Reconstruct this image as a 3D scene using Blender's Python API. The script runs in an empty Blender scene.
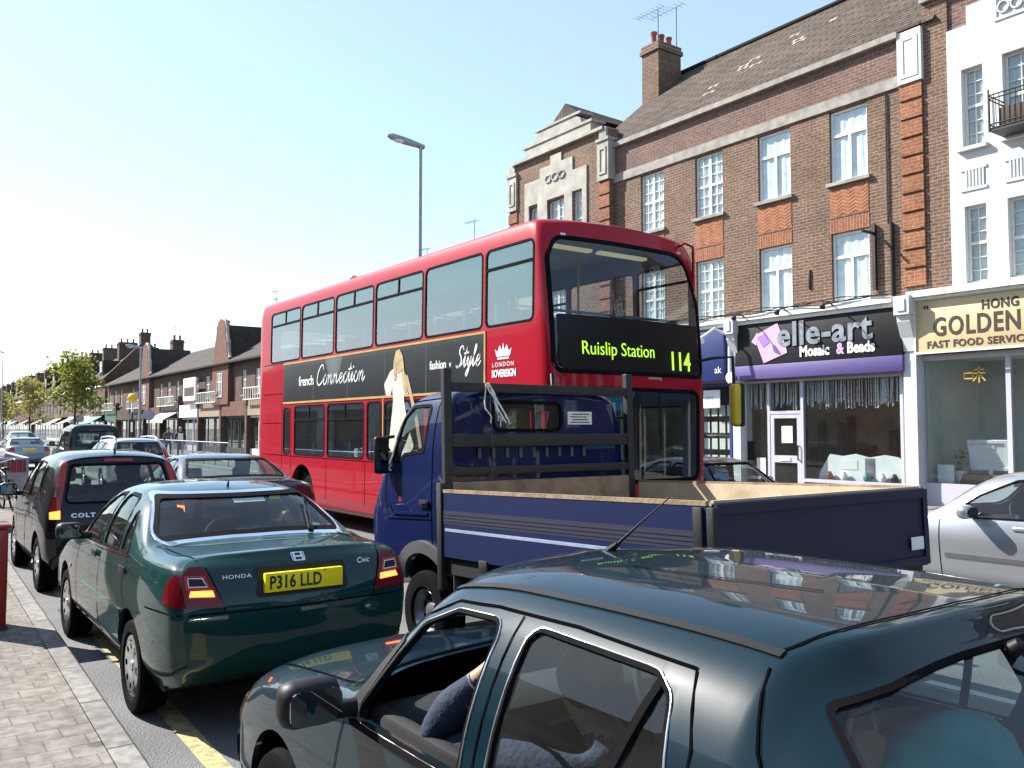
import bpy, bmesh, math, random
import numpy as np
from mathutils import Vector, Matrix
from mathutils.bvhtree import BVHTree
from mathutils.geometry import delaunay_2d_cdt
R = math.radians
random.seed(7)
rng = np.random.default_rng(11)
S = bpy.context.scene
COL = S.collection

# ------------------------------------------------------------------ camera, sky, sun, exposure
cam = bpy.data.objects.new('camera', bpy.data.cameras.new('camera'))
COL.objects.link(cam)
cam.location = (0, 0, 1.8)
cam.rotation_euler = (R(90 + 2.895), 0, R(-35.528))
cam.data.sensor_width = 36
cam.data.lens = 870 / 1024 * 36
cam.data.clip_start = .05
cam.data.clip_end = 3000
S.camera = cam
SUN_EL, SUN_AZ = 40, -30          # degrees; azimuth from +Y (up the road), negative = towards the left kerb
W = bpy.data.worlds.new("World"); S.world = W; W.use_nodes = True
nt = W.node_tree
bg = nt.nodes['Background']
sky = nt.nodes.new('ShaderNodeTexSky'); sky.sky_type = 'NISHITA'; sky.sun_disc = False
sky.sun_elevation = R(SUN_EL); sky.sun_rotation = R(SUN_AZ)
sky.altitude = 50; sky.air_density = 1.0; sky.dust_density = .35; sky.ozone_density = 1.0
wb_ = nt.nodes.new('ShaderNodeMix'); wb_.data_type = 'RGBA'; wb_.blend_type = 'MULTIPLY'; wb_.inputs[0].default_value = 1; wb_.inputs[7].default_value = (.93, 1.0, 1.02, 1)
nt.links.new(sky.outputs[0], wb_.inputs[6])
hz_ = nt.nodes.new('ShaderNodeMix'); hz_.data_type = 'RGBA'; hz_.inputs[0].default_value = .28; hz_.inputs[7].default_value = (3.3, 3.75, 4.05, 1)      # thin high haze whitening the whole sky
nt.links.new(wb_.outputs[2], hz_.inputs[6])
cp_ = nt.nodes.new('ShaderNodeMix'); cp_.data_type = 'RGBA'; cp_.blend_type = 'DARKEN'; cp_.inputs[0].default_value = 1; cp_.inputs[7].default_value = (6.5, 6.5, 6.5, 1)   # the haze evens out the glare round the sun
nt.links.new(hz_.outputs[2], cp_.inputs[6]); nt.links.new(cp_.outputs[2], bg.inputs[0]); bg.inputs[1].default_value = .115
sun = bpy.data.objects.new('sun', bpy.data.lights.new('sun', 'SUN')); COL.objects.link(sun)
sun.data.energy = 5.0; sun.data.angle = R(.5); sun.data.color = (1, .95, .87)
sd = Vector((math.sin(R(SUN_AZ)) * math.cos(R(SUN_EL)), math.cos(R(SUN_AZ)) * math.cos(R(SUN_EL)), math.sin(R(SUN_EL))))
sun.rotation_euler = (-sd).to_track_quat('-Z', 'Y').to_euler()
sun.location = (-10, 30, 40)
vs = S.view_settings
vs.view_transform = 'Standard'; vs.look = 'None'; vs.exposure = 1.3; vs.gamma = 1
try: vs.use_curve_mapping = False
except Exception: pass
S.cycles.max_bounces = 8; S.cycles.transparent_max_bounces = 24; S.cycles.caustics_reflective = False; S.cycles.caustics_refractive = False
try: S.cycles.use_denoising = True
except Exception: pass

# ------------------------------------------------------------------ materials
MATS = {}
def _new(name):
    m = bpy.data.materials.new(name); m.use_nodes = True
    n = m.node_tree; b = n.nodes['Principled BSDF']
    MATS[name] = m
    return m, n, b
def N(n, t, **kw):
    x = n.nodes.new(t)
    for k, v in kw.items():
        setattr(x, k, v)
    return x
def ramp(n, src, stops):
    r = N(n, 'ShaderNodeValToRGB')
    e = r.color_ramp.elements
    while len(e) < len(stops): e.new(.5)
    for i, (p, c) in enumerate(stops):
        e[i].position = p; e[i].color = (*c, 1) if len(c) == 3 else c
    n.links.new(src, r.inputs[0]); return r
def coords(n, scale=(1, 1, 1), rot=(0, 0, 0), loc=(0, 0, 0)):
    tc = N(n, 'ShaderNodeTexCoord'); mp = N(n, 'ShaderNodeMapping')
    mp.inputs['Scale'].default_value = scale; mp.inputs['Rotation'].default_value = rot; mp.inputs['Location'].default_value = loc
    n.links.new(tc.outputs['Object'], mp.inputs[0]); return mp.outputs[0]
def mat(name, col, rough=.6, metal=0, spec=.5, coat=0, var=.12, vscale=3., bump=0, bscale=40., emit=0):
    """plain surface with a little unevenness of colour and, if asked, a fine bump"""
    m, n, b = _new(name)
    v = coords(n)
    nz = N(n, 'ShaderNodeTexNoise'); nz.inputs['Scale'].default_value = vscale; nz.inputs['Detail'].default_value = 5
    n.links.new(v, nz.inputs['Vector'])
    lo = tuple(max(0, c * (1 - var)) for c in col); hi = tuple(min(1, c * (1 + var)) for c in col)
    r = ramp(n, nz.outputs['Fac'], [(.3, lo), (.7, hi)])
    n.links.new(r.outputs[0], b.inputs['Base Color'])
    b.inputs['Roughness'].default_value = rough; b.inputs['Metallic'].default_value = metal
    b.inputs['Specular IOR Level'].default_value = spec
    b.inputs['Coat Weight'].default_value = coat; b.inputs['Coat Roughness'].default_value = .04
    if bump:
        n2 = N(n, 'ShaderNodeTexNoise'); n2.inputs['Scale'].default_value = bscale; n2.inputs['Detail'].default_value = 4
        n.links.new(v, n2.inputs['Vector'])
        bp = N(n, 'ShaderNodeBump'); bp.inputs['Strength'].default_value = bump; bp.inputs['Distance'].default_value = .02
        n.links.new(n2.outputs['Fac'], bp.inputs['Height']); n.links.new(bp.outputs[0], b.inputs['Normal'])
    if emit:
        b.inputs['Emission Color'].default_value = (*col, 1); b.inputs['Emission Strength'].default_value = emit
    return m
def paint(name, col, metal=.0, rough=.3, dust=.25, coat=1.0):
    """car paint: base, clear coat, film of road dust that thickens low down"""
    m, n, b = _new(name)
    v = coords(n)
    nz = N(n, 'ShaderNodeTexNoise'); nz.inputs['Scale'].default_value = 2.3; nz.inputs['Detail'].default_value = 8; nz.inputs['Roughness'].default_value = .7
    n.links.new(v, nz.inputs['Vector'])
    sp = N(n, 'ShaderNodeSeparateXYZ'); n.links.new(v, sp.inputs[0])
    mr = N(n, 'ShaderNodeMapRange'); mr.inputs[1].default_value = .25; mr.inputs[2].default_value = .75; mr.inputs[3].default_value = 1.0; mr.inputs[4].default_value = .12
    n.links.new(sp.outputs[2], mr.inputs[0])
    mu = N(n, 'ShaderNodeMath', operation='MULTIPLY'); n.links.new(nz.outputs['Fac'], mu.inputs[0]); n.links.new(mr.outputs[0], mu.inputs[1])
    mu2 = N(n, 'ShaderNodeMath', operation='MULTIPLY'); n.links.new(mu.outputs[0], mu2.inputs[0]); mu2.inputs[1].default_value = dust
    mx = N(n, 'ShaderNodeMix', data_type='RGBA'); mx.inputs[6].default_value = (*col, 1); mx.inputs[7].default_value = (.10, .09, .08, 1)
    n.links.new(mu2.outputs[0], mx.inputs[0]); n.links.new(mx.outputs[2], b.inputs['Base Color'])
    ad = N(n, 'ShaderNodeMath', operation='MULTIPLY_ADD'); n.links.new(mu2.outputs[0], ad.inputs[0]); ad.inputs[1].default_value = .6; ad.inputs[2].default_value = .025
    n.links.new(ad.outputs[0], b.inputs['Coat Roughness'])
    b.inputs['Metallic'].default_value = metal; b.inputs['Roughness'].default_value = rough; b.inputs['Specular IOR Level'].default_value = .5 if metal > .5 else .08
    b.inputs['Coat Weight'].default_value = coat; b.inputs['Coat IOR'].default_value = 1.42
    return m
def glass(name, tint=(.75, .82, .8), ior=1.5, dirt=.05, rough=0.0, mir=(.95, .97, 1)):
    """thin pane: tinted see-through, mirror by Fresnel, a trace of dust"""
    m, n, b = _new(name)
    n.nodes.remove(b)
    out = n.nodes['Material Output']
    tr = N(n, 'ShaderNodeBsdfTransparent'); tr.inputs[0].default_value = (*tint, 1)
    gl = N(n, 'ShaderNodeBsdfGlossy'); gl.inputs['Roughness'].default_value = rough; gl.inputs[0].default_value = (*mir, 1)
    lw = N(n, 'ShaderNodeLayerWeight'); lw.inputs[0].default_value = .5; f0 = ((ior - 1) / (ior + 1)) ** 2      # Schlick's curve: the same from both sides of the thin pane
    pw = N(n, 'ShaderNodeMath', operation='POWER'); n.links.new(lw.outputs['Facing'], pw.inputs[0]); pw.inputs[1].default_value = 5
    fr = N(n, 'ShaderNodeMath', operation='MULTIPLY_ADD'); n.links.new(pw.outputs[0], fr.inputs[0]); fr.inputs[1].default_value = 1 - f0; fr.inputs[2].default_value = f0
    mx = N(n, 'ShaderNodeMixShader'); n.links.new(fr.outputs[0], mx.inputs[0]); n.links.new(tr.outputs[0], mx.inputs[1]); n.links.new(gl.outputs[0], mx.inputs[2])
    df = N(n, 'ShaderNodeBsdfDiffuse'); df.inputs[0].default_value = (.5, .5, .48, 1)
    nz = N(n, 'ShaderNodeTexNoise'); nz.inputs['Scale'].default_value = 3; nz.inputs['Detail'].default_value = 8
    n.links.new(coords(n), nz.inputs['Vector'])
    mu = N(n, 'ShaderNodeMath', operation='MULTIPLY'); n.links.new(nz.outputs['Fac'], mu.inputs[0]); mu.inputs[1].default_value = dirt
    m2 = N(n, 'ShaderNodeMixShader'); n.links.new(mu.outputs[0], m2.inputs[0]); n.links.new(mx.outputs[0], m2.inputs[1]); n.links.new(df.outputs[0], m2.inputs[2])
    n.links.new(m2.outputs[0], out.inputs[0])
    return m
def brickmat(name, c1, c2, mortar, bw=.225, bh=.075, ms=.012, plane='yz', rough=.85, bump=.5, stain=.35, offset=.5, freq=2, rot=0, spots=0, off=(0, 0, 0)):
    m, n, b = _new(name)
    tc = N(n, 'ShaderNodeTexCoord'); sp = N(n, 'ShaderNodeSeparateXYZ'); n.links.new(tc.outputs['Object'], sp.inputs[0])
    cb = N(n, 'ShaderNodeCombineXYZ')
    ix = {'yz': (1, 2), 'xz': (0, 2), 'xy': (0, 1), 'yx': (1, 0)}[plane]
    n.links.new(sp.outputs[ix[0]], cb.inputs[0]); n.links.new(sp.outputs[ix[1]], cb.inputs[1])
    mp = N(n, 'ShaderNodeMapping'); mp.inputs['Rotation'].default_value = (0, 0, rot); mp.inputs['Location'].default_value = off
    n.links.new(cb.outputs[0], mp.inputs[0])
    bt = N(n, 'ShaderNodeTexBrick'); bt.offset = offset; bt.offset_frequency = freq
    bt.inputs['Scale'].default_value = 1; bt.inputs['Brick Width'].default_value = bw; bt.inputs['Row Height'].default_value = bh
    bt.inputs['Mortar Size'].default_value = ms; bt.inputs['Mortar Smooth'].default_value = .15; bt.inputs['Bias'].default_value = 0
    bt.inputs['Color1'].default_value = (*c1, 1); bt.inputs['Color2'].default_value = (*c2, 1); bt.inputs['Mortar'].default_value = (*mortar, 1)
    n.links.new(mp.outputs[0], bt.inputs['Vector'])
    nz = N(n, 'ShaderNodeTexNoise'); nz.inputs['Scale'].default_value = .9; nz.inputs['Detail'].default_value = 9; nz.inputs['Roughness'].default_value = .75
    n.links.new(tc.outputs['Object'], nz.inputs['Vector'])
    r = ramp(n, nz.outputs['Fac'], [(.3, (1 - stain,) * 3), (.7, (1 + stain * .4,) * 3)])
    mx = N(n, 'ShaderNodeMix', data_type='RGBA', blend_type='MULTIPLY'); mx.inputs[0].default_value = 1
    n.links.new(bt.outputs[0], mx.inputs[6]); n.links.new(r.outputs[0], mx.inputs[7])
    n3 = N(n, 'ShaderNodeTexNoise'); n3.inputs['Scale'].default_value = 14; n3.inputs['Detail'].default_value = 3
    n.links.new(tc.outputs['Object'], n3.inputs['Vector'])
    r3 = ramp(n, n3.outputs['Fac'], [(.35, (.75,) * 3), (.65, (1.2,) * 3)])
    m3 = N(n, 'ShaderNodeMix', data_type='RGBA', blend_type='MULTIPLY'); m3.inputs[0].default_value = 1
    n.links.new(mx.outputs[2], m3.inputs[6]); n.links.new(r3.outputs[0], m3.inputs[7])
    last = m3.outputs[2]
    if spots:                                   # trodden gum and drips
        vo = N(n, 'ShaderNodeTexVoronoi'); vo.inputs['Scale'].default_value = spots; n.links.new(tc.outputs['Object'], vo.inputs['Vector'])
        rs_ = ramp(n, vo.outputs['Distance'], [(.06, (.45,) * 3), (.10, (1,) * 3)])
        m4 = N(n, 'ShaderNodeMix', data_type='RGBA', blend_type='MULTIPLY'); m4.inputs[0].default_value = 1
        n.links.new(last, m4.inputs[6]); n.links.new(rs_.outputs[0], m4.inputs[7]); last = m4.outputs[2]
    n.links.new(last, b.inputs['Base Color'])
    b.inputs['Roughness'].default_value = rough; b.inputs['Specular IOR Level'].default_value = .25
    bp = N(n, 'ShaderNodeBump'); bp.inputs['Strength'].default_value = bump; bp.inputs['Distance'].default_value = .01; bp.invert = True
    ad = N(n, 'ShaderNodeMath', operation='MULTIPLY_ADD'); n.links.new(n3.outputs['Fac'], ad.inputs[0]); ad.inputs[1].default_value = .3; n.links.new(bt.outputs['Fac'], ad.inputs[2])
    n.links.new(ad.outputs[0], bp.inputs['Height']); n.links.new(bp.outputs[0], b.inputs['Normal'])
    return m
def asphalt(name, base=(.062, .062, .066)):
    m, n, b = _new(name)
    v = coords(n)
    a = N(n, 'ShaderNodeTexNoise'); a.inputs['Scale'].default_value = 120; a.inputs['Detail'].default_value = 3
    c = N(n, 'ShaderNodeTexNoise'); c.inputs['Scale'].default_value = .7; c.inputs['Detail'].default_value = 8
    vo = N(n, 'ShaderNodeTexVoronoi'); vo.inputs['Scale'].default_value = 75
    for t in (a, c, vo): n.links.new(v, t.inputs['Vector'])
    r1 = ramp(n, a.outputs['Fac'], [(.3, tuple(x * .55 for x in base)), (.72, tuple(x * 2.0 for x in base))])
    r2 = ramp(n, c.outputs['Fac'], [(.3, (.72,) * 3), (.7, (1.25,) * 3)])
    mx = N(n, 'ShaderNodeMix', data_type='RGBA', blend_type='MULTIPLY'); mx.inputs[0].default_value = 1
    n.links.new(r1.outputs[0], mx.inputs[6]); n.links.new(r2.outputs[0], mx.inputs[7]); n.links.new(mx.outputs[2], b.inputs['Base Color'])
    b.inputs['Roughness'].default_value = .88
    bp = N(n, 'ShaderNodeBump'); bp.inputs['Strength'].default_value = .7; bp.inputs['Distance'].default_value = .008
    n.links.new(vo.outputs['Distance'], bp.inputs['Height']); n.links.new(bp.outputs[0], b.inputs['Normal'])
    return m
def worn(name, col, under, wear=.5, scale=9., rough=.8):
    """road paint or old coating, rubbed away in patches"""
    m, n, b = _new(name)
    v = coords(n)
    a = N(n, 'ShaderNodeTexNoise'); a.inputs['Scale'].default_value = scale; a.inputs['Detail'].default_value = 12; a.inputs['Roughness'].default_value = .8
    n.links.new(v, a.inputs['Vector'])
    r = ramp(n, a.outputs['Fac'], [(wear - .08, under), (wear + .04, col)])
    n.links.new(r.outputs[0], b.inputs['Base Color']); b.inputs['Roughness'].default_value = rough
    return m
def tilemat(name, c1, c2, plane='yx', bw=.17, bh=.1):
    return brickmat(name, c1, c2, tuple(x * .25 for x in c1), bw, bh, .012, plane, .9, .9, .45)

def M(k): return MATS[k]
mat('black_rubber', (.007, .007, .008), .85, var=.3, spec=.05)
mat('black_plastic', (.012, .012, .013), .5, var=.2, spec=.25)
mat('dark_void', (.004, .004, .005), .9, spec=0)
mat('dark_trim', (.022, .022, .025), .75, var=.2, spec=.25)
mat('grey_trim', (.085, .085, .092), .7, var=.15, spec=.3)
mat('mirror', (.30, .32, .35), .03, 1.0, var=.02)
mat('seat_cloth', (.045, .05, .065), .95, var=.3, vscale=20, bump=.3, bscale=200)
mat('chrome', (.8, .82, .85), .12, 1.0)
mat('alloy', (.5, .51, .53), .3, .85, var=.2)
mat('steel', (.32, .33, .35), .45, .8, var=.2, vscale=8)
mat('galvanised', (.3, .33, .37), .55, .5, var=.15, vscale=6)
mat('white_paint', (.8, .8, .79), .5, var=.04)
mat('cream_paint', (.72, .66, .5), .6, var=.06)
mat('black_paint', (.012, .012, .014), .35, var=.2)
mat('lamp_red', (.36, .006, .006), .15, coat=.4, var=.1)
mat('lamp_dark_red', (.13, .003, .006), .2, coat=.3, spec=.2, var=.1)
mat('lamp_amber', (.75, .16, .01), .15, coat=1)
mat('lamp_clear', (.7, .7, .7), .1, .3, coat=1)
mat('lamp_lit', (1, .16, .03), .3, emit=2.2)
mat('plate_yellow', (.9, .72, .0), .35, var=.03)
mat('plate_white', (.8, .8, .78), .35, var=.03)
glass('car_glass', (.70, .78, .76), 1.5, .04)
glass('car_glass_dark', (.45, .52, .52), 1.45, .02)
glass('bus_glass', (.60, .70, .74), 3.0, .04, mir=(.78, .92, 1))
mat('ad_white', (.8, .8, .78), .5, var=.03)
mat('paper', (.72, .72, .68), .8, var=.06)
mat('rail_teal', (.10, .22, .25), .4)
mat('rail_yellow', (.65, .45, .02), .4)
mat('skin', (.38, .20, .13), .55, var=.12, vscale=30)
mat('dark_hair', (.010, .008, .007), .6, var=.3, vscale=40, bump=.25, bscale=70)
mat('blue_shirt', (.012, .024, .050), .9, var=.25, vscale=18, bump=.35, bscale=55)
mat('dark_trousers', (.02, .022, .028), .9, var=.2)
mat('dark_jacket', (.018, .018, .022), .9, var=.3)
mat('grey_jacket', (.10, .10, .10), .9, var=.3)
mat('red_stand_in', (.3, .02, .02), .9, var=.2)
mat('white_cloth', (.75, .74, .7), .9, var=.1, bump=.15)
glass('shop_glass', (.90, .93, .92), 1.4, .02)
glass('bus_front_glass', (.56, .61, .64), 1.5, .02)
glass('house_glass', (.93, .96, .97), 1.45, .02)

# ------------------------------------------------------------------ object helpers
def link(o, parent=None):
    COL.objects.link(o)
    if parent is not None: o.parent = parent
    return o
def thing(name, label, cat, loc=(0, 0, 0), rz=0, group=None, rx=0):
    o = bpy.data.objects.new(name, None); o.empty_display_size = .2
    o.location = loc; o.rotation_euler = (R(rx), 0, R(rz)); link(o)
    o['label'] = label; o['category'] = cat
    if group: o['group'] = group
    return o
def tag(o, label=None, cat=None, group=None, kind=None):
    for k, v in (('label', label), ('category', cat), ('group', group), ('kind', kind)):
        if v: o[k] = v
    return o
def structure(o): o['kind'] = 'structure'; return o
class MB:
    """collects shapes; build() links them as one mesh object"""
    def __init__(s): s.v = []; s.f = []; s.m = []; s.cur = 0
    def add(s, vs, fs, mi=None):
        b = len(s.v); s.v += [tuple(p) for p in vs]; s.f += [tuple(i + b for i in f) for f in fs]; s.m += [s.cur if mi is None else mi] * len(fs)
        return s
    def box(s, x0, y0, z0, x1, y1, z1, bev=0):
        if x0 > x1: x0, x1 = x1, x0
        if y0 > y1: y0, y1 = y1, y0
        if z0 > z1: z0, z1 = z1, z0
        if bev:
            bev = min(bev, (x1 - x0) * .45, (y1 - y0) * .45, (z1 - z0) * .45)
            bm = bmesh.new(); bmesh.ops.create_cube(bm, size=1)
            for v in bm.verts: v.co = Vector(((x0 + x1) / 2 + v.co.x * (x1 - x0), (y0 + y1) / 2 + v.co.y * (y1 - y0), (z0 + z1) / 2 + v.co.z * (z1 - z0)))
            bmesh.ops.bevel(bm, geom=bm.edges[:] + bm.verts[:], offset=bev, segments=2, affect='EDGES', profile=.5)
            s.bm(bm); return s
        vs = [(x0, y0, z0), (x1, y0, z0), (x1, y1, z0), (x0, y1, z0), (x0, y0, z1), (x1, y0, z1), (x1, y1, z1), (x0, y1, z1)]
        return s.add(vs, [(0, 3, 2, 1), (4, 5, 6, 7), (0, 1, 5, 4), (1, 2, 6, 5), (2, 3, 7, 6), (3, 0, 4, 7)])
    def bm(s, bm, mtx=None):
        bm.verts.index_update()
        s.add([tuple(mtx @ v.co) if mtx else tuple(v.co) for v in bm.verts], [tuple(v.index for v in f.verts) for f in bm.faces]); bm.free(); return s
    def tube(s, pts, r, seg=8, closed=False, caps=True):
        pts = [Vector(p) for p in pts]; n = len(pts); rings = []
        rr = r if isinstance(r, (list, tuple)) else [r] * n
        up = None
        for i in range(n):
            a = pts[(i - 1) % n] if (closed or i > 0) else pts[i]; b = pts[(i + 1) % n] if (closed or i < n - 1) else pts[i]
            t = (b - a).normalized()
            if up is None:
                up = Vector((0, 0, 1)) if abs(t.z) < .9 else Vector((1, 0, 0))
            u = t.cross(up)
            if u.length < 1e-4: u = t.orthogonal()
            u.normalize(); w = u.cross(t).normalized(); up = w
            rings.append([pts[i] + (u * math.cos(2 * math.pi * k / seg) + w * math.sin(2 * math.pi * k / seg)) * rr[i] for k in range(seg)])
        vs = [p for r_ in rings for p in r_]; fs = []
        for i in range(n if closed else n - 1):
            j = (i + 1) % n
            for k in range(seg):
                k2 = (k + 1) % seg; fs.append((i * seg + k, j * seg + k, j * seg + k2, i * seg + k2))
        if caps and not closed:
            fs.append(tuple(range(seg))); fs.append(tuple(range((n - 1) * seg, n * seg))[::-1])
        return s.add(vs, fs)
    def lathe(s, prof, seg=24, mtx=None, close=False):
        """prof: (radius, height) pairs about local Z"""
        n = len(prof); vs = []
        for (r, h) in prof:
            for k in range(seg):
                a = 2 * math.pi * k / seg; p = Vector((r * math.cos(a), r * math.sin(a), h)); vs.append(mtx @ p if mtx else p)
        fs = []
        for i in range(n if close else n - 1):
            j = (i + 1) % n
            for k in range(seg):
                k2 = (k + 1) % seg; fs.append((i * seg + k, i * seg + k2, j * seg + k2, j * seg + k))
        return s.add(vs, fs)
    def prism(s, poly, axis, lo, hi):
        """poly in the plane across axis: X->(y,z), Y->(x,z), Z->(x,y)"""
        n = len(poly)
        def pt(p, d): return {'X': (d, p[0], p[1]), 'Y': (p[0], d, p[1]), 'Z': (p[0], p[1], d)}[axis]
        vs = [pt(p, lo) for p in poly] + [pt(p, hi) for p in poly]
        fs = [tuple(range(n)), tuple(range(n, 2 * n))[::-1]] + [(i, i + n, (i + 1) % n + n, (i + 1) % n) for i in range(n)]
        return s.add(vs, fs)
    def sphere(s, c, r, seg=12, sc=(1, 1, 1)):
        bm = bmesh.new(); bmesh.ops.create_uvsphere(bm, u_segments=seg, v_segments=max(6, seg // 2 + 2), radius=1)
        return s.bm(bm, Matrix.Translation(c) @ Matrix.Diagonal((r * sc[0], r * sc[1], r * sc[2], 1)))
    def build(s, name, m, parent=None, smooth=None, recalc=True):
        me = bpy.data.meshes.new(name); me.from_pydata(s.v, [], s.f)
        ms = m if isinstance(m, (list, tuple)) else [m]
        for k in ms: me.materials.append(M(k) if isinstance(k, str) else k)
        if len(ms) > 1: me.polygons.foreach_set('material_index', s.m)
        if recalc:
            bm = bmesh.new(); bm.from_mesh(me); bmesh.ops.recalc_face_normals(bm, faces=bm.faces); bm.to_mesh(me); bm.free()
        shade(me, smooth)
        me.update()
        return link(bpy.data.objects.new(name, me), parent)
def shade(me, smooth):
    if smooth:
        me.polygons.foreach_set('use_smooth', [True] * len(me.polygons))
        me.set_sharp_from_angle(angle=R(smooth))
def B(name, m, parent, *boxes, bev=0, smooth=None):
    b = MB()
    for q in boxes: b.box(*q, bev=bev)
    return b.build(name, m, parent, smooth=smooth or (35 if bev else None))
def copy_tree(o, parent=None):
    c = o.copy(); COL.objects.link(c)
    if parent is not None: c.parent = parent
    for ch in [x for x in o.children]: copy_tree(ch, c)
    return c
def rpoly(pts, r, n=4):
    """polygon with rounded corners; r one number or one per corner"""
    out = []; k = len(pts); rs = r if isinstance(r, (list, tuple)) else [r] * k
    for i in range(k):
        p = Vector(pts[i]); a = Vector(pts[i - 1]) - p; b = Vector(pts[(i + 1) % k]) - p
        la, lb = a.length, b.length; a.normalize(); b.normalize()
        ang = a.angle(b); 
        if rs[i] <= 0 or ang > 3.1: out.append(tuple(p)); continue
        d = min(rs[i] / math.tan(ang / 2), la * .48, lb * .48); rr = d * math.tan(ang / 2)
        c = p + (a + b).normalized() * (rr / math.sin(ang / 2))
        s0 = p + a * d - c; s1 = p + b * d - c
        a0 = math.atan2(s0.y, s0.x); a1 = math.atan2(s1.y, s1.x); da = (a1 - a0 + math.pi) % (2 * math.pi) - math.pi
        for t in range(n + 1):
            q = a0 + da * t / n; out.append((c.x + rr * math.cos(q), c.y + rr * math.sin(q)))
    return out
def grow(poly, d):
    """offset a simple polygon outwards by d"""
    n = len(poly); area = sum(poly[i][0] * poly[(i + 1) % n][1] - poly[(i + 1) % n][0] * poly[i][1] for i in range(n))
    sg = 1 if area > 0 else -1; out = []
    for i in range(n):
        p0 = Vector(poly[i - 1]); p = Vector(poly[i]); p1 = Vector(poly[(i + 1) % n])
        e0 = (p - p0); e1 = (p1 - p)
        if e0.length < 1e-7: e0 = e1
        if e1.length < 1e-7: e1 = e0
        n0 = Vector((e0.y, -e0.x)).normalized() * sg; n1 = Vector((e1.y, -e1.x)).normalized() * sg
        m = (n0 + n1)
        if m.length < 1e-6: m = n0
        m.normalize(); out.append(tuple(p + m * d / max(.4, m.dot(n0))))
    return out
def band(path, w):
    """thin closed polygon following a polyline"""
    L = []; Rr = []; n = len(path)
    for i in range(n):
        a = Vector(path[max(0, i - 1)]); b = Vector(path[min(n - 1, i + 1)]); t = (b - a).normalized(); k = Vector((-t.y, t.x)) * w / 2
        p = Vector(path[i]); L.append(tuple(p + k)); Rr.append(tuple(p - k))
    return L + Rr[::-1]
def inside(p, poly):
    x, y = p; c = False; n = len(poly); j = n - 1
    for i in range(n):
        xi, yi = poly[i]; xj, yj = poly[j]
        if (yi > y) != (yj > y) and x < (xj - xi) * (y - yi) / (yj - yi) + xi: c = not c
        j = i
    return c
def tri2d(outer, holes=(), step=.06):
    vs = []; es = []
    def addp(poly):
        b = len(vs); L = len(poly)
        pts = []
        for i in range(L):
            p = Vector(poly[i]); q = Vector(poly[(i + 1) % L]); k = max(1, int((q - p).length / step))
            for t in range(k): pts.append(tuple(p.lerp(q, t / k)))
        vs.extend(Vector(p) for p in pts); es.extend((b + i, b + (i + 1) % len(pts)) for i in range(len(pts)))
    addp(outer)
    for h in holes: addp(h)
    xs = [p[0] for p in outer]; ys = [p[1] for p in outer]
    if min(max(xs) - min(xs), max(ys) - min(ys)) > step * 1.2:
        nx = int((max(xs) - min(xs)) / step); ny = int((max(ys) - min(ys)) / step)
        for i in range(1, nx + 1):
            for j in range(1, ny + 1):
                p = (min(xs) + i * step - step * .3 * (j % 2), min(ys) + j * step - step * .37)
                if inside(p, outer) and not any(inside(p, h) for h in holes): vs.append(Vector(p))
    r = delaunay_2d_cdt(vs, es, [], 0, 1e-6)
    P = r[0]; F = []
    for f in r[2]:
        c = sum((P[i] for i in f), Vector((0, 0))) / len(f)
        if inside(c, outer) and not any(inside(c, h) for h in holes): F.append(tuple(f))
    return [tuple(p) for p in P], F
RAYS = {'L': lambda a, b: ((-6, a, b), (1, 0, 0)), 'R': lambda a, b: ((6, a, b), (-1, 0, 0)), 'B': lambda a, b: ((a, -12, b), (0, 1, 0)),
        'F': lambda a, b: ((a, 14, b), (0, -1, 0)), 'T': lambda a, b: ((a, b, 9), (0, 0, -1))}
def drape(mb, bvh, poly, side, off=.003, holes=(), thick=0, step=.06):
    """lay a flat outline onto the body it belongs to, following its curvature"""
    P, F = tri2d(poly, holes, step); pts = []; nrm = []
    for (a, b) in P:
        o, d = RAYS[side](a, b); h = bvh.ray_cast(Vector(o), Vector(d))
        if h[0] is None: pts.append(None); nrm.append(None)
        else:
            n = h[1] if h[1].dot(Vector(d)) < 0 else -h[1]
            pts.append(h[0]); nrm.append(n)
    F = [f for f in F if all(pts[i] is not None for i in f)]
    if not F: return mb
    idx = {}; top = []
    for f in F:
        for i in f:
            if i not in idx: idx[i] = len(top); top.append(pts[i] + nrm[i] * off)
    fs = [tuple(idx[i] for i in f) for f in F]
    if thick:
        k = len(top); inv = {v: u for u, v in idx.items()}
        bot = [pts[inv[i]] + nrm[inv[i]] * (off - thick) for i in range(k)]
        cnt = {}
        for f in fs:
            for i in range(len(f)):
                e = (f[i], f[(i + 1) % len(f)]); cnt[e] = 1
        side_f = [(a, b, b + k, a + k) for (a, b) in cnt if (b, a) not in cnt]
        fs2 = fs + [tuple(i + k for i in f[::-1]) for f in fs] + side_f
        return mb.add(top + bot, fs2)
    return mb.add(top, fs)
def drapeo(name, m, parent, bvh, polys, side, off=.003, holes=(), thick=0, step=.06, smooth=40):
    mb = MB()
    for p in polys: drape(mb, bvh, p, side, off, holes, thick, step)
    return mb.build(name, m, parent, smooth=smooth) if mb.f else None
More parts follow.
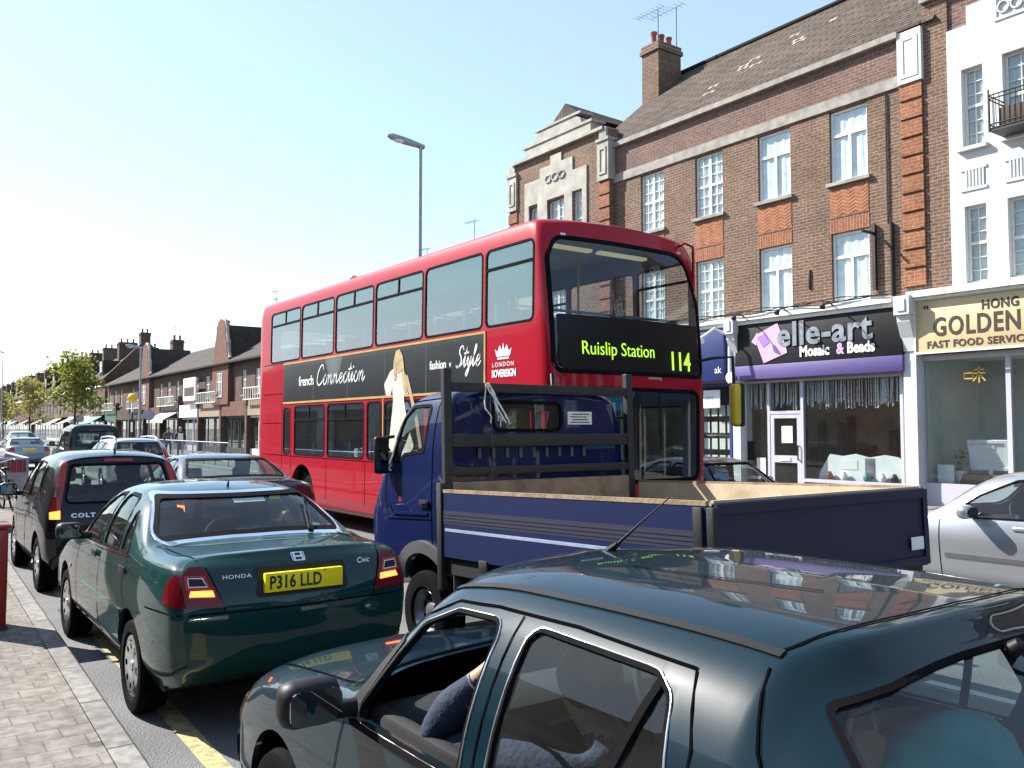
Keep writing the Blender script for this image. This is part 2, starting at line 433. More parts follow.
def text(name, s, size, loc, face, m, parent=None, align='LEFT', shear=0, ext=.002, sx=1, space=1, off=0, yaw=0):
    """lettering; face 'x' looks towards -X, 'y' looks towards -Y"""
    c = bpy.data.curves.new(name, 'FONT'); c.body = s; c.size = size; c.align_x = align; c.extrude = ext; c.shear = shear; c.space_character = space; c.offset = off
    c.resolution_u = 3
    c.materials.append(M(m)); tmp = link(bpy.data.objects.new(name, c))
    dg = bpy.context.evaluated_depsgraph_get(); dg.update()
    me = bpy.data.meshes.new_from_object(tmp.evaluated_get(dg)); bpy.data.objects.remove(tmp); bpy.data.curves.remove(c)
    o = link(bpy.data.objects.new(name, me), parent)
    o.location = loc; o.rotation_euler = (R(90), 0, R(-90) if face == 'x' else R(yaw)); o.scale = (sx, 1, 1)
    return o
def apply_cut(o, cutter):
    """boolean difference, baked; the cutting shape is removed again"""
    md = o.modifiers.new('cut', 'BOOLEAN'); md.object = cutter; md.operation = 'DIFFERENCE'; md.solver = 'EXACT'
    dg = bpy.context.evaluated_depsgraph_get(); dg.update()
    me = bpy.data.meshes.new_from_object(o.evaluated_get(dg)); old = o.data; o.modifiers.clear(); o.data = me
    bpy.data.meshes.remove(old)
    cm = cutter.data; bpy.data.objects.remove(cutter); bpy.data.meshes.remove(cm)

def seam_tube(name, m, t, bvh, path, side, r=.004, off=0, closed=False, step=.04):
    """thin round strip that follows a body"""
    pts = []; n = len(path)
    for i in range(n if closed else n - 1):
        a, b = Vector(path[i]), Vector(path[(i + 1) % n]); k = max(1, int((b - a).length / step))
        pts += [a.lerp(b, j / k) for j in range(k)]
    if not closed: pts.append(Vector(path[-1]))
    out = []
    for p in pts:
        o, d = RAYS[side](p.x, p.y); h = bvh.ray_cast(Vector(o), Vector(d))
        if h[0] is not None:
            nn = h[1] if h[1].dot(Vector(d)) < 0 else -h[1]; q = h[0] + nn * off
            if not out or (q - out[-1]).length > .004: out.append(q)
    return MB().tube(out, r, 6, closed=closed).build(name, m, t, smooth=60)
# ------------------------------------------------------------------ lofted vehicle bodies
def pchip(x, Y, xi):
    x = np.asarray(x, float); Y = np.asarray(Y, float); h = np.diff(x)[:, None]; d = np.diff(Y, axis=0) / h
    n = len(x); m = np.zeros_like(Y)
    m[0] = d[0]; m[-1] = d[-1]
    for i in range(1, n - 1):
        a, b = d[i - 1], d[i]; w1 = 2 * h[i] + h[i - 1]; w2 = h[i] + 2 * h[i - 1]
        with np.errstate(divide='ignore', invalid='ignore'):
            hm = (w1 + w2) / (w1 / a + w2 / b)
        m[i] = np.where(a * b > 0, hm, 0)
    k = np.clip(np.searchsorted(x, xi) - 1, 0, n - 2); t = ((xi - x[k]) / (x[k + 1] - x[k]))[:, None]; hh = (x[k + 1] - x[k])[:, None]
    return (2 * t**3 - 3 * t**2 + 1) * Y[k] + (t**3 - 2 * t**2 + t) * hh * m[k] + (-2 * t**3 + 3 * t**2) * Y[k + 1] + (t**3 - t**2) * hh * m[k + 1]
def loft(st, ku=6, kv=5, bulge=(.05, .05), m=8, capv=4):
    """st: stations, each seven (x,y,z) from sill to roof centre; returns verts, faces of a closed body"""
    st = np.array(st, float); nu, nv = st.shape[:2]
    pu = [0.]
    for i in range(1, nu): pu.append(pu[-1] + max(.05, np.linalg.norm(st[i] - st[i - 1], axis=1).mean()))
    ui = np.unique(np.concatenate([np.linspace(pu[i], pu[i + 1], ku + 1) for i in range(nu - 1)]))
    G = pchip(pu, st.reshape(nu, -1), ui).reshape(len(ui), nv, 3)
    rows = []
    for g in G:
        pv = [0.]
        for j in range(1, nv): pv.append(pv[-1] + max(.02, np.linalg.norm(g[j] - g[j - 1])))
        vi = np.concatenate([np.linspace(pv[j], pv[j + 1], kv, endpoint=False) for j in range(nv - 1)] + [[pv[-1]]])
        r = pchip(pv, g, vi); r[-1, 0] = 0; rows.append(r)
    A = np.array(rows); nU, nV = A.shape[:2]
    V = []; F = []
    def add(p): V.append((float(p[0]), float(p[1]), float(p[2]))); return len(V) - 1
    Lx = [[add(A[i, j] * (-1, 1, 1)) for j in range(nV)] for i in range(nU)]
    Rx = [[Lx[i][j] if j == nV - 1 else add(A[i, j]) for j in range(nV)] for i in range(nU)]
    for i in range(nU - 1):
        for j in range(nV - 1):
            F.append((Lx[i][j], Lx[i + 1][j], Lx[i + 1][j + 1], Lx[i][j + 1])); F.append((Rx[i][j], Rx[i][j + 1], Rx[i + 1][j + 1], Rx[i + 1][j]))
    jc = capv * kv
    caps = {}
    for e, i, sg in ((0, 0, -1), (1, nU - 1, 1)):
        g = []
        for j in range(jc + 1):
            p = A[i, j]; row = [Lx[i][j]]
            for k in range(1, m):
                t = -1 + 2 * k / m; w = 1 - t * t if j > 0 else (1 - t * t)
                row.append(add((p[0] * t, p[1] + sg * bulge[e] * w, p[2] + (A[i, nV - 1, 2] - A[i, jc, 2]) * w * (j / jc) ** 6 * .8)))
            row.append(Rx[i][j]); g.append(row)
        caps[e] = g
        for j in range(jc):
            for k in range(m): F.append((g[j][k], g[j][k + 1], g[j + 1][k + 1], g[j + 1][k]) if e == 0 else (g[j][k], g[j + 1][k], g[j + 1][k + 1], g[j][k + 1]))
        loop = g[jc][:] + [Rx[i][j] for j in range(jc + 1, nV - 1)] + [Lx[i][j] for j in range(nV - 1, jc, -1)]
        F.append(tuple(loop) if e == 0 else tuple(loop[::-1]))
    bot = []
    for i in range(nU):
        if i == 0: bot.append(caps[0][0])
        elif i == nU - 1: bot.append(caps[1][0])
        else:
            p = A[i, 0]; bot.append([Lx[i][0]] + [add((p[0] * (-1 + 2 * k / m), p[1], p[2])) for k in range(1, m)] + [Rx[i][0]])
    for i in range(nU - 1):
        for k in range(m): F.append((bot[i][k], bot[i + 1][k], bot[i + 1][k + 1], bot[i][k + 1]))
    return V, F
def shell_obj(name, V, F, paintm, inner, t=.025):
    """closed outer skin plus an inward offset skin = a hollow body with thickness"""
    bm = bmesh.new(); vv = [bm.verts.new(p) for p in V]
    for f in F:
        try: bm.faces.new([vv[i] for i in f])
        except ValueError: pass
    bmesh.ops.recalc_face_normals(bm, faces=bm.faces); bm.normal_update()
    bvh = BVHTree.FromBMesh(bm)
    geo = bm.faces[:]; n0 = len(bm.verts)
    bm.verts.index_update()
    inn = [bm.verts.new(v.co - v.normal * t) for v in bm.verts[:n0]] if False else None
    vl = list(bm.verts); inn = [bm.verts.new(v.co - v.normal * t) for v in vl]
    for f in geo:
        g = bm.faces.new([inn[v.index] for v in reversed(f.verts)]); g.material_index = 1
    me = bpy.data.meshes.new(name); bm.to_mesh(me); bm.free()
    me.materials.append(M(paintm)); me.materials.append(M(inner))
    return link(bpy.data.objects.new(name, me)), bvh

def person_skin(name, joints, edges, root, parent=None, mats=(), regions=None, sub=2):
    """one continuous figure grown from a posed skeleton; regions(p)->material index"""
    me = bpy.data.meshes.new(name); keys = list(joints)
    me.from_pydata([joints[k][:3] for k in keys], [(keys.index(a), keys.index(b)) for a, b in edges], [])
    o = link(bpy.data.objects.new(name, me))
    md = o.modifiers.new('skin', 'SKIN'); md.use_smooth_shade = True; md.branch_smoothing = .6
    sv = me.skin_vertices[0].data
    for i, k in enumerate(keys):
        r = joints[k][3]; sv[i].radius = r if isinstance(r, tuple) else (r, r); sv[i].use_root = (k == root)
    sb = o.modifiers.new('sub', 'SUBSURF'); sb.levels = sub; sb.render_levels = sub
    dg = bpy.context.evaluated_depsgraph_get(); dg.update()
    nm = bpy.data.meshes.new_from_object(o.evaluated_get(dg)); o.modifiers.clear(); o.data = nm
    for m in mats: nm.materials.append(M(m))
    if regions:
        for p in nm.polygons: p.material_index = regions(p.center)
    nm.polygons.foreach_set('use_smooth', [True] * len(nm.polygons))
    o.parent = parent
    return o

def drape_text(o, bvh, side, off=.004):
    """lay lettering onto the body behind it"""
    m = o.matrix_basis.copy(); me = o.data
    for v in me.vertices:
        p = m @ v.co; up = v.co.z
        h = bvh.ray_cast(Vector((p.x, -12, p.z)), Vector((0, 1, 0))) if side == 'B' else bvh.ray_cast(Vector((-6, p.y, p.z)), Vector((1, 0, 0)))
        if h[0] is None: continue
        d = Vector((0, -1, 0)) if side == 'B' else Vector((-1, 0, 0))
        v.co = h[0] + d * (off + up)
    o.matrix_basis = Matrix.Identity(4); me.update(); return o
# ------------------------------------------------------------------ ground, road, pavements
asphalt('asphalt', (.105, .105, .108)); asphalt('old_tarmac', (.10, .098, .095))
mat('far_ground', (.12, .12, .10), .95, var=.3, vscale=.05)
brickmat('block_paving', (.195, .174, .157), (.228, .207, .188), (.14, .126, .115), .205, .185, .006, 'xy', .9, .35, .35, spots=1.6)
brickmat('slab_paving', (.20, .188, .176), (.17, .16, .15), (.09, .085, .08), .6, .45, .008, 'yx', .9, .4, .4)
brickmat('kerb_stone', (.25, .24, .225), (.21, .20, .19), (.07, .07, .07), .915, 5, .010, 'yx', .85, .4, .4)
worn('yellow_paint', (.46, .37, .16), (.15, .14, .12), .48, 13)
worn('white_road_paint', (.62, .62, .60), (.09, .09, .09), .42, 8)
mat('iron', (.06, .055, .05), .7, .3, var=.3)
structure(B('ground', 'far_ground', None, (-900, -300, -1.0, 900, 1600, -.05)))
structure(B('road', 'asphalt', None, (-40, -80, -.049, 60, 420, 0)))
KL = [(1.06, -40), (1.105, 4.0), (1.23, 10), (1.38, 16.9), (1.52, 17.2), (2.45, 17.9), (2.75, 18.6), (2.85, 40), (3.1, 90), (4.2, 400)]
def kerb(path, w, z, sg, name, m):
    mb = MB(); n = len(path); pin = []
    for i in range(n):
        a = Vector(path[max(0, i - 1)]); b = Vector(path[min(n - 1, i + 1)]); t = (b - a).normalized(); pin.append((path[i][0] - sg * t.y * w, path[i][1] + sg * t.x * w))
    for i in range(n - 1):
        p, q, r, s = path[i], path[i + 1], pin[i + 1], pin[i]
        e = (p[0] - sg * -.012, p[1])
        mb.add([(*p, -.02), (*q, -.02), (*q, z - .02), (*p, z - .02), (p[0] - sg * .02, p[1], z), (q[0] - sg * .02, q[1], z), (*r, z), (*s, z)], [(0, 1, 2, 3), (3, 2, 5, 4), (4, 5, 6, 7)])
    return structure(mb.build(name, m)), pin
_, pin = kerb(KL, .15, .115, 1, 'kerb', 'kerb_stone')
structure(MB().prism([(x - .003, y) for x, y in pin] + [(-12, 400), (-12, -40)], 'Z', -.02, .112).build('pavement', 'block_paving'))
mb = MB(); mb.prism([(-12, -20), (.42, -20), (.48, 60), (-12, 60)], 'Z', .113, .1165); structure(mb.build('pavement_slabs', 'slab_paving'))
KR = [(11.6, -40), (11.6, 30), (11.8, 60), (12.6, 130), (15, 400)]
_, pin2 = kerb(KR, .15, .115, -1, 'kerb_far_side', 'kerb_stone')
structure(MB().prism([(x + .003, y) for x, y in pin2] + [(30, 400), (30, -40)], 'Z', -.02, .112).build('pavement_far_side', 'slab_paving'))
mb = MB(); yl = [(1.43, -40), (1.46, 4.0), (1.56, 10), (1.68, 16.2)]
for i in range(len(yl) - 1):
    (a, b), (c_, d_) = yl[i], yl[i + 1]; mb.add([(a - .06, b, .004), (a + .06, b, .004), (c_ + .06, d_, .004), (c_ - .06, d_, .004)], [(0, 1, 2, 3)])
structure(mb.build('road_yellow_line', 'yellow_paint'))
mb = MB()
for y in range(-12, 180, 6): mb.add([(6.0, y, .004), (6.1, y, .004), (6.1, y + 3.4, .004), (6.0, y + 3.4, .004)], [(0, 1, 2, 3)])
structure(mb.build('road_centre_line', 'white_road_paint'))
mb = MB()
for k in range(8):
    x = 2.95 + k * 1.1; mb.add([(x, 45.0, .004), (x + .55, 45.0, .004), (x + .55, 48.0, .004), (x, 48.0, .004)], [(0, 1, 2, 3)])
structure(mb.build('road_zebra_stripes', 'white_road_paint'))
g = MB(); g.box(1.40, 9.3, .002, 1.75, 9.7, .008)
for k in range(7): g.box(1.42 + k * .047, 9.32, .008, 1.445 + k * .047, 9.68, .018)
tag(g.build('drain_grate', 'iron'), 'iron drain grate in the gutter beside the green saloon', 'drain')

# ------------------------------------------------------------------ materials of the buildings
BR1, BR2, MO = (.135, .072, .046), (.19, .103, .064), (.25, .21, .17)
brickmat('brown_brick', BR1, BR2, MO, .235, .078, .011)
brickmat('brown_brick_side', BR1, BR2, MO, .235, .078, .011, 'xz')
brickmat('parapet_brick', (.135, .075, .062), (.185, .10, .08), (.24, .20, .18), .235, .078, .009)
brickmat('orange_brick', (.30, .115, .055), (.24, .085, .042), (.30, .21, .15), .235, .078, .008, bump=.4)
brickmat('soldier_brick', (.30, .115, .055), (.23, .08, .042), (.36, .23, .16), .078, .5, .009, stain=.2)
brickmat('far_brick', (.085, .045, .034), (.125, .066, .047), (.15, .125, .105), .235, .078, .010)
brickmat('red_brick', (.19, .065, .042), (.14, .05, .034), (.20, .15, .12), .235, .078, .010)
brickmat('roof_tile', (.085, .064, .05), (.14, .105, .08), (.016, .012, .010), .6, .15, .024, 'yx', .9, 1.0, .45); tilemat('far_tile', (.07, .056, .05), (.10, .08, .066))
mat('stone', (.34, .32, .285), .85, var=.25, vscale=2.2, bump=.25, bscale=60)
mat('coping', (.27, .25, .225), .85, var=.3, vscale=4, bump=.25)
mat('white_render', (.54, .548, .56), .75, var=.05, vscale=1.5, bump=.12, bscale=90)
mat('net_curtain', (.80, .84, .86), .95, var=.14, vscale=6)
mat('upvc', (.8, .8, .8), .35, var=.02)
mat('old_white_paint', (.68, .67, .62), .6, var=.1, vscale=10)
mat('lead', (.10, .105, .11), .7, var=.2)
mat('terracotta', (.30, .085, .045), .85, var=.2)
mat('sign_black', (.010, .010, .012), .6, var=.15, spec=.25)
mat('sign_purple', (.095, .066, .22), .5, var=.06)
mat('sign_lilac', (.62, .36, .72), .5, var=.06)
mat('sign_violet', (.30, .16, .50), .5, var=.06)
mat('sign_steel', (.30, .31, .34), .35, .6, var=.3, vscale=6)
mat('sign_cream', (.50, .385, .215), .5, var=.04)
mat('sign_brown', (.030, .018, .012), .6)
mat('sign_gold', (.50, .33, .06), .4)
mat('sign_blue', (.018, .035, .15), .45, var=.06)
mat('shop_dark', (.06, .045, .035), .9, var=.2)
mat('shop_tan', (.30, .215, .155), .9, var=.15)
mat('shop_grey', (.50, .52, .50), .9, var=.08)
mat('tinsel', (.62, .63, .67), .4, .3, var=.45, vscale=30)
mat('lilac_grey_frame', (.46, .45, .52), .5, var=.06)
mat('shelf_white', (.74, .76, .80), .7, var=.06)
mat('wrought_iron', (.015, .015, .016), .5)
def leafmat(name, col):
    m = mat(name, col, .65, var=.35, vscale=2); n = m.node_tree; b = n.nodes['Principled BSDF']; tl = N(n, 'ShaderNodeBsdfTranslucent'); mx = N(n, 'ShaderNodeMixShader'); mx.inputs[0].default_value = .45
    rp_ = [x for x in n.nodes if x.type == 'VALTORGB'][0]; n.links.new(rp_.outputs[0], tl.inputs[0]); n.links.new(b.outputs[0], mx.inputs[1]); n.links.new(tl.outputs[0], mx.inputs[2]); n.links.new(mx.outputs[0], n.nodes['Material Output'].inputs[0])
leafmat('leaf', (.24, .25, .045)); leafmat('leaf_pale', (.30, .27, .08))
mat('bark', (.06, .05, .04), .9, var=.3, vscale=12, bump=.4)
FX = 18.6
def wall(name, m, parent, y0, y1, z0, z1, holes=(), x0=0, x1=.3):
    ys = sorted({y0, y1, *[v for h in holes for v in h[:2]]}); zs = sorted({z0, z1, *[v for h in holes for v in h[2:]]})
    mb = MB()
    def hole(a, b): return any(h[0] - 1e-6 <= a and b[0] <= h[1] + 1e-6 and h[2] - 1e-6 <= b[1] and b[2] <= h[3] + 1e-6 for h in holes)
    solid = {}
    for i in range(len(ys) - 1):
        for j in range(len(zs) - 1):
            solid[i, j] = not any(h[0] <= (ys[i] + ys[i + 1]) / 2 <= h[1] and h[2] <= (zs[j] + zs[j + 1]) / 2 <= h[3] for h in holes)
    for (i, j), s in solid.items():
        if not s: continue
        a, b, c, d = ys[i], ys[i + 1], zs[j], zs[j + 1]
        mb.add([(x0, a, c), (x0, b, c), (x0, b, d), (x0, a, d)], [(0, 3, 2, 1)]); mb.add([(x1, a, c), (x1, b, c), (x1, b, d), (x1, a, d)], [(0, 1, 2, 3)])
        for (di, dj, q) in ((-1, 0, [(a, c), (a, d)]), (1, 0, [(b, c), (b, d)]), (0, -1, [(a, c), (b, c)]), (0, 1, [(a, d), (b, d)])):
            if not solid.get((i + di, j + dj), False):
                (p, r), (s_, t) = q; mb.add([(x0, p, r), (x0, s_, t), (x1, s_, t), (x1, p, r)], [(0, 1, 2, 3)])
    return mb.build(name, m, parent)
def window(parent, y0, y1, z0, z1, style='upvc', x=.07, m='upvc', curtain='net_curtain', sill='coping', detail=True):
    f = .055; mb = MB(); x1 = x + .06; h = z1 - z0; w = y1 - y0
    mb.box(x, y0 + .004, z0 + .004, x1, y0 + f, z1 - .004); mb.box(x, y1 - f, z0 + .004, x1, y1 - .004, z1 - .004)
    mb.box(x, y0 + f, z0 + .004, x1, y1 - f, z0 + f); mb.box(x, y0 + f, z1 - f, x1, y1 - f, z1 - .004)
    yc = (y0 + y1) / 2
    if style == 'upvc':
        zt = z0 + h * .66; mb.box(x + .003, y0 + f, zt - .035, x1 - .003, y1 - f, zt + .035); mb.box(x + .006, yc - .035, z0 + f, x1 - .006, yc + .035, zt - .035)
    elif style == 'multi':
        zt = z0 + h * .5; mb.box(x + .003, yc - .045, z0 + f, x1 - .003, yc + .045, z1 - f)
        for a, b in ((y0 + f, yc - .045), (yc + .045, y1 - f)):
            mb.box(x + .006, a, zt - .035, x1 - .006, b, zt + .035); mb.box(x + .012, (a + b) / 2 - .010, z0 + f, x1 - .012, (a + b) / 2 + .010, zt - .035); mb.box(x + .012, (a + b) / 2 - .010, zt + .035, x1 - .012, (a + b) / 2 + .010, z1 - f)
            for k in (1, 2, 4, 5):
                zz = z0 + h * k / 6; mb.box(x + .015, a, zz - .010, x1 - .015, b, zz + .010)
    elif style == 'narrow':
        zt = z0 + h * .52; mb.box(x + .003, y0 + f, zt - .03, x1 - .003, y1 - f, zt + .03)
        mb.box(x + .012, yc - .010, z0 + f, x1 - .012, yc + .010, zt - .03); mb.box(x + .012, yc - .010, zt + .03, x1 - .012, yc + .010, z1 - f)
        for k in (1, 2, 4, 5):
            zz = z0 + h * k / 6; mb.box(x + .015, y0 + f, zz - .009, x1 - .015, y1 - f, zz + .009)
    elif style == 'far':
        mb.box(x + .003, yc - .04, z0 + f, x1 - .003, yc + .04, z1 - f); zt = z0 + h * .62; mb.box(x + .006, y0 + f, zt - .03, x1 - .006, y1 - f, zt + .03)
    wn = mb.build('window', m, parent)
    B('pane', 'house_glass', wn, (x + .028, y0 + f * .7, z0 + f * .7, x + .033, y1 - f * .7, z1 - f * .7))
    # curtain hanging in soft folds behind the pane
    n = max(6, int(w / .055)); mb = MB(); r_ = random.Random(int(y0 * 100 + z0 * 10)); ph = r_.random() * 6
    split = r_.uniform(.35, .65)
    vs_ = []
    for i in range(n + 1):
        t = i / n; d = .02 * math.sin(t * w * 26 + ph) + .012 * math.sin(t * w * 61 + ph * 2)
        vs_ += [(x + .065 + d, y0 + .01 + t * (w - .02), z0 + .01), (x + .065 + d * .6, y0 + .01 + t * (w - .02), z1 - .01)]
    mb.add(vs_, [(2 * i, 2 * i + 2, 2 * i + 3, 2 * i + 1) for i in range(n)])
    mb.build('curtain', curtain, wn, smooth=80, recalc=False)
    B('room_back', 'shop_dark', wn, (x + .20, y0 - .0, z0, x + .204, y1, z1))
    if sill: B('window_sill', sill, wn, (-.09, y0 - .08, z0 - .085, x - .002, y1 + .08, z0 - .002))
    return wn
def roof(name, m, parent, y0, y1, ze, zr, depth, xo=-.15, t=.14, hip=0):
    mb = MB()
    a = [(xo, ze), (depth, zr), (depth * 2, ze), (depth * 2, ze - t), (depth, zr - t * 1.2), (xo, ze - t)]
    if not hip: mb.prism(a, 'Y', y0, y1)
    else:
        mb.add([(xo, y0, ze), (xo, y1, ze), (2 * depth, y1, ze), (2 * depth, y0, ze), (depth, y0 + hip, zr), (depth, y1 - hip, zr)], [(0, 4, 5, 1), (1, 5, 2), (2, 5, 4, 3), (3, 4, 0), (0, 1, 2, 3)])
    return mb.build(name, m, parent)
def chimney(parent, x0, y0, x1, y1, z0, z1, brick='brown_brick', pots=3, side='brown_brick_side'):
    mb = MB(); mb.box(x0, y0, z0, x1, y1, z1 - .3); mb.box(x0 - .06, y0 - .06, z1 - .3, x1 + .06, y1 + .06, z1 - .16); mb.box(x0 - .02, y0 - .02, z1 - .16, x1 + .02, y1 + .02, z1)
    o = mb.build('chimney', brick, parent)
    for k in range(pots):
        px = x0 + (x1 - x0) * (k + .5) / pots
        MB().lathe([(.11, z1 - .05), (.12, z1 + .04), (.10, z1 + .08), (.10, z1 + .36), (.125, z1 + .40), (.125, z1 + .46), (.085, z1 + .46), (.085, z1 + .1)], 12, Matrix.Translation((px, (y0 + y1) / 2, 0))).build('chimney_pot', 'terracotta', o, smooth=40)
    B('flashing', 'lead', o, (x0 - .03, y0 - .03, z0, x1 + .03, y1 + .03, z0 + .35))
    return o
def aerial(parent, x, y, z, h=1.6, L=1.2, n=8, name='aerial'):
    mb = MB(); mb.tube([(x, y, z), (x, y, z + h)], .018, 6); mb.tube([(x, y - L * .2, z + h), (x, y + L * .8, z + h + .05)], .012, 5)
    for k in range(n):
        yy = y - L * .2 + L * k / (n - 1); mb.tube([(x - .22, yy, z + h + .012 + .006 * k), (x + .22, yy, z + h + .012 + .006 * k)], .006, 4)
    return mb.build(name, 'lead', parent)

# ------------------------------------------------------------------ the three-storey brick block of shops
YC = 18.0
blk = thing('shop_building', 'three-storey brown brick building with orange quoins above the black and purple shop sign', 'building', (FX, YC, 0))
def Y(v): return v - YC
wA = [(11.60, 12.61), (13.76, 14.78), (16.0, 17.0), (18.25, 19.22)]
holes = []
for a, b in wA: holes += [(Y(a), Y(b), 7.77, 9.54), (Y(a), Y(b), 4.80, 6.52)]
wall('wall', 'brown_brick', blk, Y(10.22), Y(20.42), 4.62, 9.60, holes)
wall('parapet_wall', 'parapet_brick', blk, Y(10.22), Y(20.42), 9.86, 10.72)
B('string_course', 'coping', blk, (-.05, Y(10.76), 9.60, .3, Y(20.42), 9.86))
B('parapet_coping', 'coping', blk, (-.14, Y(10.74), 10.72, .35, Y(20.42), 10.86))
for i, (a, b) in enumerate(wA):
    for z0, z1 in ((7.77, 9.54), (4.80, 6.52)):
        window(blk, Y(a), Y(b), z0, z1, 'upvc' if i < 2 else 'multi', m='upvc' if i < 2 else 'old_white_paint')
    B('soldier_lintel', 'soldier_brick', blk, (-.012, Y(a) - .02, 6.53, .01, Y(b) + .02, 6.86))
    pn = B('herringbone_panel', 'orange_brick', blk, (-.010, Y(a) - .02, 6.90, .01, Y(b) + .02, 7.62))
    mb = MB(); w_ = b - a; k = 0                      # herringbone courses standing a little proud
    for r_ in range(9):
        z = 6.92 + r_ * .085
        for q in range(6):
            y0_ = a + .0 + q * w_ / 6; s_ = 1 if q % 2 else -1
            zz = z
            if zz + .16 > 7.62: continue
            y1_ = y0_ + w_ / 6
            za, zb = (zz, zz + .085) if s_ > 0 else (zz + .085, zz)
            mb.add([(-.016, Y(y0_), za), (-.016, Y(y1_), zb), (-.016, Y(y1_), zb + .062), (-.016, Y(y0_), za + .062), (-.008, Y(y0_), za), (-.008, Y(y1_), zb), (-.008, Y(y1_), zb + .062), (-.008, Y(y0_), za + .062)], [(0, 3, 2, 1), (0, 1, 5, 4), (3, 7, 6, 2), (0, 4, 7, 3), (1, 2, 6, 5)])
    mat('herring_orange', (.31, .125, .06), .85, var=.25, vscale=6) if 'herring_orange' not in MATS else None
    mb.build('herringbone_bricks', 'herring_orange', pn)
for k in range(11):
    z = 4.98 + k * .425
    B('quoin', 'orange_brick', blk, (-.06, Y(10.22), z, .02, Y(10.75), z + .36))
B('pilaster_cap', 'white_render', blk, (-.10, Y(10.19), 9.60, .2, Y(10.76), 10.80), (-.115, Y(10.27), 9.72, -.098, Y(10.36), 10.66), (-.115, Y(10.6), 9.72, -.098, Y(10.69), 10.66), (-.115, Y(10.361), 10.58, -.098, Y(10.599), 10.66), (-.115, Y(10.361), 9.72, -.098, Y(10.599), 9.80))
rf = roof('roof', 'roof_tile', blk, Y(9.9), Y(21.6), 10.90, 14.35, 3.9, -.08, .05)
B('ridge_tiles', 'far_tile', blk, (3.8, Y(9.9), 14.33, 4.0, Y(21.6), 14.44), bev=.03)
rr_ = random.Random(5)
for (px, py) in ((656, 60), (713, 74), (720, 71), (728, 66), (759, 62), (768, 57), (771, 52), (744, 73), (757, 47), (892, 8)):
    pass
mat('broken_tile', (.36, .27, .22), .9, var=.3, vscale=8)
for (yy, d) in ((17.2, 1.2), (16.6, 1.9), (16.35, 2.1), (15.9, 1.6), (14.9, 2.2), (14.7, 2.0), (14.1, 2.6), (15.4, 2.7), (17.0, .8), (16.5, 1.7), (11.6, 2.8)):
    z = 10.84 + (d + .15) / 4.05 * 3.51; w_ = rr_.uniform(.12, .34); mb = MB()
    for k in range(2):
        mb.add([(d, Y(yy) + k * .1, z + .012), (d, Y(yy) + w_ + k * .1, z + .012), (d + .11, Y(yy) + w_ + k * .1, z + .108), (d + .11, Y(yy) + k * .1, z + .108), (d, Y(yy) + k * .1, z - .01), (d, Y(yy) + w_ + k * .1, z - .01)], [(0, 1, 2, 3), (4, 5, 1, 0)])
    mb.build('broken_tile', 'broken_tile', blk)
ch = chimney(blk, 2.55, Y(20.95), 3.65, Y(21.75), 12.6, 15.15)
aerial(ch, 2.8, Y(21.2), 15.1, 1.3, 1.3); aerial(ch, 3.5, Y(21.0), 15.1, 1.5, 1.6)
# body behind the facade, and the corner bay with its stone centre
B('side_wall', 'brown_brick_side', blk, (.31, Y(9.95), 4.62, 7.5, Y(10.15), 10.8)); B('end_wall', 'brown_brick_side', blk, (-.2, Y(25.6), .1, 7.5, Y(25.9), 10.8)); B('rear_wall', 'brown_brick', blk, (7.3, Y(10.2), .1, 7.6, Y(25.6), 10.7))
bh = [(Y(23.59) - .95, Y(23.59), 7.8, 9.64), (Y(22.23) - .52, Y(22.23), 7.8, 9.67), (Y(24.65) - .52, Y(24.65), 7.8, 9.62), (Y(23.59) - .95, Y(23.59), 4.9, 6.5)]
wall('bay_wall', 'brown_brick', blk, Y(20.42), Y(25.88), 4.62, 11.36, bh, x0=-.22, x1=.2)
for h in bh: window(blk, *h, style='narrow' if h[1] - h[0] < .8 else 'multi', x=-.12, m='old_white_paint', sill=None)
sp = MB()
for q in ([(21.48, 7.4), (21.71, 7.4), (21.71, 10.43), (21.48, 10.43)], [(22.23, 7.4), (22.64, 7.4), (22.64, 9.7), (22.23, 9.7)], [(23.59, 7.4), (24.13, 7.4), (24.13, 9.7), (23.59, 9.7)], [(24.65, 7.4), (24.9, 7.4), (24.9, 10.55), (24.65, 10.55)],
          [(21.711, 9.70), (24.649, 9.70), (24.649, 10.55), (24.0, 10.55), (24.0, 10.9), (23.4, 10.9), (23.4, 11.2), (22.8, 11.2), (22.8, 10.9), (22.2, 10.9), (22.2, 10.43), (21.711, 10.43)]):
    sp.prism([(Y(a), b) for a, b in q], 'X', -.27, -.205)
sp.build('stone_surround', 'stone', blk)
mb = MB()
for k, yy in enumerate((22.75, 23.12, 23.5)):
    mb.tube([(-.285, Y(yy) + .17 * math.cos(a), 10.42 + .13 * math.sin(a)) for a in np.linspace(0, 6.283, 6 if k != 1 else 16, endpoint=False)], .03, 6, closed=True)
mb.build('stone_rings', 'stone', blk)
cp = MB(); cp.box(-.36, Y(20.6), 11.36, .35, Y(25.6), 11.46); cp.prism([(Y(21.25), 11.46), (Y(24.85), 11.46), (Y(24.85), 11.80), (Y(21.25), 11.80)], 'X', -.28, .25); cp.box(-.32, Y(21.15), 11.80, .3, Y(24.95), 11.88)
cp.prism([(Y(21.75), 11.88), (Y(24.3), 11.88), (Y(24.25), 12.1), (Y(23.9), 12.25), (Y(22.1), 12.25), (Y(21.8), 12.1)], 'X', -.26, .25); cp.box(-.30, Y(21.75), 12.25, .28, Y(24.25), 12.33)
cp.build('bay_parapet', 'stone', blk)
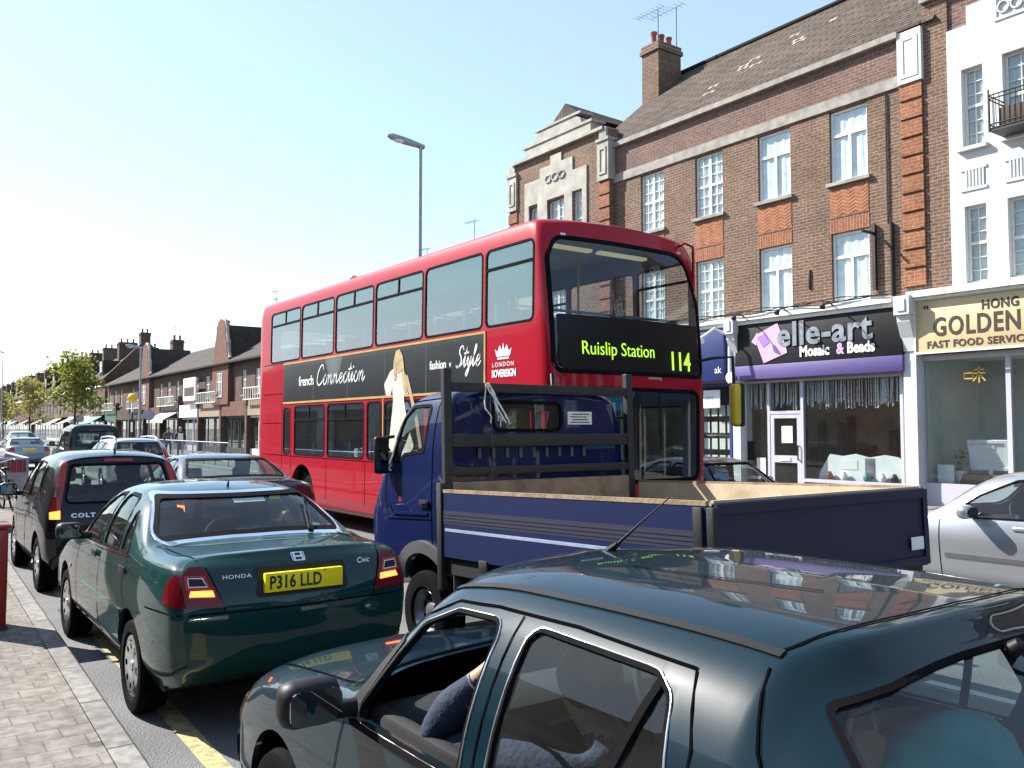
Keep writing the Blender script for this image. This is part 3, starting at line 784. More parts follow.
mb = MB(); mb.add([(.0, Y(22.05), 12.32), (.0, Y(23.85), 12.32), (.05, Y(22.95), 13.0), (3.9, Y(22.05), 12.3), (3.9, Y(23.85), 12.3), (3.9, Y(22.95), 12.9)], [(0, 1, 2), (0, 2, 5, 3), (1, 4, 5, 2), (0, 3, 4, 1), (3, 5, 4)]); mb.build('bay_roof', 'far_tile', blk)
B('bay_rear_roof', 'roof_tile', blk, (.3, Y(21.6), 10.9, 7.3, Y(25.6), 11.3))
for y0_, y1_ in ((20.38, 20.92), (25.38, 25.92)):
    B('pilaster_cap', 'stone', blk, (-.30, Y(y0_), 9.72, .2, Y(y1_), 10.98), (-.34, Y(y0_) - .03, 10.98, .2, Y(y1_) + .03, 11.08), (-.30, Y(y0_) + .1, 11.08, .2, Y(y1_) - .1, 11.42), (-.33, Y(y0_) + .10, 9.9, -.298, Y(y1_) - .10, 9.98), (-.33, Y(y0_) + .10, 10.7, -.298, Y(y1_) - .10, 10.78), (-.331, Y(y0_) + .10, 9.981, -.298, Y(y0_) + .17, 10.699), (-.331, Y(y1_) - .17, 9.981, -.298, Y(y1_) - .10, 10.699))
    for k in range(12): B('quoin', 'orange_brick', blk, (-.26, Y(y0_), 4.66 + k * .42, -.2, Y(y1_), 4.66 + k * .42 + .35))
# cornice over the shops, cables and swan-neck lamps
B('shop_cornice', 'old_white_paint', blk, (-.42, Y(10.85), 4.62, .0, Y(25.6), 4.76), (-.34, Y(10.85), 4.52, -.0, Y(25.6), 4.618))
mb = MB()
for s_ in range(3):
    pts = [(-.46 + .03 * s_, Y(10.9 + .6 * i), 4.79 + .05 * math.sin(i * 1.7 + s_ * 2) + .03 * s_) for i in range(16)]; mb.tube(pts, .014, 5)
mb.build('cables', 'black_plastic', blk, smooth=60)
mb = MB(); mb.tube([(-.05, Y(11.0), 6.5), (-.05, Y(11.0), 4.8)], .045, 8); mb.tube([(-.03, Y(11.1), 9.55), (-.03, Y(11.1), 6.5)], .02, 6); mb.build('downpipe', 'black_plastic', blk, smooth=50)
mb = MB(); mb.box(-.55, Y(11.42), 6.30, -.02, Y(11.46), 6.36); mb.box(-.10, Y(11.40), 5.0, -.02, Y(11.48), 6.55); mb.build('sign_bracket', 'wrought_iron', blk)
B('vent', 'black_plastic', blk, (-.04, Y(13.2), 5.25, .0, Y(13.26), 5.75), bev=.01)
for yy in (14.95, 13.6, 12.3):
    mb = MB(); mb.tube([(-.42, Y(yy), 4.7), (-.62, Y(yy), 4.78), (-.80, Y(yy), 4.70)], .018, 6); mb.tube([(-.80, Y(yy) , 4.72), (-.86, Y(yy), 4.62)], [.035, .07], 8); mb.build('sign_lamp', 'black_plastic', blk, smooth=50)
def console(par, y0, y1, z1=4.72, m='white_render', dd=0.0):
    B('shop_pilaster', m, par, (-.22 - dd, y0, .1, .25, y1, 3.45), (-.26 - dd, y0 - .03, .1, .25, y1 + .03, .55), (-.20 - dd, y0 + .02, 3.45, .25, y1 - .02, 4.3))
    mb = MB(); mb.prism([(-.20 - dd, 3.5), (-.24 - dd, 3.5), (-.30 - dd, 3.8), (-.44 - dd, 4.15), (-.46 - dd, 4.3), (-.20 - dd, 4.3)], 'Y', y0, y1); mb.box(-.52 - dd, y0 - .03, 4.3, .0, y1 + .03, z1); mb.box(-.545 - dd, y0 + .06, 4.38, -.52 - dd, y1 - .06, 4.64)
    mb.build('console', m, par)
console(blk, Y(10.40), Y(10.70)); console(blk, Y(15.30), Y(15.55)); console(blk, Y(20.4), Y(20.7))
# the mosaic shop: room, frame, door, window dressing
B('shop_floor', 'shop_tan', blk, (-.02, Y(10.85), .10, 5, Y(20.4), .16)); B('shop_ceiling', 'shop_grey', blk, (.12, Y(10.85), 3.12, 5, Y(20.4), 3.2))
B('shop_back_wall', 'shop_tan', blk, (2.4, Y(10.85), .16, 2.55, Y(15.44), 3.12)); B('shop_side_wall', 'shop_tan', blk, (.0, Y(15.46), .16, 4.6, Y(15.56), 3.12), (.3, Y(10.62), .16, 4.6, Y(10.72), 3.12))
mb = MB()
for k in range(14): mb.box(2.3, Y(11.2 + k * .3), .2 + .3, 2.4, Y(11.4 + k * .3), .3 + rr_.uniform(.8, 1.9))
mb.build('wall_stock', 'shop_dark', blk)
fr = MB()
for a, b in ((10.86, 10.93), (13.50, 13.58), (14.52, 14.60), (15.36, 15.43)): fr.box(.0, Y(a), .16, .09, Y(b), 3.04)
fr.box(.0, Y(10.93), 2.98, .085, Y(13.5), 3.04); fr.box(.0, Y(13.58), 2.98, .085, Y(14.52), 3.04); fr.box(.0, Y(14.6), 2.98, .085, Y(15.36), 3.04); fr.box(.0, Y(13.58), 2.16, .085, Y(14.52), 2.24); fr.box(.0, Y(10.93), .46, .085, Y(13.5), .54); fr.box(.0, Y(14.6), .46, .085, Y(15.36), .54)
fr.build('shopfront_frame', 'lilac_grey_frame', blk)
B('stall_riser', 'sign_purple', blk, (.02, Y(10.93), .16, .08, Y(13.5), .459), (.02, Y(14.6), .16, .08, Y(15.36), .459))
B('shop_window', 'shop_glass', blk, (.04, Y(10.93), .54, .046, Y(13.5), 2.98)); B('shop_window', 'shop_glass', blk, (.04, Y(14.6), .54, .046, Y(15.36), 2.98)); B('fanlight', 'shop_glass', blk, (.04, Y(13.58), 2.24, .046, Y(14.52), 2.98))
dr = B('door', 'lilac_grey_frame', blk, (.01, Y(13.59), .17, .06, Y(13.70), 2.15), (.01, Y(14.40), .17, .06, Y(14.51), 2.15), (.01, Y(13.70), 2.05, .06, Y(14.40), 2.15), (.01, Y(13.70), .92, .06, Y(14.40), 1.10), (.01, Y(13.70), .17, .06, Y(14.40), .36))
B('pane', 'shop_glass', dr, (.034, Y(13.70), 1.10, .038, Y(14.40), 2.05)); B('pane', 'shop_glass', dr, (.034, Y(13.70), .36, .038, Y(14.40), .92))
B('letter_plate', 'upvc', dr, (-.006, Y(13.90), .96, .008, Y(14.22), 1.06), bev=.004); B('handle', 'black_plastic', dr, (-.05, Y(13.63), 1.0, -.03, Y(13.66), 1.35), (-.05, Y(13.63), .99, .01, Y(13.66), 1.01), (-.05, Y(13.63), 1.34, .01, Y(13.66), 1.36))
B('notice', 'paper', dr, (.028, Y(13.85), 1.42, .032, Y(14.18), 1.85)); B('notice', 'paper', blk, (.033, Y(14.7), .60, .037, Y(14.98), 1.02)); B('notice', 'sign_black', blk, (.033, Y(15.05), .95, .037, Y(15.28), 1.45))
for nm, a, b in (('tinsel_fringe', 10.95, 13.48), ('tinsel_fringe', 13.6, 14.5), ('tinsel_fringe', 14.62, 15.34)):
    mb = MB(); y = a
    while y < b:
        w_ = rr_.uniform(.012, .035); L = rr_.uniform(.50, .72); x = rr_.uniform(.10, .2)
        mb.add([(x, Y(y), 2.98), (x + .01, Y(y + w_), 2.98), (x + rr_.uniform(-.02, .03), Y(y + w_), 2.98 - L), (x, Y(y), 2.98 - L)], [(0, 1, 2, 3)]); y += w_ + rr_.uniform(0, .012)
    tag(mb.build(nm, 'tinsel', blk, recalc=False), kind=None)
mb = MB(); pts = [(13.30, .5), (13.22, .75), (12.95, 1.16), (12.6, 1.12), (12.25, 1.18), (11.9, 1.10), (11.5, 1.17), (11.15, 1.12), (10.98, 1.0), (10.97, .5)]
mb.prism([(Y(a), b) for a, b in pts], 'X', .28, .31); db_ = mb.build('display_board', 'shelf_white', blk)
B('display_panel', 'sign_steel', db_, (.27, Y(11.75), .62, .279, Y(12.0), 1.08)); B('display_panel', 'plate_white', db_, (.27, Y(12.2), .8, .279, Y(12.65), 1.02))
for yy, cm in ((12.9, 'red_glaze'), (12.5, 'white_paint'), (11.9, 'rail_teal'), (11.5, 'white_paint'), (11.2, 'black_paint')):
    if cm == 'red_glaze': mat('red_glaze', (.3, .03, .02), .3)
    if cm in ('rail_teal',) and cm not in MATS: mat('rail_teal', (.10, .22, .25), .4)
    MB().lathe([(0, .54), (.06, .54), (.09, .60), (.07, .68), (.04, .72), (.045, .74), (0, .74)], 14, Matrix.Translation((.18, Y(yy), 0))).build('mosaic_vase', cm, blk, smooth=50)
# neighbour shop to the left, mostly behind the bus
B('shopfront_frame', 'sign_blue', blk, (.0, Y(15.78), .16, .09, Y(15.86), 3.05), (.0, Y(17.2), .16, .09, Y(17.28), 3.05), (.0, Y(20.3), .16, .09, Y(20.38), 3.05), (.005, Y(15.8), 2.95, .085, Y(20.35), 3.04), (.005, Y(15.8), .17, .085, Y(20.35), .55))
B('shop_window', 'shop_glass', blk, (.04, Y(15.86), .55, .046, Y(20.3), 2.95)); B('shop_back_wall', 'shop_dark', blk, (2.6, Y(15.6), .16, 2.75, Y(20.4), 3.12))
for k in range(5):
    for j in range(4): B('display_card', 'paper', blk, (.22, Y(15.92 + k * .28), .75 + j * .46, .225, Y(16.12 + k * .28), 1.05 + j * .46))
hg = B('hanging_notice', 'shelf_white', blk, (.0 - .04, Y(16.15), 2.35, .0 - .02, Y(16.75), 2.85), bev=.01)
text('notice_lettering', 'ESPIE', .15, (-.043, Y(16.70), 2.58), 'x', 'sign_steel', hg, ext=.001)
wall('bay_ground_wall', 'brown_brick', blk, Y(20.7), Y(25.88), .1, 4.5, [(Y(21.3), Y(25.2), .6, 3.0)], x0=-.2, x1=.1); B('shop_window', 'shop_glass', blk, (-.05, Y(21.3), .6, -.044, Y(25.2), 3.0)); B('shop_back_wall', 'shop_dark', blk, (1.5, Y(20.7), .16, 1.6, Y(25.5), 3.1))
# white lamp / camera arm on the pilaster left of the mosaic shop
mb = MB(); mb.tube([(-.3, Y(15.6), 4.3), (-.75, Y(15.7), 4.45), (-1.0, Y(15.95), 4.2)], .04, 8); mb.box(-1.1, Y(15.9), 4.05, -.9, Y(16.3), 4.2, bev=.03); mb.tube([(-.3, Y(15.55), 4.5), (-.32, Y(15.55), 3.0)], .05, 8); mb.build('camera_arm', 'white_paint', blk, smooth=50)
MB().lathe([(0, -.05), (.13, -.05), (.15, 0), (0, .02)], 16, Matrix.Translation((-.35, Y(15.52), 3.15)) @ Matrix.Rotation(R(-90), 4, 'Y')).build('alarm_box', 'white_paint', blk, smooth=50)

# signs over the shops
s1 = thing('shop_sign', 'black and purple shop sign reading elle-art Mosaic & Beads', 'sign', (FX, 13.02, 3.07))
B('fascia', 'sign_black', s1, (-.30, -2.35, .36, -.02, 2.36, 1.44), bev=.01); B('lower_band', 'sign_purple', s1, (-.306, -2.35, .0, -.03, 2.36, .357), bev=.004)
def sxt(n, s, size, y, z, m, par, **k): return text(n, s, size, (-.305, y, z), 'x', m, par, **k)
mb = MB(); mb.prism([(1.42, .40), (.70, .62), (.74, .80), (.98, 1.40), (1.62, 1.16), (1.75, .98), (1.62, .88)][::1], 'X', -.315, -.301); mb.build('lilac_tile', 'sign_lilac', s1)
MB().prism([(1.62, 1.08), (1.42, .80), (1.22, .92), (1.38, 1.16)], 'X', -.322, -.316).build('violet_tile', 'sign_violet', s1); MB().prism([(1.80, .98), (1.62, 1.20), (1.52, 1.12), (1.66, .88)], 'X', -.319, -.3155).build('lilac_tile', 'sign_lilac', s1)
sxt('sign_lettering', 'elle-art', .84, 1.00, .80, 'sign_steel', s1, ext=.02, sx=1.04, space=1.04, off=.02)
sxt('sign_lettering', 'Mosaic', .36, .34, .50, 'ad_white', s1, ext=.006, sx=.84, off=.012); sxt('sign_lettering', '&', .36, -.70, .50, 'sign_lilac', s1, ext=.006, sx=.84, off=.012); sxt('sign_lettering', 'Beads', .36, -.98, .50, 'ad_white', s1, ext=.006, sx=.84, off=.012)
s2 = thing('shop_sign', 'cream takeaway sign with dark brown brush lettering reading GOLDEN', 'sign', (FX, 7.86, 3.46))
B('fascia', 'sign_cream', s2, (-.26, -2.4, .0, -.02, 2.50, 1.12), bev=.008); B('fascia_frame', 'old_white_paint', s2, (-.29, -2.45, -.05, -.265, 2.54, -.001), (-.29, -2.45, 1.121, -.265, 2.54, 1.16), (-.291, 2.501, -.001, -.02, 2.54, 1.121))
def s2t(s, size, y, z, **k): return text('sign_lettering', s, size, (-.264, y, z), 'x', 'sign_brown', s2, ext=.004, **k)
s2t('44', .12, 2.33, .93, off=.004); s2t('HONG KONG', .27, 1.08, .80, sx=.86, space=1.1, off=.008); s2t('GOLDEN', .56, 2.12, .33, sx=.74, space=1.12, off=.012); s2t('FAST FOOD SERVICE', .21, 2.26, .07, sx=1.0, space=1.10, off=.006)
s3 = thing('shop_sign', 'dark blue estate agent sign beside the red bus front', 'sign', (FX, 18.0, 3.07))
B('fascia', 'sign_blue', s3, (-.32, -2.24, .0, -.02, 2.3, 1.5), bev=.01); text('sign_lettering', 'ak', .26, (-.325, -1.92, .22), 'x', 'ad_white', s3, ext=.004) if 'ad_white' in MATS else None

# ------------------------------------------------------------------ the white building on the right
YW = 7.0
wb = thing('shop_building', 'white rendered building with a black iron balcony above the cream takeaway sign', 'building', (FX, YW, 0))
def Z(v): return v - YW
wh = [(Z(8.89), Z(9.34), 7.80, 9.50), (Z(7.25), Z(8.49), 7.80, 9.55), (Z(6.4), Z(6.85), 7.80, 9.5), (Z(8.89), Z(9.34), 4.87, 6.52), (Z(7.25), Z(8.46), 4.87, 6.52), (Z(6.4), Z(6.85), 4.87, 6.52)]
wall('brick_wall', 'brown_brick', wb, Z(9.64), Z(10.215), 4.62, 11.3); wall('brick_parapet', 'parapet_brick', wb, Z(4.0), Z(9.64), 10.455, 11.6, x0=.05); wall('white_wall', 'white_render', wb, Z(6.0), Z(9.64), 4.62, 10.45, wh, x0=-.05); wall('brick_wall', 'brown_brick', wb, Z(4.0), Z(6.0), 4.62, 10.7)
st = MB(); st.prism([(Z(9.2), 10.45), (Z(6.4), 10.45), (Z(6.4), 10.9), (Z(6.9), 10.9), (Z(6.9), 11.25), (Z(8.85), 11.25), (Z(8.85), 10.85), (Z(9.2), 10.85)], 'X', -.05, .04); st.build('stepped_top', 'white_render', wb)
B('ornament_panel', 'white_render', wb, (-.075, Z(7.6), 10.28, -.05, Z(8.62), 10.34), (-.075, Z(7.6), 10.72, -.05, Z(8.62), 10.78), (-.0751, Z(8.56), 10.341, -.05, Z(8.62), 10.719))
mb = MB()
for k in range(4): mb.tube([(-.075, Z(8.42) - .26 * k + .11 * math.cos(a), 10.53 + .12 * math.sin(a)) for a in np.linspace(0, 6.283, 16, endpoint=False)], .022, 6, closed=True)
mb.build('ornament_rings', 'white_render', wb, smooth=50)
for h in wh: window(wb, *h, style='narrow' if h[1] - h[0] < .8 else 'multi', x=.08, m='old_white_paint', curtain='shop_grey', sill=None)
for a, b in ((8.85, 9.40), (7.25, 8.49)):
    B('fluted_panel', 'white_render', wb, (-.075, Z(a), 7.28, -.05, Z(b), 7.34), (-.075, Z(a), 6.84, -.05, Z(b), 6.90), *[(-.073, Z(a + .06 + k * .07), 6.901, -.05, Z(a + .095 + k * .07), 7.279) for k in range(int((b - a - .08) / .07))])
    B('window_sill', 'white_render', wb, (-.16, Z(a) - .04, 7.70, -.0501, Z(b) + .04, 7.78))
bal = MB(); y0_, y1_ = Z(6.9), Z(8.45); bx = -.75
for z in (7.82, 7.90, 8.42, 8.50):
    for p, q in (((-.06, y1_), (bx, y1_)), ((bx, y1_), (bx, y0_)), ((bx, y0_), (-.06, y0_))): bal.tube([(p[0], p[1], z), (q[0], q[1], z)], .014, 6)
for k in range(16):
    y = y0_ + (y1_ - y0_) * k / 15; bal.tube([(bx, y, 7.82), (bx, y, 8.50)], .008, 5)
for k in range(6): bal.tube([(-.06 - .13 * k, y1_, 7.82), (-.06 - .13 * k, y1_, 8.50)], .008, 5)
bal.tube([(bx, y1_, 7.75), (bx, y1_, 8.62)], .02, 6)
bl = bal.build('balcony', 'wrought_iron', wb, smooth=50); B('balcony_floor', 'wrought_iron', bl, (bx, y0_, 7.76, -.06, y1_, 7.81)); B('planter', 'shop_dark', bl, (-.66, Z(7.2), 7.82, -.40, Z(8.3), 8.22), bev=.01)
B('roof', 'roof_tile', wb, (.3, Z(4.0), 10.9, 8, Z(9.9), 11.2)); B('rear_wall', 'brown_brick', wb, (7.3, Z(4.0), .1, 7.6, Z(9.9), 10.9)); B('end_wall', 'brown_brick_side', wb, (.31, Z(4.0), .1, 7.3, Z(4.2), 10.9)); B('brick_coping', 'coping', wb, (-.1, Z(9.25), 11.3, .3, Z(10.215), 11.42), (-.02, Z(4), 11.6, .4, Z(9.25), 11.7))
B('shop_cornice', 'old_white_paint', wb, (-.42, Z(4.2), 4.66, .0, Z(10.49), 4.80), (-.34, Z(4.2), 4.60, 0, Z(10.49), 4.659))
# takeaway front
B('shop_floor', 'shop_grey', wb, (0, Z(4.2), .1, 5, Z(10.5), .16)); B('shop_ceiling', 'shelf_white', wb, (.1, Z(4.2), 3.38, 5, Z(10.5), 3.45)); B('shop_back_wall', 'shop_grey', wb, (2.4, Z(4.2), .16, 2.55, Z(10.5), 3.38)); B('shop_side_wall', 'shop_grey', wb, (.1, Z(10.35), .16, 3.2, Z(10.45), 3.38))
B('shopfront_frame', 'lilac_grey_frame', wb, (.0, Z(10.36), .16, .09, Z(10.46), 3.40), (.0, Z(8.52), .16, .09, Z(8.62), 3.40), (.0, Z(6.4), .16, .09, Z(6.5), 3.40), (.0, Z(8.62), 3.28, .085, Z(10.36), 3.40), (.0, Z(6.5), 3.28, .085, Z(8.52), 3.40), (.0, Z(8.62), .16, .085, Z(10.36), .6), (.0, Z(6.5), .16, .085, Z(8.52), .6))
B('shop_window', 'shop_glass', wb, (.04, Z(8.62), .6, .046, Z(10.36), 3.28)); B('shop_window', 'shop_glass', wb, (.04, Z(6.5), .6, .046, Z(8.52), 3.28))
chm = MB(); cz, cy0 = 2.95, Z(9.28)                      # gold character on the glass
def bar(y0, z0, y1, z1, w=.03): chm.prism(band([(cy0 - y0, cz + z0), (cy0 - y1, cz + z1)], w), 'X', .034, .039)
for q in ((-.20, .02, -.02, .02), (-.20, -.10, -.02, -.10), (-.20, .02, -.20, -.10), (-.02, .02, -.02, -.10), (.0, .08, .22, .08), (-.02, -.0, .24, -.0), (.11, .16, .11, -.20), (.10, -.02, -.02, -.16), (.12, -.02, .24, -.16)): bar(*q)
chm.build('window_character', 'sign_gold', wb)
mb = MB(); mtx = Matrix.Translation((.55, Z(9.25), 1.22)) @ Matrix.Rotation(R(-14), 4, 'Y')
def mbox(x0, y0, z0, x1, y1, z1):
    c8 = [(x0, y0, z0), (x1, y0, z0), (x1, y1, z0), (x0, y1, z0), (x0, y0, z1), (x1, y0, z1), (x1, y1, z1), (x0, y1, z1)]
    mb.add([tuple(mtx @ Vector(p)) for p in c8], [(0, 3, 2, 1), (4, 5, 6, 7), (0, 1, 5, 4), (1, 2, 6, 5), (2, 3, 7, 6), (3, 0, 4, 7)])
mbox(-.03, -.42, -.33, .03, -.36, .33); mbox(-.03, .36, -.33, .03, .42, .33); mbox(-.03, -.36, .27, .03, .36, .33); mbox(-.03, -.36, -.33, .03, .36, -.27); ms = mb.build('menu_stand', 'shelf_white', wb)
mb = MB(); mbox(.0, -.36, -.27, .02, .36, .27); mb.build('menu_board', 'shelf_white', ms); mb = MB(); mbox(-.012, -.13, .14, -.002, .13, .22); mb.build('menu_card', 'plate_white', ms); B('stand_leg', 'shelf_white', ms, (.55, Z(9.2), .16, .60, Z(9.27), .92))
MB().lathe([(0, .6), (.11, .6), (.16, .86), (.14, .86), (0, .82)], 16, Matrix.Translation((.6, Z(9.92), 0))).build('plant_pot', 'shelf_white', wb, smooth=50)
mb = MB(); r2 = random.Random(9)
for k in range(60):
    a = r2.uniform(0, 6.28); rr2 = r2.uniform(.02, .22); z = r2.uniform(.86, 1.3); p = Vector((.6 + rr2 * math.cos(a), Z(9.92) + rr2 * math.sin(a), z)); d = Vector((r2.uniform(-.08, .08), r2.uniform(-.08, .08), r2.uniform(-.04, .1))); w_ = d.cross(Vector((0, 0, 1))).normalized() * .03
    mb.add([p, p + d * .5 + w_, p + d, p + d * .5 - w_], [(0, 1, 2, 3)])
mb.build('plant_leaves', 'leaf', wb, recalc=False); B('low_counter', 'shop_tan', wb, (.5, Z(8.7), .16, .9, Z(10.3), .8)); B('leaning_board', 'shelf_white', wb, (.2, Z(9.85), .6, .24, Z(10.2), 1.0))
# ------------------------------------------------------------------ the two-storey parade further up the street
FASC = ['sign_brown', 'red_brick', 'shelf_white', 'upvc', 'sign_blue', 'far_green', 'sign_black']
mat('far_green', (.02, .12, .06), .6); mat('awning_blue', (.02, .25, .50), .7, var=.1); mat('awning_white', (.45, .45, .44), .8, var=.1); mat('awning_sand', (.16, .10, .06), .8, var=.1)
def parade(label, y0, y1, gable, seed, shops, chim, group='two-storey parades along the far pavement'):
    yc = (y0 + y1) / 2; t = thing('shop_parade', label, 'building', (FX, yc, 0), group=group); q = lambda v: v - yc; r_ = random.Random(seed)
    n = int((y1 - y0) / 2.6); holes = []
    for k in range(n):
        a = q(y0) + (y1 - y0) * (k + .5) / n; w_ = 1.0 if k % 2 else .8
        if k % 4 == 3: continue
        holes.append((a - w_ / 2, a + w_ / 2, 3.95, 5.55))
    wall('wall', 'far_brick', t, q(y0), q(y1), 3.3, 6.25, holes)
    for h in holes: window(t, *h, style='far', x=.06, m='old_white_paint', sill='coping')
    roof('roof', 'far_tile', t, q(y0), q(y1), 6.25, 8.75, 3.8, -.45, .16)
    B('eaves_gutter', 'black_plastic', t, (-.55, q(y0), 6.10, -.44, q(y1), 6.2))
    gy = q(gable); S_ = lambda s: [(gy + s * a, b) for a, b in ((1.75, 3.4), (1.75, 6.5), (1.55, 6.6), (1.40, 7.0), (1.35, 7.6), (1.05, 8.0), (.95, 8.6), (.65, 9.1), (0, 9.3))]
    gp = S_(1) + S_(-1)[::-1][1:]
    mb = MB(); mb.prism(gp, 'X', -.32, -.02); g_ = mb.build('gable', 'red_brick', t)
    mb = MB()
    mb.tube([(-.17, *p) for p in gp[1:-1]], .13, 6); mb.build('gable_coping', 'stone', g_, smooth=30)
    mb = MB(); mb.add([(-.02, gy - 1.3, 6.3), (-.02, gy + 1.3, 6.3), (-.02, gy, 8.9), (3.6, gy - 1.3, 6.3), (3.6, gy + 1.3, 6.3), (3.6, gy, 8.9)], [(0, 1, 2), (0, 2, 5, 3), (1, 4, 5, 2), (3, 5, 4)]); mb.build('gable_roof', 'far_tile', t)
    window(t, gy - .55, gy + .55, 3.95, 5.55, style='far', x=-.36, m='old_white_paint')
    for c_ in chim: chimney(t, 2.6, q(c_) - .5, 3.6, q(c_) + .5, 7.4, 9.75 + r_.uniform(-.1, .3), 'far_brick', 2, 'far_brick')
    aerial(t, 3.0, q(chim[0]) + .2, 9.9, 1.4, 1.0, 6); aerial(t, 3.6, q((y0 + y1) / 2), 8.8, 2.2, .9, 6)
    m_ = len(shops)
    B('floor_slab', 'far_brick', t, (.01, q(y0), 3.0, 7, q(y1), 3.29)); B('back_wall', 'shop_dark', t, (3.0, q(y0), .1, 3.2, q(y1), 3.0)); B('rear_wall', 'far_brick', t, (7, q(y0), .1, 7.3, q(y1), 6.2)); B('end_wall', 'far_brick', t, (.31, q(y0), .1, 7, q(y0) + .2, 6.2), (.31, q(y1) - .2, .1, 7, q(y1), 6.2))
    for k, (fm, aw, wm) in enumerate(shops):
        a = q(y0) + (y1 - y0) * k / m_; b = q(y0) + (y1 - y0) * (k + 1) / m_
        B('shop_pilaster', 'far_brick', t, (-.25, a, .1, .3, a + .35, 3.9), (-.3, a - .05, 3.3, .3, a + .4, 4.3)); B('shop_fascia', fm, t, (-.22, a + .36, 2.6, .0, b - .02, 3.55))
        f = MB(); f.box(.0, a + .36, .1, .08, b - .02, .5); f.box(.0, a + .36, 2.45, .08, b - .02, 2.59)
        for w_ in (.36, .42, .70): f.box(.005, a + (b - a) * w_, .5, .075, a + (b - a) * w_ + .08, 2.45)
        f.build('shopfront_frame', wm, t); B('shop_window', 'shop_glass', t, (.04, a + .36, .5, .046, b - .02, 2.45))
        for j in range(3): B('shop_stock', r_.choice(['paper', 'shop_tan', 'red_brick', 'shelf_white', 'shop_dark']), t, (.4 + .2 * j, a + .6 + j * 1.2, .5, .9 + .2 * j, a + 1.3 + j * 1.2, r_.uniform(1.0, 2.0)))
        if aw:
            mb = MB(); mb.add([(-.1, a + .45, 3.1), (-.1, b - .1, 3.1), (-1.3, b - .1, 2.45), (-1.3, a + .45, 2.45), (-1.3, b - .1, 2.2), (-1.3, a + .45, 2.2), (-.1, a + .45, 3.06), (-.1, b - .1, 3.06)], [(0, 1, 2, 3), (3, 2, 4, 5), (6, 7, 2, 3)]); mb.build('awning', aw, t)
        if k % 2 == 0:
            mb = MB(); mb.box(-.55, a + .4, 3.56, -.45, b - .1, 3.62); mb.box(-.55, a + .4, 4.28, -.45, b - .1, 4.34)
            for j in range(12): mb.box(-.52, a + .45 + j * (b - a - .6) / 11, 3.62, -.48, a + .51 + j * (b - a - .6) / 11, 4.28)
            mb.build('balcony_rail', 'old_white_paint', t)
    return t
parade('brick parade with a curved red gable, beside the back of the red bus', 49.3, 70.6, 60.0, 1, [('shop_tan', None, 'old_white_paint'), ('red_brick', None, 'sign_brown'), ('shop_tan', None, 'sign_brown'), ('upvc', None, 'lilac_grey_frame')], (58.3, 70.0))
parade('second brick parade with a small gable, behind the yellow crossing beacon', 70.7, 99.5, 81.8, 2, [('sign_brown', 'awning_white', 'lilac_grey_frame'), ('red_brick', None, 'sign_brown'), ('sign_brown', None, 'sign_brown'), ('sign_brown', None, 'sign_brown'), ('far_green', None, 'upvc')], (84.5, 94.0))
parade('brick parade almost wholly hidden behind the red bus', 28.0, 49.2, 39.0, 3, [('sign_blue', None, 'upvc'), ('sign_brown', None, 'upvc'), ('shelf_white', None, 'sign_brown'), ('upvc', None, 'upvc')], (33.0, 45.0))
bb = thing('advert_board', 'white framed hoarding standing above a shop front of the parade', 'board', (FX - .55, 66.5, 3.62)); B('board', 'upvc', bb, (-.05, -1.6, .2, .05, 1.6, 1.9)); B('board_face', 'shop_dark', bb, (-.06, -1.3, .55, -.051, 1.3, 1.2)); B('post', 'steel', bb, (-.03, -1.2, -.05, .03, -1.12, .2), (-.03, 1.12, -.05, .03, 1.2, .2))
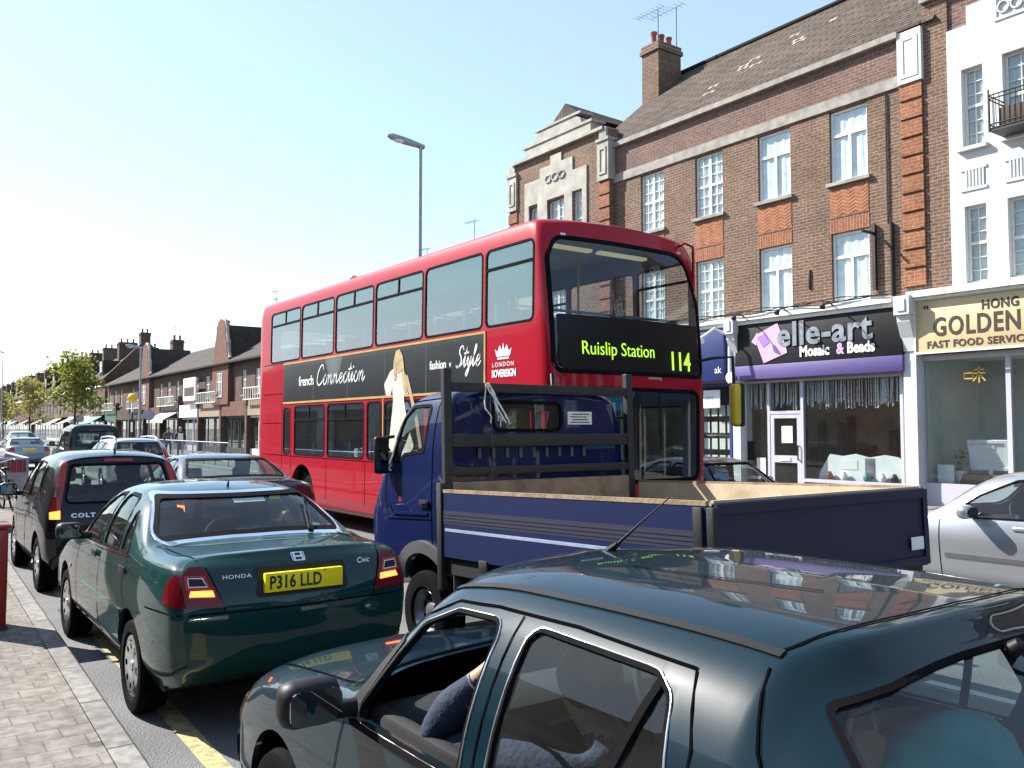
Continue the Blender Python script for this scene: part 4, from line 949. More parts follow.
# taller terrace beyond the trees
def tall(label, y0, y1, seed, gable=False, dormers=3):
    yc = (y0 + y1) / 2; t = thing('tall_terrace', label, 'building', (FX, yc, 0), group='three-storey terraces beyond the trees'); q = lambda v: v - yc; r_ = random.Random(seed)
    holes = []
    n = int((y1 - y0) / 3)
    for k in range(n):
        a = q(y0) + (y1 - y0) * (k + .5) / n
        holes += [(a - .6, a + .6, 3.7, 5.2)]
    wall('wall', 'far_brick', t, q(y0), q(y1), 3.2, 7.0, holes)
    for h in holes: window(t, *h, style='far', x=.06, m='old_white_paint', sill=None)
    B('string_course', 'upvc', t, (-.1, q(y0), 6.2, -.002, q(y1), 6.5))
    roof('roof', 'far_tile', t, q(y0), q(y1), 7.0, 10.4, 4.0, -.3, .15)
    B('end_wall', 'far_brick', t, (.31, q(y0), .1, 7.6, q(y0) + .25, 7.0), (.31, q(y1) - .25, .1, 7.6, q(y1), 7.0)); B('rear_wall', 'far_brick', t, (7.6, q(y0), .1, 7.9, q(y1), 7.0)); B('back_wall', 'shop_dark', t, (2.5, q(y0), .1, 2.7, q(y1), 3.0))
    if gable:
        mb = MB(); mb.prism([(-.3, 7.0), (8.3, 7.0), (4.0, 11.6)], 'Y', q(y0) - .2, q(y0) + .3); mb.build('gable', 'far_brick', t); chimney(t, 3.5, q(y0) - .1, 4.5, q(y0) + .9, 10.5, 12.3, 'far_brick', 2, 'far_brick')
    for k in range(dormers):
        a = q(y0) + (y1 - y0) * (k + .5) / dormers
        d = B('dormer', 'far_tile', t, (.4, a - .9, 7.5, 3.0, a + .9, 9.3)); window(d, a - .6, a + .6, 8.0, 9.15, style='far', x=.33, m='upvc', sill=None)
        chimney(t, 3.0, a + (y1 - y0) / dormers * .5 - .5, 5.0, a + (y1 - y0) / dormers * .5 + .5, 8.8, 11.9, 'far_brick', 3, 'far_brick')
    for k in range(int((y1 - y0) / 5.5)):
        a = q(y0) + 5.5 * k
        B('shop_fascia', r_.choice(FASC), t, (-.2, a + .2, 2.5, .0, a + 5.3, 3.19)); B('shopfront_frame', 'old_white_paint', t, (0, a + .2, .1, .08, a + .4, 2.5), (0, a + 2.6, .1, .08, a + 2.75, 2.5), (0, a + 5.1, .1, .08, a + 5.3, 2.5), (.004, a + .25, .1, .076, a + 5.2, .4)); B('shop_window', 'shop_glass', t, (.04, a + .4, .4, .046, a + 5.1, 2.5))
        if k % 3 == 0: mb = MB(); mb.add([(-.1, a + .3, 3.1), (-.1, a + 5.2, 3.1), (-1.6, a + 5.2, 2.3), (-1.6, a + .3, 2.3)], [(0, 1, 2, 3)]); mb.build('awning', ['awning_blue', 'awning_white', 'awning_sand'][(k // 3 + seed) % 3], t)
    return t
tall('tall terrace with a steep brick gable end and chimney behind the largest tree', 101, 128, 0, True, 3)
tall('tall terrace with dormers behind the middle tree', 128.1, 160, 1, False, 4)
tall('far tall terrace with dormers, near the left edge of the picture', 160.1, 200, 2, False, 4)
tall('most distant tall terrace at the end of the street', 200.1, 262, 3, False, 6)
tall('unseen brick terrace down the street beyond the white building, added for reflections', -46, -8, 5, False, 3)  # this terrace and the next are unseen, added to darken reflections
tall('brick terrace next to the white building, unseen and added for reflections', -7.9, 3.9, 6, False, 2)
# terrace on the near pavement side (only ever seen mirrored in paint and glass)
nt_ = thing('shop_terrace', 'brick terrace along the near pavement, reflected in the car windows', 'building', (-5.2, 22, 0)); hs = []
for k in range(24):
    a = -38 + 3.1 * k; hs.append((a, a + 1.1, 3.6, 4.7))
wall('wall', 'far_brick', nt_, -40, 38, 3.2, 5.2, hs, x0=-.3, x1=0)
hs2 = []
for k in range(13): hs2.append((-39 + 6 * k, -34.4 + 6 * k, .7, 2.7))
wall('shop_wall', 'stone', nt_, -40, 38.6, .1, 3.19, hs2, x0=-.3, x1=.05)
for h in hs: B('window', 'upvc', nt_, (-.2, h[0], h[2], -.15, h[0] + .07, h[3]), (-.2, h[1] - .07, h[2], -.15, h[1], h[3]), (-.2, h[0], h[2] + .8, -.15, h[1], h[2] + .86)); 
B('glazing', 'shop_dark', nt_, (-.6, -40, .1, -.5, 38, 5.1))
mb = MB(); mb.prism([(.4, 5.2), (-3.5, 6.3), (-7.5, 5.2)], 'Y', -40, 38); mb.build('roof', 'far_tile', nt_)
nt2 = copy_tree(nt_); nt2.location = (-5.6, 101, 0); nt2['label'] = 'second brick terrace further up the near pavement, seen only mirrored in glass'

# ------------------------------------------------------------------ trees
def tree(label, x, y, h, rad, seed, n=2600, m='leaf'):
    t = thing('street_tree', label, 'tree', (x, y, .1), group='young street trees in new leaf'); r_ = random.Random(seed); mb = MB(); tips = []
    th = h * .30; mb.tube([(0, 0, 0), (.02, .01, th * .5), (-.03, .02, th), (.02, -.02, h * .62), (0, 0, h * .9)], [.13, .11, .10, .06, .015], 8)
    for k in range(13):
        a = k * 2.4 + r_.uniform(-.3, .3); z0 = th + (h * .55) * k / 13; L = rad * r_.uniform(.75, 1.05) * (1 - .45 * k / 13); up = r_.uniform(.35, .8)
        p0 = Vector((0, 0, z0)); p2 = p0 + Vector((math.cos(a) * L, math.sin(a) * L, L * up)); p1 = p0.lerp(p2, .5) + Vector((0, 0, -.05 * L)); mb.tube([p0, p1, p2], [.045, .03, .01], 6)
        for j in range(5):
            b0 = p0.lerp(p2, .35 + .13 * j); aa = r_.uniform(0, 6.28); l2 = L * r_.uniform(.2, .45); b1 = b0 + Vector((math.cos(aa) * l2, math.sin(aa) * l2, l2 * r_.uniform(.1, .9))); mb.tube([b0, b1], [.015, .005], 4); tips.append(b1); tips.append(b0.lerp(b1, .5))
    tips.append(Vector((0, 0, h * .93)))
    mb.build('trunk', 'bark', t, smooth=60)
    lm = MB()
    for k in range(n):
        c = r_.choice(tips); s = rad * .16; p = c + Vector((r_.gauss(0, s), r_.gauss(0, s), r_.gauss(0, s * .9)))
        if p.z > h: p.z = h - r_.random() * .3
        u = Vector((r_.gauss(0, 1), r_.gauss(0, 1), r_.gauss(0, .6))).normalized(); w_ = u.orthogonal().normalized(); L = r_.uniform(.20, .42)
        w_ = (Matrix.Rotation(r_.random() * 6.28, 3, u) @ w_) * L * .42; u = u * L
        lm.add([p - u * .5, p + w_, p + u * .5, p - w_], [(0, 1, 2, 3)])
    lm.build('crown', m, t, recalc=False)
    return t
tree('largest street tree in pale green leaf, in front of the steep brick gable', 13.9, 89, 8.9, 2.6, 21, 2500)
tree('thinner yellowish tree left of the largest one', 14.0, 122, 8.3, 2.4, 22, 1500, 'leaf_pale')
tree('most distant young tree at the left edge of the picture', 14.2, 155, 8.0, 2.4, 23, 1300, 'leaf_pale')

# ------------------------------------------------------------------ street furniture
def lamp(label, x, y, h, arm=1.1, sgn=-1):
    t = thing('street_lamp', label, 'street lamp', (x, y, .1), group='tall grey street lamps')
    mb = MB(); mb.tube([(0, 0, 0), (0, 0, 1.2), (0, 0, 1.25), (0, 0, h)], [.095, .095, .07, .055], 12); mb.build('pole', 'galvanised', t, smooth=40)
    mb = MB(); mb.tube([(sgn * -.12, 0, h - .02), (sgn * .1, 0, h + .01), (sgn * .5, 0, h + .05), (sgn * (arm - .15), 0, h + .10), (sgn * arm, 0, h + .10)], [.07, .085, .11, .10, .03], 12); hd = mb.build('lamp_head', 'galvanised', t, smooth=60)
    MB().sphere((sgn * (arm * .62), 0, h + .02), .13, 12, (2.0, .8, .5)).build('lamp_bowl', 'lamp_clear', hd, smooth=60)
    B('access_door', 'steel', t, (-.098, -.05, .4, -.085, .05, .9)); return t
lamp('tall grey street lamp rising behind the roof of the red bus', 12.55, 22.25, 10.05)
lamp('grey street lamp standing by the yellow crossing beacon', 12.6, 57.5, 6.7, .9)
lamp('distant street lamp at the left edge of the picture', 11.75, 131, 11.6, 1.2, -1)
def beacon(label, x, y):
    t = thing('crossing_beacon', label, 'beacon', (x, y, .1), group='zebra crossing beacons'); 
    for k in range(6): B('pole_band', 'black_paint' if k % 2 == 0 else 'white_paint', t, (-.04, -.04, .5 * k, .04, .04, .5 * k + .5), bev=.01)
    MB().sphere((0, 0, 3.22), .235, 20).build('globe', 'beacon_yellow', t, smooth=60); return t
mat('beacon_yellow', (.85, .48, .01), .35, var=.03)
beacon('yellow globe beacon on its banded pole at the zebra crossing', 9.95, 47.0)
rs = thing('road_sign', 'round grey back of a road sign on a pole near the beacon', 'sign', (11.9, 52.0, .1)); MB().tube([(0, 0, 0), (0, 0, 2.7)], .04, 8).build('pole', 'steel', rs); MB().lathe([(0, .0), (.32, .0), (.32, .02), (0, .02)], 20, Matrix.Translation((0, -.05, 2.45)) @ Matrix.Rotation(R(90), 4, 'X')).build('sign_disc', 'galvanised', rs, smooth=30)
gr = thing('guard_rail', 'grey pedestrian guard rail in front of the far shops', 'railing', (12.0, 40, .1)); mb = MB()
for z in (.25, 1.05): mb.tube([(0, -2, z), (.4, 16, z)], .025, 6)
for k in range(10): mb.tube([(.4 * k / 9, -2 + 2 * k, 0), (.4 * k / 9, -2 + 2 * k, 1.05)], .03, 6)
for k in range(90): mb.tube([(.4 * k / 89, -2 + 18 * k / 89, .25), (.4 * k / 89, -2 + 18 * k / 89, 1.05)], .008, 4)
mb.build('rail', 'galvanised', gr)
# red post, red-panelled guard rail and a bicycle on the near pavement
mat('post_red', (.27, .012, .010), .45, var=.18, vscale=9, coat=.3)
rp = thing('red_post', 'stout red painted post on the near pavement, cut by the picture edge', 'post', (.68, 8.62, .112)); MB().box(-.16, -.16, 0, .16, .16, .84, bev=.02).build('body', 'post_red', rp, smooth=40); B('cap', 'post_red', rp, (-.18, -.18, .841, .18, .18, .88), bev=.015); B('plinth', 'iron', rp, (-.17, -.17, 0, .17, .17, .03))
sp_ = thing('sign_pole', 'thin grey sign pole throwing a line of shadow across the pavement', 'pole', (.33, 9.55, .112)); MB().tube([(0, 0, 0), (0, 0, 2.45)], .035, 8).build('pole', 'galvanised', sp_, smooth=50)
B('sign_plate', 'galvanised', sp_, (-.16, -.045, 2.0, .16, -.036, 2.4))
rg = thing('guard_rail', 'grey guard rail with red panels beside the leaning bicycle', 'railing', (2.0, 22.2, .112)); mb = MB()
for z in (.15, 1.0): mb.tube([(-3.2, 0, z), (.55, 0, z), (.65, 6, z)], .028, 8)
for x in (-3.2, -2.0, -.8, .52): mb.tube([(x, 0, 0), (x, 0, 1.0)], .03, 8)
for k in range(30): mb.tube([(-3.1 + k * .122, 0, .15), (-3.1 + k * .122, 0, 1.0)], .008, 4)
for k in range(40): mb.tube([(.56 + .09 * k / 39, .1 + 5.8 * k / 39, .15), (.56 + .09 * k / 39, .1 + 5.8 * k / 39, 1.0)], .008, 4)
mb.build('rail', 'galvanised', rg, smooth=40); B('red_panel', 'post_red', rg, (-3.1, .02, .70, .5, .035, .98)); B('red_panel', 'post_red', rg, (-.72, .02, .15, -.52, .035, .69))
bk = thing('bicycle', 'black bicycle with a wire basket leaning on the guard rail', 'bicycle', (2.02, 20.6, .112), 62); bk.rotation_euler = (R(0), R(-7), R(6))
for wy in (-.54, .54):
    mb = MB(); mb.tube([(0, wy + .33 * math.cos(a), .34 + .33 * math.sin(a)) for a in np.linspace(0, 6.283, 28, endpoint=False)], .02, 8, closed=True); w_ = mb.build('wheel', 'black_rubber', bk, smooth=50)
    mb = MB(); mb.tube([(-.03, wy, .34), (.03, wy, .34)], .025, 8)
    for k in range(16):
        a = 6.283 * k / 16; mb.tube([(0, wy, .34), (0, wy + .31 * math.cos(a), .34 + .31 * math.sin(a))], .0022, 4)
    mb.build('spokes', 'steel', w_)
mb = MB()
for p, q in (((0, -.02, .30), (0, -.16, .82)), ((0, -.02, .30), (0, .36, .72)), ((0, -.13, .72), (0, .34, .82)), ((0, .33, .92), (0, .40, .68)), ((0, .40, .68), (0, .54, .34)), ((.0, -.02, .30), (0, -.54, .34)), ((0, -.13, .72), (0, -.54, .34))): mb.tube([p, q], .016, 8)
mb.build('frame', 'black_paint', bk, smooth=50)
MB().tube([(-.27, .22, 1.0), (-.25, .30, 1.02), (0, .34, .98), (.25, .30, 1.02), (.27, .22, 1.0)], .013, 8).build('handlebar', 'chrome', bk, smooth=50); MB().box(-.07, -.30, .84, .07, -.04, .90, bev=.03).build('saddle', 'black_plastic', bk, smooth=50)
mb = MB()
for z in (.72, .84, .96): mb.tube([(-.16, .42, z), (.16, .42, z), (.16, .68, z), (-.16, .68, z)], .006, 4, closed=True)
for k in range(7):
    x = -.16 + k * .053; mb.tube([(x, .42, .72), (x, .42, .96)], .004, 4); mb.tube([(x, .68, .72), (x, .68, .96)], .004, 4)
for k in range(6):
    y = .42 + k * .052; mb.tube([(-.16, y, .72), (-.16, y, .96)], .004, 4); mb.tube([(.16, y, .72), (.16, y, .96)], .004, 4); mb.tube([(-.16, y, .72), (.16, y, .72)], .004, 4)
mb.build('basket', 'steel', bk); mb = MB(); mb.lathe([(0, -.03), (.09, -.03), (.09, .03)], 14, Matrix.Translation((0, -.02, .30)) @ Matrix.Rotation(R(90), 4, 'Y')); mb.tube([(-.06, -.02, .30), (-.08, .1, .2)], .012, 6); mb.tube([(.06, -.02, .30), (.08, -.14, .4)], .012, 6); mb.build('crank', 'steel', bk)

# ------------------------------------------------------------------ people by the far shops
def pedestrian(label, x, y, rz, top, hair, step=.12, hh=1.0):
    t = thing('person', label, 'person', (x, y, .112), rz, group='people walking on the far pavement'); J = {
        'pel': (0, 0, .95, (.15, .11)), 'wai': (0, 0, 1.12, (.14, .10)), 'che': (0, .01, 1.32, (.165, .11)), 'nkb': (0, 0, 1.46, (.075, .07)), 'nek': (0, .01, 1.52, .052), 'hed': (0, .02, 1.62, (.074, .088)), 'crn': (0, .015, 1.70, (.066, .078)),
        'hl': (-.10, 0, .88, .09), 'kl': (-.10, step, .49, .062), 'al': (-.10, step * .9, .09, .042), 'tl': (-.10, step * .9 + .15, .04, .035), 'hr': (.10, 0, .88, .09), 'kr': (.10, -step * .3, .49, .062), 'ar': (.10, -step * 1.6, .10, .042), 'tr': (.10, -step * 1.6 + .14, .045, .035),
        'sl': (-.20, 0, 1.40, .06), 'el': (-.26, -.04, 1.12, .045), 'wl': (-.25, .08, .90, .03), 'ml': (-.25, .10, .82, .035), 'sr': (.20, 0, 1.40, .06), 'er': (.26, -.02, 1.12, .045), 'wr': (.24, .12, .92, .03), 'mr': (.24, .15, .85, .035)}
    E_ = [('pel', 'wai'), ('wai', 'che'), ('che', 'nkb'), ('nkb', 'nek'), ('nek', 'hed'), ('hed', 'crn'), ('pel', 'hl'), ('hl', 'kl'), ('kl', 'al'), ('al', 'tl'), ('pel', 'hr'), ('hr', 'kr'), ('kr', 'ar'), ('ar', 'tr'), ('che', 'sl'), ('sl', 'el'), ('el', 'wl'), ('wl', 'ml'), ('che', 'sr'), ('sr', 'er'), ('er', 'wr'), ('wr', 'mr')]
    person_skin('body', J, E_, 'pel', t, ('skin', top, 'dark_trousers', 'black_plastic'), lambda c: 0 if c.z > 1.50 or (abs(c.x) > .19 and c.z < .89) else (3 if c.z < .10 else (2 if c.z < .93 else 1)))
    MB().sphere((0, -.005, 1.672), .098, 12, (.9, 1.02, .95)).build('hair', hair, t, smooth=60); MB().sphere((0, .11, 1.62), .017, 6, (.7, 1, 1.2)).build('nose', 'skin', t, smooth=60)
    MB().box(-.13, .09, 1.02, .13, .125, 1.40, bev=.02).build('shirt_front', 'white_cloth', t, smooth=50) if hair == 'grey_hair' else None
    return t
mat('grey_hair', (.35, .34, .33), .8, var=.2)
pedestrian('grey-haired person in a dark open jacket over a pale shirt by the far shops', 12.75, 48.6, 170, 'dark_jacket', 'grey_hair')
pedestrian('person in a dark grey coat walking on the left of the pair', 12.45, 49.9, 190, 'grey_jacket', 'dark_hair', .1)
# ------------------------------------------------------------------ vehicles: shared builders
def wheel(parent, x, y, r, w=.19, style='cover', rimm='alloy', name='wheel'):
    """tyre with its rim; outer face looks away from the car's middle"""
    sg = -1 if x < 0 else 1
    mtx = Matrix.Translation((x, y, r)) @ Matrix.Rotation(R(90) * sg, 4, 'Y')
    rr = r * (.66 if style != 'steel' else .56)
    mb = MB(); prof = [(rr, -w / 2), (r * .93, -w / 2 - .004), (r * .985, -w * .36), (r, -w * .2)]
    for k in range(4):
        z = -w * .16 + k * w * .1
        prof += [(r, z), (r - .008, z + .006), (r - .008, z + .012), (r, z + .018)]
    prof += [(r, w * .25), (r * .985, w * .38), (r * .95, w / 2), (r * .88, w / 2 + .006), (rr + .02, w / 2 + .002), (rr, w / 2 - .02)]
    mb.lathe(prof, 32, mtx, close=True)
    wh = mb.build(name, 'black_rubber', parent, smooth=30)
    mb = MB()
    if style == 'cover':
        mb.lathe([(0, w * .47), (.03, w * .47), (.035, w * .43), (rr * .45, w * .45), (rr * .8, w * .50), (rr * .97, w * .46), (rr + .006, w * .40), (rr, 0)], 32, mtx)
        o = mb.build('rim', rimm, wh, smooth=40)
        mb = MB()
        for k in range(8):
            a = 2 * math.pi * k / 8; c = Vector((math.cos(a), math.sin(a), 0)); t = Vector((-c.y, c.x, 0))
            q = [c * rr * .56 + t * rr * .09, c * rr * .56 - t * rr * .09, c * rr * .84 - t * rr * .13, c * rr * .84 + t * rr * .13]
            z0 = [w * .472, w * .472, w * .503, w * .503]
            mb.add([mtx @ (q[i] + Vector((0, 0, z0[i]))) for i in range(4)] + [mtx @ (q[i] + Vector((0, 0, w * .38))) for i in range(4)], [(0, 1, 2, 3), (0, 4, 5, 1), (1, 5, 6, 2), (2, 6, 7, 3), (3, 7, 4, 0)])
        mb.build('rim_holes', 'dark_void', wh)
    elif style == 'spoke':
        mb.lathe([(rr * .9, w * .38), (rr, w * .46), (rr + .006, w * .40), (rr, -w * .2), (rr * .92, -w * .2), (rr * .9, w * .3)], 32, mtx, close=True)
        mb.lathe([(0, w * .42), (.05, w * .42), (.075, w * .36), (.075, w * .1)], 20, mtx)
        for k in range(7):
            a = 2 * math.pi * k / 7; c = Vector((math.cos(a), math.sin(a), 0)); t = Vector((-c.y, c.x, 0))
            pts = [c * .05 + t * .03, c * .05 - t * .03, c * rr * .93 - t * .022, c * rr * .93 + t * .022]
            mb.add([mtx @ (p + Vector((0, 0, w * .4))) for p in pts] + [mtx @ (p + Vector((0, 0, w * .2))) for p in pts], [(0, 1, 2, 3), (0, 4, 5, 1), (1, 5, 6, 2), (2, 6, 7, 3), (3, 7, 4, 0)])
        mb.build('rim', rimm, wh, smooth=35)
        MB().lathe([(0, w * .05), (rr * .9, w * .05)], 24, mtx).build('brake_disc', 'steel', wh)
    else:
        mb.lathe([(0, w * .2), (.06, w * .22), (.075, w * .18), (.11, w * .12), (rr * .72, w * .02), (rr * .86, w * .3), (rr * .98, w * .42), (rr + .005, w * .38), (rr, 0)], 32, mtx)
        mb.build('rim', rimm, wh, smooth=35)
        mb = MB()
        for k in range(6):
            a = 2 * math.pi * k / 6
            mb.lathe([(.018, w * .2), (.018, w * .1), (0, w * .1)], 8, mtx @ Matrix.Translation((.09 * math.cos(a), .09 * math.sin(a), 0)))
        for k in range(8):
            a = 2 * math.pi * (k + .5) / 8
            mb.lathe([(0, w * .11), (.024, w * .11)], 10, mtx @ Matrix.Translation((rr * .62 * math.cos(a), rr * .62 * math.sin(a), 0)))
        mb.build('rim_holes', 'dark_void', wh)
    return wh
def mir(polys): return [[(-a, b) for (a, b) in p] for p in polys]
def seat(parent, x, y, z=.5, w=.5, m='seat_cloth', head=True, top=1.02, lean=.2):
    mb = MB(); mb.box(x - w / 2, y - .02, z - .16, x + w / 2, y + .5, z, bev=.05)
    s = mb.build('seat', m, parent, smooth=40)
    bm = bmesh.new(); bmesh.ops.create_cube(bm, size=1)
    for v in bm.verts: v.co = Vector((v.co.x * (w - (.06 if v.co.z > 0 else 0)), v.co.y * (.1 if v.co.z > 0 else .15), v.co.z * (top - z + .1)))
    bmesh.ops.bevel(bm, geom=bm.edges[:] + bm.verts[:], offset=.045, segments=3, affect='EDGES')
    mb = MB(); mb.bm(bm, Matrix.Translation((x, y - .12, (top + z) / 2 - .05)) @ Matrix.Rotation(lean, 4, 'X'))
    mb.build('backrest', m, s, smooth=50)
    if head:
        mb = MB(); mb.box(x - .13, y - .30, top + .03, x + .13, y - .21, top + .2, bev=.04)
        mb.tube([(x - .06, y - .25, top - .05), (x - .06, y - .25, top + .05)], .006); mb.tube([(x + .06, y - .25, top - .05), (x + .06, y - .25, top + .05)], .006)
        mb.build('headrest', m, s, smooth=45)
    return s
def steering_wheel(parent, x, y, z, r=.185, tilt=62):
    mtx = Matrix.Translation((x, y, z)) @ Matrix.Rotation(R(tilt), 4, 'X')
    mb = MB(); mb.tube([mtx @ Vector((r * math.cos(a), r * math.sin(a), 0)) for a in np.linspace(0, 2 * math.pi, 28, endpoint=False)], .015, 8, closed=True)
    mb.box(-.0, 0, 0, 0, 0, 0) if False else None
    for a in (R(0), R(180), R(270)):
        mb.tube([mtx @ Vector((.03 * math.cos(a), .03 * math.sin(a), -.02)), mtx @ Vector((r * math.cos(a), r * math.sin(a), 0))], .014, 6)
    mb.lathe([(0, -.0), (.06, -.005), (.065, -.04)], 16, mtx)
    return mb.build('steering_wheel', 'dark_trim', parent, smooth=40)
def door_mirror(parent, x, y, z, m, sg, w=.2, h=.13):
    mb = MB(); cx = x + sg * (.06 + w / 2)
    mb.box(cx - w / 2, y - .05, z - h / 2, cx + w / 2, y + .07, z + h / 2, bev=.045)
    mb.tube([(x - sg * .02, y + .03, z - h * .35), (cx - sg * w * .3, y + .02, z - h * .3)], .03, 8)
    o = mb.build('door_mirror', m, parent, smooth=50)
    MB().prism(rpoly([(cx - w * .42, z - h * .36), (cx + w * .42, z - h * .36), (cx + w * .42, z + h * .36), (cx - w * .42, z + h * .36)], h * .2), 'Y', y - .056, y - .048).build('mirror_glass', 'mirror', o)
    return o
def make_car(name, label, loc, st, paintm, wheels, wr, sidewins, rear=None, front=None, hw=.84, rz=0, cat='car', group=None, ku=6, kv=5, wstyle='cover', rimm='alloy',
             glassm='car_glass', seal='black_rubber', sw=.016, open_left=(), seats=True, rear_hi=1.7, front_lo=None, bulge=(.06, .09), seat_y=(1.75, .95), dash_y=None, seat_top=1.0, floor=.3, archr=.06, headrests=True, liner=True):
    t = thing(name, label, cat, loc, rz, group)
    V, F = loft(st, ku, kv, bulge)
    body, bvh = shell_obj('body', V, F, paintm, 'dark_trim')
    c = MB()
    for (poly, r) in sidewins:
        q = rpoly(poly, r, 4)
        c.prism(q, 'X', -2, -.12); c.prism(q, 'X', .12, 2)
    for wy in wheels:
        arc = [(wy + (wr + archr) * math.cos(a), wr + .01 + (wr + archr) * math.sin(a)) for a in np.linspace(0, 2 * math.pi, 40, endpoint=False)]
        c.prism(arc, 'X', -2, -hw + .26); c.prism(arc, 'X', hw - .26, 2)
    apply_cut(body, c.build('cutter', 'dark_void'))
    for poly, lo, hi in ((rear, -2, rear_hi), (front, front_lo, 9)):
        if poly is None: continue
        c = MB(); c.prism(poly, 'Y', lo, hi); apply_cut(body, c.build('cutter', 'dark_void'))
    shade(body.data, 32); body.parent = t
    for i, (poly, r) in enumerate(sidewins):
        q = rpoly(poly, r, 4); qi = grow(q, -sw * .7); qo = grow(q, .006)
        for sd in 'LR':
            f = drapeo('window_seal', seal, t, bvh, [qo], sd, .004, [qi], .012, .08)
            if sd == 'L' and i in open_left: continue
            drapeo('window', glassm, f, bvh, [grow(q, -.004)], sd, -.006, (), 0, .07)
    for nm, poly, sd in (('rear_window', rear, 'B'), ('windscreen', front, 'F')):
        if poly is None: continue
        f = drapeo('window_seal', seal, t, bvh, [grow(poly, sw * .5)], sd, .004, [grow(poly, -sw)], .012, .08)
        drapeo(nm, glassm, f, bvh, [grow(poly, -.004)], sd, -.005, (), 0, .07)
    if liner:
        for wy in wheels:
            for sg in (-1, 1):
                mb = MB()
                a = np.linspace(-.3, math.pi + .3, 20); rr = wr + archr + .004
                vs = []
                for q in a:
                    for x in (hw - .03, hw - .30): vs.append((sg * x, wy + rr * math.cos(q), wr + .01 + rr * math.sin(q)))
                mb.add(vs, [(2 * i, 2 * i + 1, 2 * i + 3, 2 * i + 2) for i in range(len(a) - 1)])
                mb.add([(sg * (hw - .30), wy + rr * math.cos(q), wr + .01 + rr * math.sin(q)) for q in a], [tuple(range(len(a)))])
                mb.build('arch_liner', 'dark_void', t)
    for wy in wheels:
        for sg in (-1, 1): wheel(t, sg * (hw - .115), wy, wr, style=wstyle, rimm=rimm)
    if seats:
        y0, y1 = seat_y
        for sg in (-1, 1): seat(t, sg * .36, y0, .52, top=seat_top, head=headrests)
        seat(t, 0, y1, .5, 1.2, top=seat_top - .06, head=False)
        dy = dash_y or (wheels[1] - .75)
        B('dashboard', 'dark_trim', t, (-hw + .12, dy, .62, hw - .12, dy + .35, .86), bev=.06)
        steering_wheel(t, .36, dy - .12, .84)
        B('floor_pan', 'dark_trim', t, (-hw + .1, .3, floor - .05, hw - .1, wheels[1] + .3, floor))
    return t, bvh
def lampset(t, bvh, name, m, polys, side, off=.004, thick=.012, step=.05, both=True, smooth=40):
    out = []
    for p in polys:
        out.append(drapeo(name, m, t, bvh, [p], side, off, (), thick, step, smooth))
        if both: out.append(drapeo(name, m, t, bvh, mir([p]), side, off, (), thick, step, smooth))
    return out
def seams(t, bvh, lines, side, w=.006, name='panel_gap', m='dark_void', off=.003, both=False):
    mb = MB()
    for l in lines:
        drape(mb, bvh, band(l, w), side, off, (), 0, .05)
        if both: drape(mb, bvh, band([(-a, b) for a, b in l], w), side, off, (), 0, .05)
    return mb.build(name, m, t, smooth=40) if mb.f else None

paint('paint_teal', (.001, .032, .030), 0, .35, .10, .9)
paint('paint_dark_teal', (.0015, .013, .021), 0, .35, .05, .85)
paint('paint_black', (.004, .004, .006), .0, .4, .08, .8)
paint('paint_graphite', (.022, .030, .040), .0, .35, .25)
paint('paint_dark_green', (.006, .018, .016), .0, .4, .2, .8)
paint('paint_silver', (.46, .48, .51), .75, .32, .15)
paint('paint_pale_silver', (.5, .52, .54), .6, .35, .2)
paint('paint_light_blue', (.25, .33, .38), .5, .35, .2)
paint('paint_red', (.33, .002, .016), .0, .45, .07, .5)
paint('paint_truck_blue', (.003, .009, .058), .0, .45, .12, .7)

